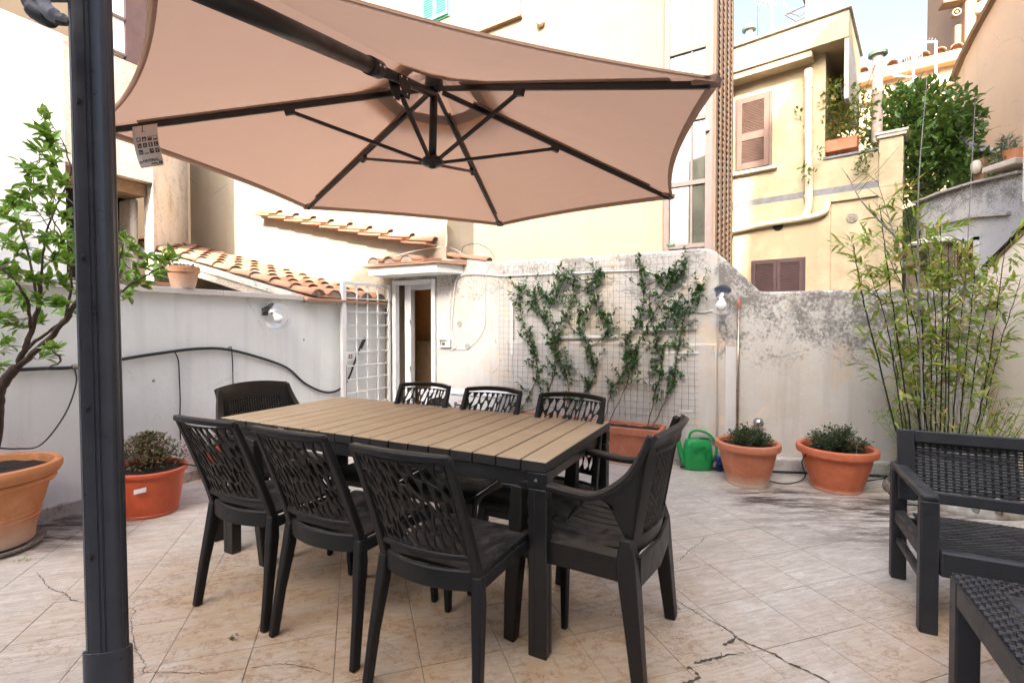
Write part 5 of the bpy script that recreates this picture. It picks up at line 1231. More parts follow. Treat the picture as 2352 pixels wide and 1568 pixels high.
# ============================================================ BENCH AND COFFEE TABLE
O = onz(2110.6, 1451.8, 0); bn = empty('garden_bench', (O.x, O.y, 0), math.atan2(-.453, .891), label='graphite resin garden bench with woven back and seat at the right', cat='bench')
mg = M['resin_grey']; DP = .53; BL = 1.28
for u in (0, BL - .062):
    for v in (0, DP - .05):
        MB().box((u + .031, v + .025, .27), (.062, .050, .540)).build('leg', mg, bn, bevel=.006)
    MB().bar([(u + .031, -.002, .552), (u + .031, DP + .005, .556)], .062, .030).build('armrest', mg, bn, bevel=.012)
    MB().bar([(u + .031, .05, .315), (u + .031, DP - .05, .315)], .040, .060).build('side_rail', mg, bn, bevel=.005)
    MB().bar([(u + .031, .05, .195), (u + .031, DP - .05, .195)], .028, .030).build('stretcher', mg, bn, bevel=.005)
MB().bar([(.064, .022, .292), (BL - .064, .022, .292)], .040, .105).build('front_rail', mg, bn, bevel=.010)
MB().bar([(.064, .47, .285), (BL - .064, .47, .285)], .030, .06).build('rear_rail', mg, bn, bevel=.006)
def sfn(u, v): x = .075 + (BL - .15) * u; y = .045 + .41 * v; z = .346 - .022 * math.sin(math.pi * (.15 + .85 * v)) ** 1.0 ; return Vector((x, y, z)), Vector((0, 0, 1))
weave(sfn, 52, 30, .80, .55, .0016).build('woven_seat', mg, bn, fix=False, kind='stuff')
sb_ = MB(); sb_.grid(lambda u, v: sfn(u, v)[0] - Vector((0, 0, .005)), 4, 8, th=-.003); sb_.build('seat_base', M['resin'], bn)
def bk_(x, z): t = (z - .40) / .33; return Vector((x, .475 + .055 * t, z))
def bfn(u, v): p = bk_(.085 + (BL - .17) * u, .455 + .225 * v); return p, Vector((0, -1, .16)).normalized()
weave(bfn, 40, 17, .62, .42, .0038).build('woven_back', mg, bn, fix=False, kind='stuff')
bf = MB(); zt_, zb__ = .735, .405
for (x0_, x1_, z0_, z1_) in ((.02, .087, zb__, zt_), (BL - .087, BL - .02, zb__, zt_), (.087, BL - .087, .678, zt_), (.087, BL - .087, zb__, .457)):
    bf.grid(lambda u, v: bk_(x0_ + (x1_ - x0_) * u, z0_ + (z1_ - z0_) * v) + Vector((0, -.012, 0)), 2, 3, th=-.026)
bf.build('back_frame', mg, bn, bevel=.006)
o = MB().lathe([(0, .002), (.004, .0015), (.005, 0)], 10); Mx = frame(bk_(.30, .700) + Vector((0, -.013, 0)), (1, 0, 0), (0, 0, 1), (0, -1, 0)); o.v = [tuple(Mx @ Vector(v)) for v in o.v]; o.build('paint_speck', M['white_plastic'], bn)

C0 = onz(2181, 1310.8, .42); C1 = onz(2292.7, 1501, .42)
vd = (C1 - C0); WD = vd.length
ct = empty('coffee_table', (C0.x, C0.y, 0), math.atan2(-.453, .891), label='graphite resin coffee table with a woven border round its flat top, bottom right corner', cat='table')
WD = .60; CL = .92
def cfr(nm, c, d, b=.004): MB().box(c, d).build(nm, mg, ct, bevel=b)
MB().hexa([(.0, -WD, .335), (CL, -WD, .335), (CL, 0, .335), (0, 0, .335)] + [(.0, -WD, .412), (CL, -WD, .412), (CL, 0, .412), (0, 0, .412)])
cfr('apron', (.0125, -WD / 2 - .0, .372), (.025, WD - .13, .076)); cfr('apron', (CL - .0125, -WD / 2, .372), (.025, WD - .13, .076)); cfr('apron', (CL / 2, -.0125, .372), (CL - .13, .025, .076)); cfr('apron', (CL / 2, -WD + .0125, .372), (CL - .13, .025, .076))
for x in (0, CL - .065):
    for y in (-.062, -WD):
        cfr('leg', (x + .0325, y + .031, .205), (.065, .062, .410), .006)
cfr('tabletop', (CL / 2, -WD / 2 + .0, .410), (CL - .20, WD - .20, .018), .003)
b_ = .1
def c1(u, v): return Vector((.002 + .098 * v, -.004 - (WD - .108) * u, .419)), Vector((0, 0, 1))
def c2(u, v): return Vector((.1 + (CL - .2) * u, -.002 - .098 * (1 - v), .419)), Vector((0, 0, 1))
def c3(u, v): return Vector((CL - .002 - .098 * v, -.004 - (WD - .108) * u, .419)), Vector((0, 0, 1))
wb = weave(c1, 30, 5, .62, .5, .003); w2 = weave(c2, 40, 5, .62, .5, .003); wb.add(w2.v, w2.f); w3 = weave(c3, 30, 5, .62, .5, .003); wb.add(w3.v, w3.f)
wb.build('woven_border', mg, ct, fix=False, kind='stuff')
cfr('border_support', (.05, -WD / 2, .4), (.075, WD - .14, .010)); cfr('border_support', (CL / 2, -.05, .4), (CL - .25, .075, .010))
cfr('end_frame', (CL / 2, -WD + .05, .408), (CL - .002, .10, .024), .006)
# ============================================================ LEAVES
def leaf_mesh(name, mat, L=1, W=.45, fold=.12, curl=.12, n=3):
    """unit leaf along +Y, normal +Z; mid rib folded"""
    mb = MB(); vs = []
    for i in range(n + 1):
        t = i / n; w_ = W / 2 * math.sin(math.pi * min(1, t * .96 + .02)) ** .8 if 0 < i < n else .004; z = -curl * t * t
        vs += [(-w_, t * L, z + fold * w_), (0, t * L, z), (w_, t * L, z + fold * w_)]
    fs = []
    for i in range(n): fs += [(3 * i, 3 * i + 1, 3 * i + 4, 3 * i + 3), (3 * i + 1, 3 * i + 2, 3 * i + 5, 3 * i + 4)]
    mb.add(vs, fs); return mb.mesh(name, mat, False)
LM = {'citrus': leaf_mesh('leaf', M['leaf_citrus'], 1, .42, .35, .18, 4), 'jasmine': leaf_mesh('leaf', M['leaf_jasmine'], 1, .46, .3, .15, 4),
      'bamboo': leaf_mesh('leaf', M['leaf_bamboo'], 1, .19, .2, .25, 4), 'bush': leaf_mesh('leaf', M['leaf_bush'], 1, .45, .3, .15, 3), 'creeper': leaf_mesh('leaf', M['leaf_creeper'], 1, .6, .2, .1, 2),
      'box': leaf_mesh('leaf', M['leaf_box'], 1, .5, .3, .1, 2), 'dry': leaf_mesh('leaf', M['leaf_dry'], 1, .6, .3, .3, 2), 'fern': leaf_mesh('leaf', M['leaf_fern'], 1, .10, .2, .2, 2),
      'grey': leaf_mesh('leaf', M['leaf_grey'], 1, .2, .2, .2, 2), 'succ': leaf_mesh('leaf', M['succulent'], 1, .35, .6, -.2, 2)}
def leaf_matrix(p, d, s, r_, upness=1.0):
    d = d.normalized(); up = Vector((r_.gauss(0, .45), r_.gauss(0, .45), upness)); x = d.cross(up)
    if x.length < 1e-3: x = d.orthogonal()
    x.normalize(); z = x.cross(d); return frame(p, x * s, d * s, z * s)
def put_leaves(root, kind, lst, limit=300, name='leaf', mname='foliage'):
    """lst of (pos, dir, size); the largest 'limit' are objects, the rest one mass"""
    r_ = rnd; lst = sorted(lst, key=lambda t: -t[2] / max(.5, t[0].length)); me = LM[kind]; inv = Matrix.Translation(root.location).inverted()
    V = [v.co.copy() for v in me.vertices]; Fs = [tuple(p.vertices) for p in me.polygons]; mb = MB()
    for i, (p, d, s_) in enumerate(lst):
        Mx = leaf_matrix(p, d, s_, r_)
        if i < limit:
            o = bpy.data.objects.new(name, me); COL.objects.link(o); o.parent = root; o.matrix_parent_inverse = inv; o.matrix_basis = Mx
        else: mb.add([Mx @ v for v in V], Fs)
    if mb.v:
        o = mb.build(mname, me.materials[0], None, fix=False, kind='stuff'); o.parent = root; o.matrix_parent_inverse = inv
def rv(r_=rnd, zb=0): return Vector((r_.gauss(0, 1), r_.gauss(0, 1), r_.gauss(0, 1) + zb)).normalized()

# ============================================================ POTS
def pot(name, label, loc, prof, mat, soil_r, soil_z, group=None, sx=1, sy=1, rz=0, extra=None, flutes=0, cat='pot'):
    r_ = empty(name, loc, rz, label=label, cat=cat, group=group)
    b = MB().lathe(prof, 48, sx=sx, sy=sy)
    if flutes:
        vs = []
        for v in b.v:
            a = math.atan2(v[1], v[0]); rr = math.hypot(v[0], v[1]); t = (v[2] - flutes[1]) / (flutes[2] - flutes[1])
            if 0 < t < 1 and rr > flutes[3]: k_ = 1 + .012 * (1 if math.cos(a * flutes[0]) > 0 else -1) * min(1, 8 * t * (1 - t)); v = (v[0] * k_, v[1] * k_, v[2])
            vs.append(v)
        b.v = vs
    b.build('pot_body', mat, r_, auto=35)
    s_ = MB(); N = 32; s_.add([(0, 0, soil_z + .01)] + [(soil_r * sx * math.cos(2 * math.pi * i / N), soil_r * sy * math.sin(2 * math.pi * i / N), soil_z + rnd.uniform(-.006, .006)) for i in range(N)], [(0, i + 1, (i + 1) % N + 1) for i in range(N)])
    s_.build('soil', M['soil'], r_, fix=False)
    return r_
def rimprof(r0, r1, h, rim_h=.05, rim_w=.025, th=.012, foot=True):
    p = [(0, .002), (r0 * .96, 0), (r0, .006), (r0 + .002, .02), (r0, .022)]
    for i in range(1, 9): t = i / 8; p.append((r0 + (r1 - r0) * (t ** .85), .022 + (h - rim_h - .022) * t))
    p += [(r1 + .004, h - rim_h - .004), (r1 + rim_w, h - rim_h), (r1 + rim_w + .004, h - rim_h * .6), (r1 + rim_w + .002, h - .008), (r1 + rim_w - .008, h), (r1 + .004, h - .001), (r1 - th * .6, h - .012), (r1 - th, h - .05), (r1 - th - .01, h * .55)]
    return p
# large terracotta pot (left) with saucer
cp0 = onz(-22, 1262, 0); Hb = .50
pf = [(0, .03), (.185, .03), (.195, .04), (.20, .10), (.215, .17), (.222, .175), (.224, .185), (.220, .192), (.226, .198), (.228, .208), (.224, .214), (.245, .28), (.262, .35), (.270, .372), (.292, .38), (.300, .392), (.296, .408), (.288, .412), (.300, .418), (.316, .43), (.328, .455), (.330, .475), (.322, .493), (.305, .50), (.288, .494), (.278, .47), (.265, .40), (.24, .3)]
pf = [(r * .93, z * .95) for r, z in pf]
pt = pot('terracotta_pot', 'large weathered terracotta pot with rolled rim standing in its saucer under the citrus tree', cp0, pf, M['terra'], .252, .432, cat='pot')
MB().lathe([(0, .002), (.19, 0), (.215, .012), (.228, .032), (.225, .036), (.215, .030), (.20, .02), (0, .018)], 40).build('saucer', M['lime'], pt, smooth=True)
put_leaves(pt, 'fern', [(cp0 + Vector((.06 + rnd.gauss(0, .035), -.17 + rnd.gauss(0, .03), .462)), rv(zb=.6), rnd.uniform(.02, .04)) for _ in range(70)], 0, mname='seedlings')
# red oval tub with dried sedum
cr0 = onz(338, 1172, 0); rp = empty('red_tub', cr0, R(-20), label='bright red plastic oval tub holding a dried brown sedum beside the parasol pole', cat='pot')
rb_ = pot('red_oval_tub', 'bright orange red plastic oval tub holding dried brown sedum beside the parasol pole', cr0, rimprof(.205, .250, .305, .03, .018), M['red_plastic'], .238, .27, rz=R(-22), sx=1.0, sy=.80)
bpy.data.objects.remove(rp)
def on_tub(a_, z): c, s_ = math.cos(a_), math.sin(a_); v = Vector((.2365 * c, .1892 * s_, z)); v.rotate(Matrix.Rotation(R(-22), 3, 'Z')); return cr0 + v
best = min([-math.pi + .03 * i for i in range(105)], key=lambda a_: abs(on_tub(a_, .2).x / on_tub(a_, .2).y - (357 - CX) / F) + (0 if on_tub(a_, .2).y < cr0.y else 9))
q = MB(); q.grid(lambda u, v: on_tub(best + (u - .5) * .34, .200 + .030 * (v - .5) + .012 * (u - .5)) * 1 + (on_tub(best, .2) - cr0).normalized() * .0035 * 1, 6, 2); child(q, 'label_sticker', M['white_plastic'], rb_, fix=False)
lst = []
for _ in range(2600):
    a = rnd.uniform(0, 6.28); r_ = abs(rnd.gauss(0, .6)); r_ = min(r_, 1.15); p = cr0 + Vector((-.04 + .23 * r_ * math.cos(a), .03 + .18 * r_ * math.sin(a), .28 + (.24 - .10 * r_ * r_) * rnd.uniform(.30, 1.0)))
    lst.append((p, rv(zb=.5), rnd.uniform(.014, .028)))
put_leaves(rb_, 'dry', lst, 0)
sm = MB()
for _ in range(90):
    a = rnd.uniform(0, 6.28); r_ = rnd.uniform(.1, 1); p = cr0 + Vector((-.03 + .08 * r_ * math.cos(a), .03 + .07 * r_ * math.sin(a), .265)); sm.tube([p, p + Vector((.06 * math.cos(a) * r_, .06 * math.sin(a) * r_, .08)), p + Vector((.11 * math.cos(a) * r_, .09 * math.sin(a) * r_, .15))], .0015, 4)
child(sm, 'stems', M['stem_red'], rb_)
# small ribbed pot behind the near chairs
cs0 = onz(492, 1096, 0)
sp_ = pot('small_ribbed_pot', 'small red ribbed pot by the white wall, seen through the near chair backs', cs0, [(0, 0), (.085, 0), (.10, .05), (.115, .12), (.118, .13), (.124, .135), (.118, .14), (.126, .19), (.135, .195), (.128, .20), (.138, .25), (.150, .256), (.150, .275), (.138, .28), (.128, .26)], M['red_plastic'], .13, .25)
put_leaves(sp_, 'dry', [(cs0 + Vector((rnd.gauss(0, .05), rnd.gauss(0, .05), .27 + abs(rnd.gauss(0, .05)))), rv(zb=.5), .018) for _ in range(250)], 0)
# pot on the coping
pk0 = P1.px(421, 655, -.02); pk0.z = 1.538
kp = pot('coping_pot', 'small terracotta pot of dry succulents standing on the coping of the white wall', pk0, [(0, 0), (.078, 0), (.082, .01), (.104, .12), (.112, .122), (.116, .135), (.118, .165), (.110, .168), (.102, .15)], M['terra'], .104, .150)
put_leaves(kp, 'succ', [(pk0 + Vector((rnd.gauss(0, .05), rnd.gauss(0, .05), .155)), rv(zb=1.3), rnd.uniform(.03, .05)) for _ in range(220)], 0)
fl0 = P1.px(352, 657, -.04); fl0.z = 1.54
q = MB().bar([Vector((-.10, 0, .018)), Vector((.10, 0, .018))], .09, .03); o = q.build('loose_brick_tile', M['rooftile'], None, bevel=.008); o.location = fl0; o.rotation_euler = (0, 0, math.atan2(.891, .453)); tag(o, 'loose curved tile lying on the coping to the left of the little pot', 'tile')
# terracotta trough
t0, t1 = S(PM, 1190), S(PM, 1529, 745, .1); tr_ = empty('planter_trough', PM.at((t0 + t1) / 2, 0, .18), math.atan2(-.453, .891), label='long terracotta coloured trough planter against the wire mesh wall', cat='planter')
hl = (t1 - t0) / 2; V = lambda a, b, c: (a, b, c); tb2 = MB()
for (h0, h1, x, y, th) in ((0, .30, .05, .03, 0),): pass
def ringbox(mb, lv):      # list of (halfx, halfy, z)
    k0_ = len(mb.v); vs = []; 
    for hx, hy, z in lv: vs += [(-hx, -hy, z), (hx, -hy, z), (hx, hy, z), (-hx, hy, z)]
    fs = [(3, 2, 1, 0)] + [(4 * i + k, 4 * i + (k + 1) % 4, 4 * i + 4 + (k + 1) % 4, 4 * i + 4 + k) for i in range(len(lv) - 1) for k in range(4)]
    mb.add(vs, fs)
ringbox(tb2, [(hl - .05, .11, 0), (hl - .05, .11, .02), (hl - .025, .135, .275), (hl - .008, .150, .278), (hl - .002, .155, .335), (hl - .004, .153, .345), (hl - .028, .130, .345), (hl - .032, .126, .30)])
tb2.build('trough_body', M['plastic_terra_pale'], tr_, bevel=.006)
so_ = MB(); so_.grid(lambda u, v: ((u - .5) * (2 * hl - .07), (v - .5) * .25, .315 + rnd.uniform(-.006, .008)), 30, 6); so_.build('soil', M['soil'], tr_, fix=False)
put_leaves(tr_, 'fern', [(PM.at(rnd.uniform(t0 + .8, t1 - .1), .33, .18 + rnd.uniform(-.08, .1)), rv(zb=.8), rnd.uniform(.015, .03)) for _ in range(120)], 0, mname='seedlings')
# two round pots
def shrub(root, c, rx, ry, h, z0, kind, n, size, r_=rnd):
    lst = []; st_ = MB()
    clumps = [(r_.uniform(0, 6.28), math.sqrt(r_.uniform(0, 1))) for _ in range(70)]
    for a, q_ in clumps:
        top_ = c + Vector((rx * q_ * math.cos(a), ry * q_ * math.sin(a), z0 + h * (1 - .55 * q_ ** 2) * r_.uniform(.8, 1.08)))
        basep = c + Vector((rx * .3 * q_ * math.cos(a), ry * .3 * q_ * math.sin(a), z0 - .01)); st_.tube([basep, basep.lerp(top_, .5) + rv(r_) * .01, top_], [.003, .002, .001], 4)
        ax = (top_ - basep).normalized()
        for _ in range(n // 70):
            t = r_.random() ** .7; p = basep.lerp(top_, .25 + .75 * t) + rv(r_) * .022; d = (rv(r_) + ax * .8 + Vector((math.cos(a), math.sin(a), 0)) * .4 * q_).normalized(); lst.append((p, d, size * r_.uniform(.7, 1.3)))
    child(st_, 'stems', M['stem_red'], root); put_leaves(root, kind, lst, 0)
pA = onz(1716, 1108, 0); GP = 'round terracotta coloured pots with clipped dark shrubs'
ra_ = pot('round_pot', 'weathered terracotta pot with pale salt band and dark shrub beside the watering can', pA, rimprof(.150, .212, .335, .055, .024), M['plastic_terra_pale'], .195, .295, GP, flutes=(15, .13, .26, .14))
shrub(ra_, pA, .185, .17, .15, .29, 'box', 2100, .021)
pB2 = onz(1920, 1121, 0)
rb2 = pot('round_pot', 'brighter orange ribbed pot with the larger dark shrub nearer the bench', pB2, rimprof(.165, .238, .330, .055, .028), M['plastic_terra'], .222, .285, GP, flutes=(15, .06, .255, .16))
shrub(rb2, pB2 + Vector((.0, .0, 0)), .215, .19, .19, .285, 'box', 2600, .022)
tw_ = MB().tube([pB2 + Vector((.03, -.17, .28)), pB2 + Vector((.035, -.17, .36)), pB2 + Vector((.045, -.165, .38))], .003, 5); child(tw_, 'stake', M['bark_pale'], rb2)
# zinc tub with bamboo
zt = onz(2192, 1143, 0); zb_t = empty('zinc_tub', zt, label='dark flared zinc tub with rust and limescale stains holding the bamboo behind the bench', cat='tub')
zp = [(0, 0), (.40, 0), (.415, .012), (.41, .03), (.395, .045), (.365, .12), (.335, .22), (.315, .30), (.305, .34), (.33, .36), (.335, .385), (.32, .40), (.30, .39), (.28, .30)]
MB().lathe(zp, 48).build('tub_body', M['zinc'], zb_t, auto=40)
MB().lathe([(.416, .002), (.4165, .014), (.412, .03), (.398, .046), (.388, .065), (.384, .062)], 48).build('limescale_band', M['lime'], zb_t, fix=False, smooth=True)
MB().lathe([(0, .36), (.29, .352)], 30).build('soil', M['soil'], zb_t, fix=False)
for a in (-2.05, -1.35, -1.75):
    hnd = MB().tube(smooth_path([(math.cos(a - .16) * .355, math.sin(a - .16) * .355, .20), (math.cos(a - .12) * .385, math.sin(a - .12) * .385, .165), (math.cos(a + .12) * .385, math.sin(a + .12) * .385, .165), (math.cos(a + .16) * .355, math.sin(a + .16) * .355, .20)]), .010, 8)
    hnd.build('tub_handle', M['zinc'], zb_t, smooth=True)
    s_ = MB().lathe([(0, -.07), (.02, -.06), (.024, 0), (.018, .05), (0, .06)], 8, (math.cos(a) * .395, math.sin(a) * .395, .09)); s_.build('tub_foot', M['lime'], zb_t, smooth=True)

# ============================================================ CITRUS TREE
def tree_from(root, name_branch, mat, paths, radii):
    for k, (pth, (ra, rb)) in enumerate(zip(paths, radii)):
        P = smooth_path(pth, 5); n = len(P)
        P = [P[0]] + [p + rv() * .004 for p in P[1:-1]] + [P[-1]]
        child(MB().tube(P, [ra + (rb - ra) * i / (n - 1) for i in range(n)], 7), name_branch if k else 'trunk', mat, root, smooth=True)
YT = 2.68
ci = empty('citrus_tree', cp0 + Vector((0, 0, .45)), label='young citrus tree with glossy pale green leaves growing from the large terracotta pot', cat='tree')
Y_ = lambda x, y, d=0: onY(x, y, YT + d)
paths = [[cp0 + Vector((0, 0, .44)), Y_(-6, 960), Y_(-2, 900), Y_(22, 862), Y_(40, 842)],
         [Y_(40, 842), Y_(55, 805), Y_(72, 760, .03), Y_(88, 700, .05), Y_(94, 640, .06)],
         [Y_(40, 842), Y_(100, 790, -.04), Y_(150, 735, -.08), Y_(182, 690, -.10), Y_(250, 690, -.10)],
         [Y_(55, 805), Y_(100, 770, .05), Y_(148, 735, .10)],
         [Y_(-2, 900), Y_(-30, 860, -.05), Y_(-60, 800, -.1)],
         [Y_(72, 760, .03), Y_(62, 690, -.03), Y_(30, 640, -.06), Y_(-5, 610, -.08)],
         [Y_(88, 700, .05), Y_(70, 600, .08), Y_(38, 500, .1), Y_(20, 450, .1)],
         [Y_(94, 640, .06), Y_(110, 520, .08), Y_(150, 430, .08), Y_(162, 385, .08), Y_(140, 320, .06), Y_(112, 275, .05)],
         [Y_(150, 735, -.08), Y_(165, 640, -.10), Y_(150, 560, -.1), Y_(120, 500, -.1)],
         [Y_(250, 690, -.10), Y_(300, 655, -.12), Y_(350, 625, -.14), Y_(398, 598, -.15)],
         [Y_(250, 690, -.10), Y_(272, 600, .0), Y_(285, 555, .0)],
         [Y_(100, 790, -.04), Y_(140, 825, -.1), Y_(104, 848, -.12)],
         [Y_(38, 500, .1), Y_(75, 420, .08), Y_(85, 370, .05)],
         [Y_(110, 520, .08), Y_(75, 460, .1), Y_(60, 400, .12)]]
radii = [(.030, .024), (.016, .010), (.017, .010), (.010, .006), (.014, .008), (.009, .004), (.007, .003), (.006, .002), (.007, .003), (.006, .002), (.005, .002), (.007, .003), (.003, .0015), (.003, .0015)]
tree_from(ci, 'branch', M['bark'], paths, radii)
nodes = [p for q in paths[1:] for p in smooth_path(q, 5)]
clusters = [(104, 268, 9), (95, 300, 12), (112, 322, 22), (90, 345, 14), (130, 345, 14), (120, 372, 18), (100, 395, 14), (140, 410, 14), (52, 372, 8), (72, 395, 16), (60, 425, 12), (92, 440, 16), (125, 450, 14), (48, 452, 16), (30, 470, 18), (8, 490, 16), (70, 480, 12), (110, 485, 16), (150, 500, 14), (22, 510, 16), (60, 525, 16),
            (105, 545, 18), (140, 550, 18), (160, 540, 12), (12, 550, 14), (45, 570, 18), (85, 590, 20), (125, 590, 18), (155, 600, 18), (5, 610, 16), (35, 625, 20), (70, 640, 20), (110, 640, 20), (150, 650, 18), (15, 670, 18), (50, 690, 20), (95, 690, 18), (135, 700, 20), (160, 715, 12), (5, 730, 16), (40, 745, 16), (85, 740, 14), (20, 790, 14), (125, 800, 10), (110, 820, 8), (0, 840, 8),
            (282, 545, 14), (278, 585, 14), (300, 570, 10), (325, 612, 16), (345, 590, 10), (372, 602, 12), (396, 592, 10), (330, 648, 14), (300, 650, 10), (290, 680, 8), (360, 630, 10), (276, 625, 10), (-20, 560, 20), (-25, 650, 20), (-30, 740, 20), (175, 560, 14), (215, 620, 20), (230, 560, 20), (205, 680, 16), (220, 480, 10)]
tw = MB(); leaves = []
for x, y, n in clusters:
    c = Y_(x, y, rnd.uniform(-.16, .16)); q = min(nodes, key=lambda p: (p - c).length); mid = q.lerp(c, .5) + Vector((0, 0, -.02)) + rv() * .02
    pts = smooth_path([q, mid, c], 4); tw.tube(pts, [.0035 - .0022 * i / (len(pts) - 1) for i in range(len(pts))], 5)
    nd = max(4, int(n * 1.35)); d0 = (c - mid).normalized()
    for k in range(nd):
        t = 1 - .55 * (k / nd); p = mid.lerp(c, t) if t < 1 else c; d = (rv() + d0 * .7 + Vector((0, 0, .25))).normalized()
        leaves.append((p + rv() * .014, d, rnd.uniform(.045, .080)))
child(tw, 'twigs', M['bark_pale'], ci, kind='stuff'); put_leaves(ci, 'citrus', leaves, 300)

# ============================================================ JASMINE ON THE WIRE MESH
mw = empty('wire_trellis', PM.at(S(PM, 1370), .4, .03), label='rectangular steel wire mesh trellis fixed flat on the old plaster wall', cat='trellis')
ms0, ms1 = S(PM, 1146, 700, .035), S(PM, 1597, 700, .035); mz0 = .36; mz1 = Z(PM, 1590, 587, .035)
def wire(P): return child(MB().tube(P, .0013, 4), 'wire', M['wire'], mw)
nv_ = 36; nh_ = 27
for i in range(nv_):
    s_ = ms0 + (ms1 - ms0) * i / (nv_ - 1); wire([PM.at(s_ + .006 * math.sin(z * 9 + i), z, .033 + .004 * math.sin(z * 4 + i)) for z in [mz0 + (mz1 - mz0) * k / 6 for k in range(7)]])
for j in range(nh_):
    z = mz0 + (mz1 - mz0) * j / (nh_ - 1); wire([PM.at(s_, z + .004 * math.sin(s_ * 5 + j), .036) for s_ in [ms0 + (ms1 + .03 - ms0) * k / 8 for k in range(9)]])
stems = [[(1180, 985), (1198, 935), (1232, 868), (1226, 800), (1202, 745), (1194, 690), (1192, 655)], [(1186, 985), (1240, 930), (1272, 860), (1277, 795), (1252, 740), (1230, 700), (1226, 655)],
         [(1300, 975), (1306, 905), (1296, 850), (1266, 790), (1296, 730), (1318, 680), (1308, 640)], [(1304, 975), (1338, 910), (1366, 860), (1352, 800), (1330, 750), (1352, 705), (1372, 690)],
         [(1392, 985), (1404, 900), (1436, 850), (1440, 785), (1470, 725), (1478, 660), (1470, 592)], [(1398, 985), (1440, 880), (1462, 800), (1498, 730), (1530, 660), (1562, 640), (1572, 600)],
         [(1490, 985), (1506, 900), (1520, 835), (1506, 770), (1540, 720), (1560, 690)], [(1496, 985), (1540, 890), (1558, 800), (1572, 730), (1592, 680), (1612, 655)],
         [(1226, 700), (1250, 680), (1270, 690), (1290, 650), (1276, 630)], [(1318, 680), (1350, 660), (1372, 640), (1378, 625)], [(1478, 660), (1520, 640), (1545, 625)], [(1352, 800), (1390, 770), (1396, 740), (1380, 715)]]
groups = [(0, 1, 8), (2, 3, 9, 11), (4, 5, 10), (6, 7)]
labs = ['jasmine vine climbing the left end of the wire mesh nearest the doorway', 'jasmine vine spreading over the middle of the mesh above the third far chair', 'tallest jasmine vine reaching the top of the mesh right of the middle', 'jasmine vine at the right end of the mesh beside the globe lamp']
for gi, idx in enumerate(groups):
    x0_, y0_ = stems[idx[0]][0]; base = PM.at(S(PM, x0_, 745, .12), .32, .12)
    jr = empty('jasmine_vine', base, label=labs[gi], cat='vine', group='climbing jasmine plants on the wire mesh'); lv = []
    for k in idx:
        P = [PM.px(x, y, .045 + .012 * math.sin(i * 2 + k)) for i, (x, y) in enumerate(stems[k])]
        if stems[k][0][1] > 960: P[0] = base + PM.d * rnd.uniform(-.04, .04); 
        P = smooth_path(P, 8); P = [P[0]] + [p + rv() * .006 for p in P[1:]]; n = len(P)
        child(MB().tube(P, [.0042 - .0026 * i / (n - 1) for i in range(n)], 5), 'stem', M['stem_red'], jr)
        for i in range(6, n):
            if rnd.random() < .30 and P[i].z < .75: continue
            for _ in range(3):
                d = (rv() * .8 + PM.n * .45 + Vector((0, 0, .1))).normalized(); lv.append((P[i] + rv() * .008, d, rnd.uniform(.034, .056)))
            if rnd.random() < .8:      # side shoot
                e = P[i] + PM.d * rnd.uniform(-.13, .13) + Vector((0, 0, rnd.uniform(-.03, .14))) + PM.n * rnd.uniform(0, .03)
                Q = smooth_path([P[i], P[i].lerp(e, .5) + rv() * .012, e], 3); child(MB().tube(Q, .0013, 4), 'shoot', M['stem_red'], jr)
                for q_ in Q[2:]:
                    for _ in range(2): lv.append((q_ + rv() * .006, (rv() * .8 + PM.n * .5).normalized(), rnd.uniform(.030, .052)))
    put_leaves(jr, 'jasmine', lv, 300)
# white plastic straps
gS = 'white plastic strips screwed to the mesh wall'
for (xa, ya, xb, yb, lab) in [(1175, 690, 1176, 815, 'upright white plastic strip at the left edge of the mesh'), (1285, 774, 1419, 772, 'white plastic strip across the middle of the mesh'), (1475, 757, 1600, 752, 'upper right white plastic strip, longest, ending below the globe lamp'),
                              (1516, 812, 1605, 810, 'lower right white plastic strip at the edge of the mesh'), (1560, 944, 1590, 946, 'low white plastic strip right above the watering can'), (1325, 926, 1372, 926, 'short low white plastic strip above the trough behind the far chairs')]:
    A = PM.px(xa, ya, .028); B = PM.px(xb, yb, .028); o = MB().bar([A, B], .006 if xa != xb and abs(xa - xb) > 3 else .028, .028 if abs(xa - xb) > 3 else .006, up=(0, 0, 1) if abs(xa - xb) > 3 else PM.n).build('plastic_strip', M['white_plastic'], bevel=.002); tag(o, lab, 'strip', gS)

# ============================================================ BAMBOO
bb = empty('bamboo', zt + Vector((0, 0, .36)), label='clump of thin dark bamboo with yellow green leaves growing out of the zinc tub', cat='bamboo')
culms = []; r_ = random.Random(5)
spec = [((2072, 985), (1985, 700), (1960, 560), .0065), ((2080, 985), (2040, 760), (1995, 620), .005), ((2100, 985), (2050, 700), (2020, 470), .006), ((2120, 985), (2085, 740), (2060, 520), .006), ((2125, 985), (2115, 720), (2075, 450), .006), ((2135, 985), (2105, 760), (2030, 560), .005), ((2140, 985), (2135, 730), (2110, 530), .006),
        ((2150, 985), (2150, 760), (2130, 560), .005), ((2160, 985), (2165, 740), (2160, 520), .006), ((2170, 985), (2175, 760), (2190, 600), .005), ((2178, 985), (2180, 730), (2178, 560), .005), ((2185, 985), (2205, 760), (2215, 640), .005), ((2200, 985), (2225, 760), (2240, 620), .0055), ((2215, 985), (2250, 780), (2290, 640), .005),
        ((2235, 985), (2280, 780), (2310, 560), .006), ((2240, 985), (2290, 820), (2345, 640), .005), ((2090, 990), (2060, 850), (2040, 800), .004), ((2110, 990), (2120, 880), (2170, 780), .004)]
bl = []
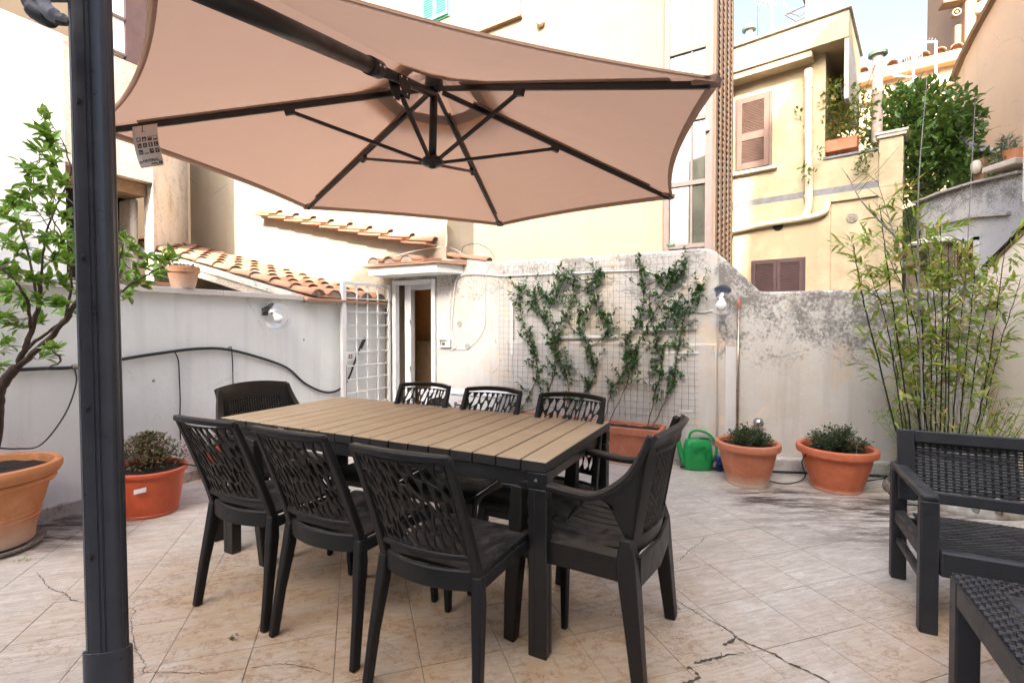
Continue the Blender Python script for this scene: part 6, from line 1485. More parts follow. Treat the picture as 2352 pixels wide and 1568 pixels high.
def leafy(P, t0, dens, size, root_pts=None, spread=.22):
    n = len(P)
    for i in range(int(n * t0), n):
        if r_.random() > dens: continue
        L_ = spread * r_.uniform(.35, 1.0); a = r_.uniform(0, 6.28); d = Vector((math.cos(a), math.sin(a) * .6, r_.uniform(.15, .9))).normalized(); e = P[i] + d * L_
        Q = [P[i], P[i].lerp(e, .5) + Vector((0, 0, .02)), e]; shoots.tube(Q, [.0016, .0012, .0007], 4)
        for _ in range(r_.choice((5, 7, 8, 10))):
            t = r_.uniform(.35, 1); p = P[i].lerp(e, t); dd = (d * .9 + rv(r_) * .75 + Vector((0, 0, -.10))).normalized(); bl.append((p, dd, size * r_.uniform(.6, 1.25)))
shoots = MB()
for (b, m_, t_, rad) in spec:
    dy = r_.uniform(-.12, .10); B = onY(b[0], b[1], zt.y + dy * .6); B.z = .34; Mi = onY(m_[0], m_[1], zt.y + dy * 1.1); T = onY(t_[0], t_[1], zt.y + dy * 1.6)
    P = smooth_path([B, Mi, T], 12); P = [P[0]] + [p + rv(r_) * .0035 for p in P[1:]]; n = len(P)
    child(MB().tube(P, [rad * (1 - .6 * i / n) for i in range(n)], 6), 'culm', M['culm_dark'], bb)
    leafy(P, .20, 1.0, .088)
for (b, m_, t_) in (((2120, 985), (2108, 500), (2130, 168)), ((2195, 985), (2218, 640), (2240, 230)), ((2105, 700), (2070, 590), (2010, 400)), ((2075, 560), (1985, 470), (1945, 400))):
    P = smooth_path([onY(*b, zt.y - .1), onY(*m_, zt.y - .12), onY(*t_, zt.y - .1)], 10); n = len(P)
    child(MB().tube(P, [.0075 * (1 - .8 * i / n) for i in range(n)], 6), 'cane', M['culm_grey'], bb)
    for i in range(n // 2, n):
        if r_.random() < .55: e = P[i] + Vector((r_.choice((-1, 1)) * r_.uniform(.05, .2), 0, r_.uniform(.06, .2))); shoots.tube([P[i], e], [.0025, .001], 4)
for _ in range(110):        # low tufts round the base
    a = r_.uniform(0, 6.28); q_ = r_.uniform(.1, 1); p = zt + Vector((.38 * q_ * math.cos(a), .26 * q_ * math.sin(a), .38)); e = p + Vector((.14 * math.cos(a), .10 * math.sin(a), r_.uniform(.1, .42))); shoots.tube([p, e], [.0018, .0008], 4)
    for _ in range(4): bl.append((p.lerp(e, r_.uniform(.4, 1)), (rv(r_) + Vector((0, 0, .4))).normalized(), .06 * r_.uniform(.6, 1.2)))
child(shoots, 'side_shoots', M['culm_green'], bb, fix=False, kind='stuff')
put_leaves(bb, 'bamboo', bl, 300)
fern = empty('asparagus_fern', onz(2072, 1095, 0) + Vector((0, .1, 0)), label='feathery bright green asparagus fern spilling beside the zinc tub and down to the floor', cat='plant'); fl_ = []
for _ in range(750):
    c = onY(2085 + r_.gauss(0, 14), 1000 + r_.gauss(0, 22), 3.75); fl_.append((c + rv(r_) * .03, rv(r_, .3), r_.uniform(.02, .05)))
for _ in range(260):
    c = onY(2045 + r_.gauss(0, 16), 1080 + r_.gauss(0, 14), 3.85); c.z = max(c.z, .01); fl_.append((c + rv(r_) * .02, rv(r_, .5), r_.uniform(.02, .04)))
for _ in range(120):
    c = onY(2020 + r_.gauss(0, 14), 955 + r_.gauss(0, 10), 3.8); fl_.append((c + rv(r_) * .03, rv(r_, .2), r_.uniform(.02, .04)))
put_leaves(fern, 'fern', fl_, 0)

# ============================================================ BALCONY PLANTS, HEDGE, CREEPER
def bushmass(root, pts, kind, size, limit, spread):
    lst = []
    for (c, n, rr) in pts:
        for _ in range(n):
            d = rv(r_); p = c + Vector((d.x * rr, d.y * rr * .8, d.z * rr)) * (r_.random() ** .45); lst.append((p, (rv(r_) + d * .8 + Vector((0, 0, .25))).normalized(), size * r_.uniform(.6, 1.3)))
    put_leaves(root, kind, lst, limit)
off = -.45; B_ = lambda x, y, o=-.3: PD.px(x, y, o)
pl = MB(); a, b = S(PD, 1893, 340, -.25), S(PD, 1972, 340, -.25); z_ = Z(PD, 1890, 360, -.25); boxpl(pl, PD, a, b, z_, z_ + .20, -.33, -.05)
pb = empty('balcony_planter', B_(1930, 350), label='orange terracotta window box on the balcony parapet of the yellow house', cat='planter'); child(pl, 'box', M['plastic_terra'], pb, bevel=.01)
cr = empty('flowering_creeper', B_(1930, 340), label='brownish flowering shrub growing from the balcony planter up to the roof slab', cat='shrub')
stx = MB()
for q in ([(1940, 345), (1925, 290), (1905, 230), (1885, 170), (1862, 120)], [(1950, 345), (1950, 280), (1935, 230), (1930, 190)], [(1960, 345), (1975, 260), (1990, 200), (2010, 150)], [(1885, 170), (1870, 135), (1848, 110)]):
    stx.tube(smooth_path([B_(*p) for p in q], 4), .012, 5)
child(stx, 'stems', M['bark_pale'], cr)
pts = [(B_(x, y, -.3 + r_.uniform(-.2, .3)), n, rr) for x, y, n, rr in [(1862, 120, 40, .18), (1845, 112, 30, .15), (1880, 140, 40, .16), (1892, 175, 40, .15), (1900, 205, 60, .2), (1925, 215, 140, .28), (1950, 235, 160, .32), (1905, 245, 140, .28), (1890, 280, 60, .22), (1865, 240, 30, .16), (1875, 290, 30, .15), (1925, 285, 160, .3), (1935, 320, 150, .28), (1965, 270, 150, .3), (1985, 240, 90, .3), (1858, 300, 20, .12), (1850, 375, 25, .15), (1855, 405, 20, .10), (1870, 355, 15, .1), (1838, 260, 12, .1)]]
bushmass(cr, pts, 'creeper', .075, 300, .3)
hg = empty('camellia_hedge', PG.px(2140, 400, -.5), label='big dark green camellia bush leaning over the top of the grey wall', cat='bush')
H_ = lambda x, y, o=-.5: PG.px(x, y, o)
pts = [(H_(x, y, -.5 + r_.uniform(-.4, .4)), int(n * 1.15), rr * 1.12) for x, y, n, rr in [(2050, 260, 160, .42), (2085, 250, 220, .45), (2120, 240, 220, .42), (2150, 245, 240, .42), (2185, 260, 220, .38), (2200, 290, 160, .32), (2205, 315, 90, .24), (2075, 300, 240, .45), (2110, 300, 260, .5), (2150, 300, 260, .5), (2180, 340, 240, .42), (2130, 360, 260, .5), (2090, 350, 240, .45), (2100, 400, 240, .4), (2140, 400, 240, .42), (2180, 385, 240, .38), (2215, 385, 200, .32), (2245, 390, 130, .25), (2115, 430, 160, .28), (2020, 290, 130, .35), (2000, 330, 90, .28), (2060, 225, 60, .25), (2100, 218, 50, .22)]]
bushmass(hg, pts, 'bush', .14, 300, .3)
hb3 = MB(); [hb3.tube([H_(2105, 455, -.6), H_(2095 + 12 * i, 330, -.6 + .1 * i)], .03, 6) for i in range(6)]; child(hb3, 'stems', M['bark'], hg)
wc = empty('wall_creeper', PG.px(2088, 500, .05), label='dark creeper hanging down the corner between the yellow pillar and the grey wall', cat='climber')
pts = [(PG.px(2092 + r_.uniform(-8, 8), y, .1), 60, .17) for y in range(470, 640, 14)]
pts += [(PD.px(1985 + r_.uniform(-22, 18), y, .12), 26, .12) for y in (345, 360, 375, 390)]
bushmass(wc, pts, 'bush', .07, 120, .2)
lv_ = empty('lavender_pot', PG.px(2310, 380, -.2), label='grey green lavender in a small brown pot on the stone slab at the right', cat='plant')
bushmass(lv_, [(PG.px(2308, 375, -.15), 200, .16), (PG.px(2312, 350, -.15), 180, .15), (PG.px(2318, 330, -.1), 90, .10)], 'grey', .10, 0, .1)
q = MB().lathe([(0, -.12), (.10, -.12), (.13, .10), (.11, .10), (.10, .05), (0, .05)], 14, tuple(PG.px(2332, 362, -.15))); child(q, 'pot_body', M['terra'], lv_)
vn = empty('thin_vine', PD.px(1855, 400, .15), label='thin green vine sprig wrapped round the downpipe of the yellow house', cat='climber')
bushmass(vn, [(PD.px(1855, 402, .2), 26, .12), (PD.px(1848, 385, .2), 20, .10), (PD.px(1880, 350, .2), 20, .10)], 'bush', .07, 40, .1)
# ============================================================ DOORWAY
dz = lambda x, y, o=0: Z(PM, x, y, o)
dw = empty('white_door', PM.at((dl + dr) / 2, 0), label='open white door frame in the back wall with a warm ochre room behind', cat='door')
W3 = M['white_metal']; ztp = dz(1001, 640)
for (a, b, c, d, n0, n1, nm) in ((dl, dl + .055, 0, ztp, -.05, .02, 'door_jamb'), (dr - .055, dr, 0, ztp, -.05, .02, 'door_jamb'), (dl + .055, dr - .055, ztp - .055, ztp, -.05, .02, 'door_head')):
    child(boxpl(MB(), PM, a + .001, b - .001, c, d - .001, n0, n1), nm, W3, dw, bevel=.004)
il, ih = S(PM, 947, 745, -.12), dz(990, 664, -.12)
child(boxpl(MB(), PM, dl + .10, il, 0, ih + .07, -.17, -.09), 'inner_jamb', W3, dw, bevel=.006)
child(boxpl(MB(), PM, il, dr - .03, ih, ih + .07, -.17, -.09), 'inner_head', W3, dw, bevel=.006)
child(boxpl(MB(), PM, dr - .036, dr - .001, 0, ih, -.17, -.051), 'inner_jamb', W3, dw, bevel=.004)
child(boxpl(MB(), PM, dl + .056, dl + .10, 0, ih + .07, -.14, -.135), 'dark_gap', M['void'], dw)
for zz_ in (1.28, .72): child(MB().tube([PM.at(il - .004, zz_ - .03, -.085), PM.at(il - .004, zz_ + .03, -.085)], .008, 6), 'hinge', M['chrome'], dw)
M['ochre'] = simple('ochre_room_wall', (.85, .48, .18), .7, .12, 3); M['ochre_dark'] = simple('brown_cupboard', (.60, .32, .12), .6, .2, 5)
rm = empty('inner_room', PM.at((dl + dr) / 2, 0, -1), label='warm ochre stairwell room seen through the open doorway', cat='room')
child(boxpl(MB(), PM, dl - .6, dr + .7, -.1, 1.86, -.85, -.75), 'back_wall', M['ochre'], rm)
child(boxpl(MB(), PM, dl - .7, dl - .6, -.1, 1.95, -1.15, -.265), 'side_wall', M['ochre'], rm)
child(boxpl(MB(), PM, dr + .7, dr + .8, -.1, 1.95, -1.15, -.265), 'side_wall', M['ochre'], rm)
child(boxpl(MB(), PM, dl - .7, dr + .8, 1.86, 1.90, -1.15, -.265), 'ceiling', M['ochre'], rm)
child(boxpl(MB(), PM, dl - .7, dr + .8, -.06, -.004, -1.25, -.01), 'floor', M['sill'], rm)
child(boxpl(MB(), PM, dl + .1, dr + .4, 0, Z(PM, 970, 777, -.65), -.749, -.62), 'cupboard', M['ochre_dark'], rm, bevel=.01)
child(boxpl(MB(), PM, S(PM, 975, 800, -.94), dr + .38, .3, Z(PM, 970, 779, -.6) - .02, -.619, -.605), 'cupboard_door', M['brown_trim'], rm)
st_ = MB(); st_.hexa([PM.at(S(PM, 945, 840, -.8), .62, -.9), PM.at(S(PM, 985, 850, -.8), .62, -.9), PM.at(S(PM, 985, 850, -.8), .62, -.6), PM.at(S(PM, 945, 840, -.8), .62, -.6)] + [PM.at(S(PM, 945, 840, -.8), .66, -.9), PM.at(S(PM, 985, 850, -.8), .66, -.9), PM.at(S(PM, 985, 850, -.8), .66, -.6), PM.at(S(PM, 945, 840, -.8), .66, -.6)]); child(st_, 'shelf', M['grey_paint'], rm)

# security gate
gh = PM.at(S(PM, 899), 0, .03); gf_ = Vector((-1.825, 5.22, 0)); gd = (gf_ - gh); GWd = gd.length; gd.normalize(); PGt = Plane(gh[:2], gd[:2], (gd.y, -gd.x) if (gd.y * -gh.x + -gd.x * -gh.y) > 0 else (-gd.y, gd.x))
gt = empty('security_gate', gh, label='open white steel grille gate with a rusty lock beside the doorway', cat='gate')
GZ = HC + (745 - 655) * gh.y / F
def gbox(nm, a, b, c, d, n0=-.015, n1=.015, mat='white_metal', bev=.003): return child(boxpl(MB(), PGt, a, b, c, d, n0, n1), nm, M[mat], gt, bevel=bev)
gbox('frame_post', 0, .035, .03, GZ); gbox('frame_post', GWd - .055, GWd, .03, GZ, -.02, .02); gbox('frame_rail', .036, GWd - .056, GZ - .035, GZ); gbox('frame_rail', .036, GWd - .056, .03, .07)
for i in range(3): a = .036 + (GWd - .092) * (i + 1) / 4; gbox('upright_bar', a - .008, a + .008, .071, GZ - .036, -.008, .008)
zz_ = GZ - .035 - .148; 
while zz_ > .15: gbox('cross_bar', .036, GWd - .056, zz_ - .007, zz_ + .007, -.0095, .0095, bev=.001); zz_ -= .148
lz_ = HC + (745 - 818) * 5.25 / F
gbox('lock_plate', GWd - .16, GWd - .05, lz_ - .045, lz_ + .045, -.021, .022); child(boxpl(MB(), PGt, GWd - .125, GWd - .075, lz_ - .022, lz_ + .018, .0225, .026), 'keyhole_rust', M['rust'], gt); child(boxpl(MB(), PGt, GWd - .110, GWd - .090, lz_ - .012, lz_ + .008, .0262, .028), 'keyhole', M['white_metal'], gt)
child(boxpl(MB(), PGt, GWd - .050, GWd - .044, .10, lz_ - .1, .0205, .0215), 'rust_streak', M['rust'], gt)

# ============================================================ AIR CONDITIONER
al, ar_ = S(PM, 962, 905, .42), S(PM, 1142, 920, .42); acu = empty('air_conditioner', PM.at((al + ar_) / 2, 0, .25), label='white outdoor air conditioner unit half hidden behind the far chairs', cat='air conditioner')
azt = Z(PM, 1040, 906, .42)
child(boxpl(MB(), PM, al, ar_, .05, azt, .12, .42), 'housing', M['white_metal'], acu, bevel=.012)
child(boxpl(MB(), PM, al - .006, ar_ + .006, azt + .001, azt + .022, .11, .43), 'lid', M['white_plastic'], acu, bevel=.006)
fc_ = PM.at(al + .26, azt - .24, .425)
fg_ = MB(); 
def onp(mb, c, pl=PM): mb.v = [tuple(c + pl.d * v[0] + Vector((0, 0, v[1])) + pl.n * v[2]) for v in mb.v]; return mb
for i in range(7): fg_.lathe([(.03 + .028 * i, 0), (.034 + .028 * i, 0), (.034 + .028 * i, .008), (.03 + .028 * i, .008), (.03 + .028 * i, 0)], 28)
for i in range(12): a = i * math.pi / 6; fg_.bar([(0.03 * math.cos(a), .03 * math.sin(a), .004), (.205 * math.cos(a), .205 * math.sin(a), .004)], .004, .004, up=(0, 0, 1))
child(onp(fg_, fc_), 'fan_grille', M['lift_frame'], acu); child(onp(MB().lathe([(0, -.003), (.2, -.003), (.2, -.004)], 28), fc_), 'fan_opening', M['void'], acu)
child(boxpl(MB(), PM, al + .52, ar_ - .03, .09, azt - .03, .4201, .428), 'service_panel', M['white_plastic'], acu, bevel=.004)
lg_c = PM.px(1044, 933, .430)
Mx = Matrix.Translation(-acu.location) @ frame(PM.at(S(PM, 1043, 930, .43), Z(PM, 1043, 935, .43), .4295), PM.d, Vector((0, 0, 1)), PM.n)
text('Ferroli', .075, M['tag_ink'], acu, Mx, ext=.0006, bold=.0022, space=.92)
arc = MB().tube([PM.at(S(PM, 1052 + 8 * k / 3, 920, .43), Z(PM, 1050, 921, .43) + .006 - .0035 * abs(k - 2), .431) for k in range(5)], .0035, 5); child(arc, 'logo_arc', M['logo_orange'], acu)

# ============================================================ GLOBE LAMPS
def globe(label, c, rad, pl, wallpt, tilt):
    r_ = empty('globe_lamp', wallpt, label=label, cat='lamp', group='clear glass globe wall lamps')
    g_ = MB(); n = 26
    prof = [(rad * math.sin(a), rad * math.cos(a)) for a in [math.pi * (.10 + .90 * i / n) for i in range(n + 1)]]; prof[-1] = (0, -rad); g_.lathe(prof, 36)
    ax = tilt.normalized(); x = ax.orthogonal().normalized(); Mx = frame(c, x, ax.cross(x), ax)
    def put(mb, nm, mat, **k): mb.v = [tuple(Mx @ Vector(v)) for v in mb.v]; return child(mb, nm, M[mat], r_, smooth=True, **k)
    put(g_, 'glass_globe', 'globe')
    put(MB().lathe([(0, rad * 1.0), (rad * .42, rad * .97), (rad * .46, rad * .88), (rad * .30, rad * .80), (0, rad * .80)], 24), 'gallery', 'anthracite')
    put(MB().lathe([(0, rad * .80), (rad * .17, rad * .78), (rad * .19, rad * .5), (rad * .14, rad * .34), (0, rad * .34)], 16), 'lamp_holder', 'chrome')
    put(MB().lathe([(rad * .12, rad * .36), (rad * .14, rad * .22), (rad * .26, rad * .02), (rad * .30, -rad * .16), (rad * .22, -rad * .34), (0, -rad * .42)], 18), 'bulb', 'bulb')
    top_ = c + ax * rad * .95; child(MB().tube(smooth_path([top_, top_ + (wallpt - top_) * .5 + ax * .01, wallpt], 4), .011, 8), 'bracket_arm', M['anthracite'], r_, smooth=True)
    q = MB(); boxpl(q, pl, -.028, .028, -.035, .035, 0, .018); d_ = wallpt - pl.at(0, 0); q.v = [tuple(Vector(v) + d_) for v in q.v]; child(q, 'wall_plate', M['anthracite'], r_, bevel=.003)
    return r_
c1_ = P1.px(637, 729, .13); globe('clear globe wall lamp on the low white wall beneath the coping end', c1_, .135, P1, P1.px(607, 716, .0), Vector((-.25, -.0, 1)) + P1.n * -.5 + P1.d * -.35)
c2_ = PM.px(1657, 697, .13); globe('clear globe wall lamp beside the broom handle right of the jasmine mesh', c2_, .150, PM, PM.px(1652, 672, .0), Vector((0, 0, 1)) + PM.n * -.55 + PM.d * .05)

# ============================================================ CABLES, TUBES, SMALL WALL THINGS
def cable(name, pts, r_, mat, label, cat, k=8, group=None, n=6):
    o = MB().tube(smooth_path(pts, k), r_, n).build(name, M[mat], None, smooth=True); return tag(o, label, cat, group)
Q = lambda x, y, o=.012: PM.px(x, y, o)
cable('white_cable', [Q(1042, 690), Q(1046, 650), Q(1060, 632), Q(1110, 630), Q(1160, 634), Q(1240, 630), Q(1330, 627), Q(1430, 622), Q(1490, 624), Q(1522, 645), Q(1540, 680), Q(1575, 708), Q(1612, 717), Q(1638, 712)], .0065, 'white_plastic', 'thick white cable clipped along the top of the mesh wall to the right globe lamp', 'cable')
cable('white_cable', [Q(1042, 690), Q(1038, 740), Q(1040, 770), Q(1047, 795), Q(1036, 803)], .0065, 'white_plastic', 'white cable dropping from the corner of the canopy into the junction box', 'cable')
cable('white_cable', [Q(905, 640, .02), Q(940, 634, .02), Q(980, 628, .02), Q(1025, 622, .02), Q(1036, 640), Q(1034, 700), Q(1033, 745), Q(1040, 785), Q(1045, 800)], .0045, 'white_plastic', 'thin cable running under the canopy above the door and down to the junction box', 'cable')
cable('white_cable', [Q(1132, 598, .02), Q(1118, 622), Q(1114, 680), Q(1114, 740), Q(1100, 775), Q(1072, 800), Q(1047, 801)], .0035, 'white_plastic', 'thin white wire hanging in a long arc from the wall top to the junction box', 'cable')
cable('white_cable', [PM.px(862, 593, .34), PM.px(900, 590, .30), PM.px(945, 578, .16), PM.px(1005, 568, .02), PM.px(1040, 571, -.1), PM.px(1062, 582, -.12)], .004, 'white_plastic', 'pale wire lying across the tiles of the door canopy', 'cable')
cable('dark_wire_loop', [PM.px(1060, 583, -.1), PM.px(1066, 566, -.12), PM.px(1095, 560, -.15), PM.px(1122, 572, -.12), PM.px(1136, 592, -.05)], .004, 'black_rubber', 'dark springy wire loop standing above the wall top by the last coping tile', 'cable')
cable('white_cable', [P1.px(612, 700, .01), P1.px(630, 682, .02), P1.px(680, 688, .02), P1.px(740, 695, .02), P1.px(800, 705, .02), P1.px(845, 708, .02)], .004, 'white_plastic', 'thin cable running from the left globe lamp along the eaves of the tile roof', 'cable')
for k in range(11):
    x = [1060, 1110, 1160, 1240, 1330, 1430, 1038, 1041, 1033, 1540, 1575][k]; y = [633, 630, 634, 630, 627, 622, 740, 690, 710, 682, 709][k]
    o = MB(); c = Q(x, y, .016); o.box((0, 0, 0), (.010, .014, .018)); o = o.build('cable_clip', M['white_plastic'], None); o.location = c; tag(o, ['first cable clip right of the bend above the junction box', 'second cable clip along the high white cable, before the wire mesh', 'cable clip on the high white cable where the hanging wire crosses near the mesh edge', 'cable clip above the left jasmine vine', 'cable clip above the gap between the first two jasmine vines', 'cable clip on the high cable left of the tallest jasmine', 'lower clip on the two cables dropping to the junction box', 'clip where the white cables turn down below the canopy corner', 'middle clip on the cables dropping beside the doorway', 'clip on the drooping cable just right of the tallest jasmine', 'clip on the drooping cable nearest the right globe lamp'][k], 'clip', 'cable clips')
jb = empty('junction_box', Q(1024, 788, 0), label='open white electrical junction box with loose wires left of the mesh', cat='junction box')
ja, jc = S(PM, 1012), S(PM, 1037); jz0, jz1 = Z(PM, 1024, 797), Z(PM, 1024, 778)
bx_ = MB(); boxpl(bx_, PM, ja, jc, jz0, jz1, 0, .01)
for q in ((ja, ja + .008, jz0, jz1), (jc - .008, jc, jz0, jz1), (ja, jc, jz1 - .008, jz1), (ja, jc, jz0, jz0 + .008)): boxpl(bx_, PM, *q, .01, .035)
child(bx_, 'box', M['white_plastic'], jb)
wi = MB(); [wi.tube(smooth_path([PM.at(ja + .02 + rnd.uniform(0, .05), jz0 + .02 + rnd.uniform(0, .04), .02) for _ in range(4)], 4), .0022, 4) for _ in range(5)]; child(wi, 'loose_wires', M['leaf_dry'], jb)
child(boxpl(MB(), PM, jc - .03, jc - .01, jz0 + .01, jz1 - .01, .0101, .03), 'terminal_block', M['white_plastic'], jb)
for (x, y, lab) in ((1056, 744, 'round plastered disc left by a filled hole beside the two cables'), (1074, 796, 'round plastered disc by the low end of the hanging white wire')):
    o = onp(MB().lathe([(0, .004), (.030, .003), (.036, 0)], 16), Q(x, y, .001)).build('filler_disc', M['mortar'], None); tag(o, lab, 'patch')
# black irrigation hose on the left wall
L1 = lambda x, y, o=.018: P1.px(x, y, o)
cable('black_hose', [L1(20, 850), L1(100, 846), L1(172, 843), L1(272, 826), L1(360, 812), L1(450, 801), L1(520, 802), L1(600, 822), L1(660, 845), L1(700, 880), L1(745, 900), L1(778, 895), L1(800, 870), L1(815, 830), L1(830, 790), L1(838, 778)], .0115, 'black_rubber', 'thick black irrigation hose arching along the white wall behind the table', 'hose')
o = MB().bar([L1(828, 800, .03), L1(839, 775, .03)], .030, .022).build('hose_end_clamp', M['black_rubber'], None, bevel=.004); tag(o, 'black clamp fitting at the end of the hose seen through the gate', 'fitting')
cable('drip_tube', [L1(401, 806), L1(410, 830), L1(412, 870), L1(414, 920), L1(413, 970), L1(415, 1010)], .0045, 'black_rubber', 'thin black drip tube hanging from the hose left of the end armchair', 'tube', group='black drip tubes hanging from the wall hose')
cable('drip_tube', [L1(524, 800), L1(531, 798, .03), L1(534, 830), L1(535, 870), L1(536, 930)], .0045, 'black_rubber', 'thin black drip tube hanging from the hose above the end armchair', 'tube', group='black drip tubes hanging from the wall hose')
cable('drip_tube', [L1(172, 845), L1(175, 880, .05), L1(150, 950, .1), L1(95, 1020, .15), L1(40, 1030, .25), L1(-10, 1028, .3)], .0045, 'black_rubber', 'thin black drip tube curving down from the hose into the large terracotta pot', 'tube', group='black drip tubes hanging from the wall hose')
cable('drip_tube', [cr0 + Vector((.02, -.05, .29)), cr0 + Vector((.08, -.12, .325)), cr0 + Vector((.16, -.10, .32)), cr0 + Vector((.24, .0, .315)), cr0 + Vector((.34, .12, .25))], .0045, 'black_rubber', 'thin black drip tube lying over the rim of the red oval tub', 'tube')
o = MB().tube([L1(166, 843, .02), L1(176, 842, .02)], .018, 8).build('hose_tie', M['bark_pale'], None); tag(o, 'frayed string tie round the hose just left of the parasol pole', 'tie')
for (x, y, lab) in ((353, 874, 'small rusty hook in the white wall right of the parasol pole'), (698, 780, 'small round plugged hole in the white wall near the gate')):
    o = MB(); o.lathe([(0, .006), (.008, .004), (.012, 0)], 8); o = onp(o, L1(x, y, .0), P1).build('wall_fixing', M['mortar'], None); tag(o, lab, 'hook')
# ground hose along the right wall
cable('ground_hose', [PR.at(S(PR, 1560), .02, .10), PR.at(S(PR, 1640), .02, .11), PR.at(S(PR, 1760), .02, .12), PR.at(S(PR, 1850), .02, .11), PR.at(S(PR, 2000), .02, .10), PR.at(S(PR, 2060), .02, .12)], .012, 'black_rubber', 'thick black hose lying along the foot of the right wall behind the pots', 'hose')
cable('ground_tube', [onz(1762, 1103, .006), onz(1800, 1110, .006), onz(1835, 1105, .006), onz(1850, 1090, .03), pB2 + Vector((-.23, .05, .2)), pB2 + Vector((-.20, -.08, .34)), pB2 + Vector((-.10, -.08, .30))], .0045, 'black_rubber', 'thin tube looping from the floor over the rim of the bright ribbed pot', 'tube')
cable('ground_tube', [onz(1990, 1104, .006), onz(2030, 1098, .006), onz(2060, 1080, .08), onz(2072, 1050, .15)], .005, 'black_rubber', 'thin tube running right from behind the ribbed pot towards the zinc tub', 'tube')
cable('ground_tube', [onz(2075, 1072, .05), onz(2045, 1090, .006), onz(2030, 1110, .006), onz(2060, 1150, .006), onz(2110, 1160, .006), onz(2170, 1158, .006), onz(2200, 1135, .05), onz(2208, 1115, .2)], .005, 'black_rubber', 'thin black tube coiling on the floor in front of the zinc tub behind the bench', 'tube')

# ============================================================ WATERING CAN
wc0 = onz(1602, 1076, 0); wcn = empty('watering_can', wc0, R(-8), label='bright green plastic watering can with ribbed sides on the floor by the wall', cat='watering can')
gp_ = M['green_plastic']; lv = [(0, .108, .066), (.006, .118, .074), (.03, .124, .080), (.12, .122, .080), (.20, .114, .076), (.245, .100, .068), (.262, .085, .06)]; n = 32; vs = []
def sup(a, rx, ry, e=.72): c, s_ = math.cos(a), math.sin(a); return (rx * math.copysign(abs(c) ** e, c), ry * math.copysign(abs(s_) ** e, s_))
for z, rx, ry in lv: vs += [(*sup(2 * math.pi * i / n, rx, ry), z) for i in range(n)]
bm2 = MB(); bm2.add(vs, [(n * j + i, n * j + (i + 1) % n, n * j + n + (i + 1) % n, n * j + n + i) for j in range(len(lv) - 1) for i in range(n)] + [tuple(range(n - 1, -1, -1)), tuple(range(n * (len(lv) - 1), n * len(lv)))])
bm2.build('can_body', gp_, wcn, auto=50)
MB().lathe([(0, .0), (.052, 0), (.056, .006), (.050, .008), (.046, .001)], 24, (.055, 0, .258), 1, .8).build('filler_rim', gp_, wcn, auto=40); MB().lathe([(0, .0022), (.046, .0022), (.046, 0)], 24, (.055, 0, .2605), 1, .8).build('filler_opening', M['void'], wcn)
MB().tube(smooth_path([(-.105, 0, .05), (-.135, 0, .12), (-.155, 0, .20), (-.172, 0, .30)], 5), [.030 - .0008 * i for i in range(16)], 12).build('spout', gp_, wcn, smooth=True)
MB().tube(smooth_path([(-.075, 0, .245), (-.06, 0, .31), (-.01, 0, .335), (.07, 0, .315), (.13, 0, .265), (.158, 0, .20), (.15, 0, .13), (.115, 0, .085)], 6), .0115, 10).build('handle', gp_, wcn, smooth=True)
for k in range(13):
    z = .035 + k * .0145; w_ = .085 - .0018 * k
    if abs(z - .12) < .034:
        for s_ in (-1, 1): MB().bar([(s_ * .046, -.0815, z), (s_ * w_, -.0745, z)], .004, .005).build('rib', gp_, wcn)
    else: MB().bar([(-w_, -.074, z), (0, -.0825, z), (w_, -.074, z)], .004, .005).build('rib', gp_, wcn)
q = MB().lathe([(.034, 0), (.040, 0), (.040, .006), (.034, .006), (.034, 0)], 28); Mx = frame((0, -.079, .12), (1, 0, 0), (0, 0, 1), (0, -1, 0)); q.v = [tuple(Mx @ Vector(v)) for v in q.v]; q.build('badge_ring', gp_, wcn)
q = MB().lathe([(0, .002), (.034, .002), (.034, 0)], 28); q.v = [tuple(Mx @ Vector(v)) for v in q.v]; q.build('badge_disc', gp_, wcn)
M['green_dark'] = simple('green_plastic_relief', (.02, .38, .10), .35, .1, 9)
text('10', .046, M['green_dark'], wcn, frame(Vector((0, -.0812, .104)), (1, 0, 0), (0, 0, 1), (0, -1, 0)), align='CENTER', ext=.002)
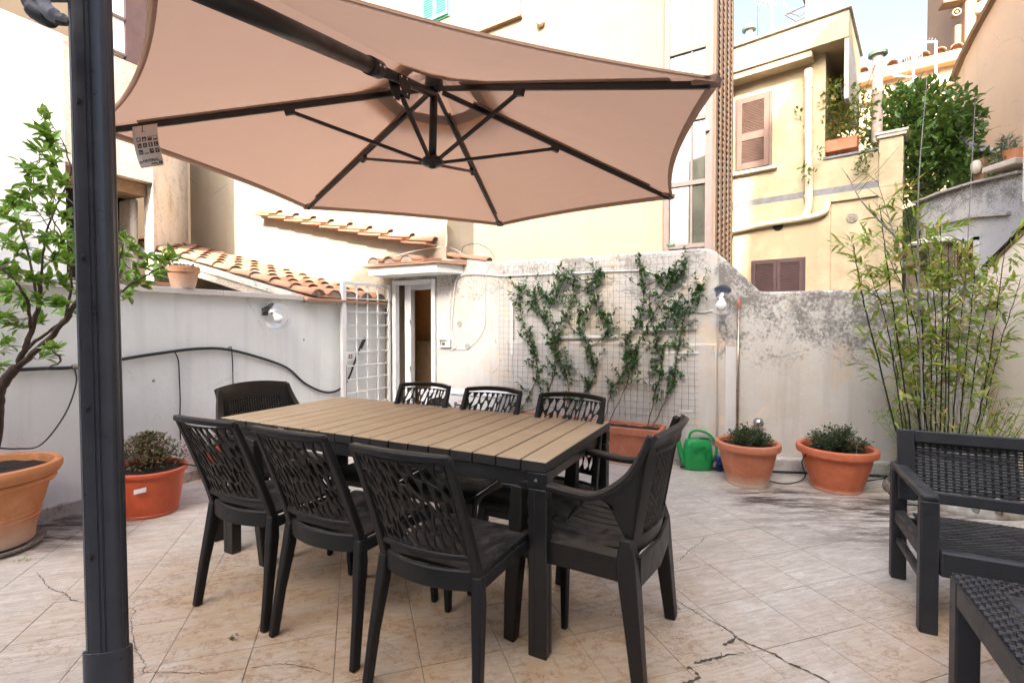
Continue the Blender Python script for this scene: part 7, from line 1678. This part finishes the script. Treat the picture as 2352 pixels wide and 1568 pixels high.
for s_ in (-1, 1):
    for t_ in (-1, 1): MB().bar([(s_ * .030, -.0825, .12 + t_ * .028), (s_ * .088, -.0725, .12 + t_ * .092)], .004, .005).build('rib', gp_, wcn)
# broom, metal ball
A = PR.px(1697, 687, .03); Bq = PR.px(1692, 1070, .09); Bq.z = .05
br = empty('broom', Bq, label='upturned steel broom stick with an orange cap leaning on the wall', cat='broom')
child(MB().tube([Bq, A], .0115, 10), 'stick', M['pole_steel'], br, smooth=True); child(MB().tube([A - (A - Bq).normalized() * .085, A], .0145, 10), 'cap', M['orange_plastic'], br, smooth=True)
hd2 = MB(); hc = onz(1662, 1080, 0); hd2.box((hc.x + .02, hc.y - .02, .10), (.18, .05, .05)); child(hd2, 'broom_head', M['blue_bristle'], br, bevel=.01)
bs = MB()
for _ in range(160): p = Vector((hc.x + .02 + rnd.uniform(-.085, .085), hc.y - .02 + rnd.uniform(-.02, .02), .09)); bs.tube([p, p + Vector((rnd.gauss(0, .012), rnd.gauss(0, .012), -.085))], .0018, 3)
child(bs, 'bristles', M['blue_bristle'], br, fix=False)
o = bmesh.new(); bmesh.ops.create_uvsphere(o, u_segments=20, v_segments=12, radius=.045); me = bpy.data.meshes.new('steel_ball'); o.to_mesh(me); o.free(); me.materials.append(M['chrome']); me.polygons.foreach_set('use_smooth', [True] * len(me.polygons))
o = link('steel_ball', me); o.location = PR.px(1742, 971, .05); tag(o, 'small shiny steel ball tap knob on the wall above the left round pot', 'tap')
fl2 = bmesh.new(); fl2.free()
# weeds at the wall foot
wd_ = []
for (x, y, n, s_) in [(206, 1172, 30, .03), (1860, 1085, 26, .03), (1800, 1092, 14, .02), (2035, 1082, 60, .03), (2060, 1065, 60, .04), (60, 1286, 30, .02), (118, 1180, 30, .03)]:
    c = onz(x, y, .01)
    for _ in range(n): wd_.append((c + Vector((rnd.gauss(0, .025), rnd.gauss(0, .015), 0)), rv(zb=1.4), s_ * rnd.uniform(.6, 1.3)))
wr_ = empty('wall_foot_weeds', onz(1860, 1085, 0), label='small green weeds sprouting at the foot of the terrace walls', cat='weeds'); put_leaves(wr_, 'fern', wd_, 0)
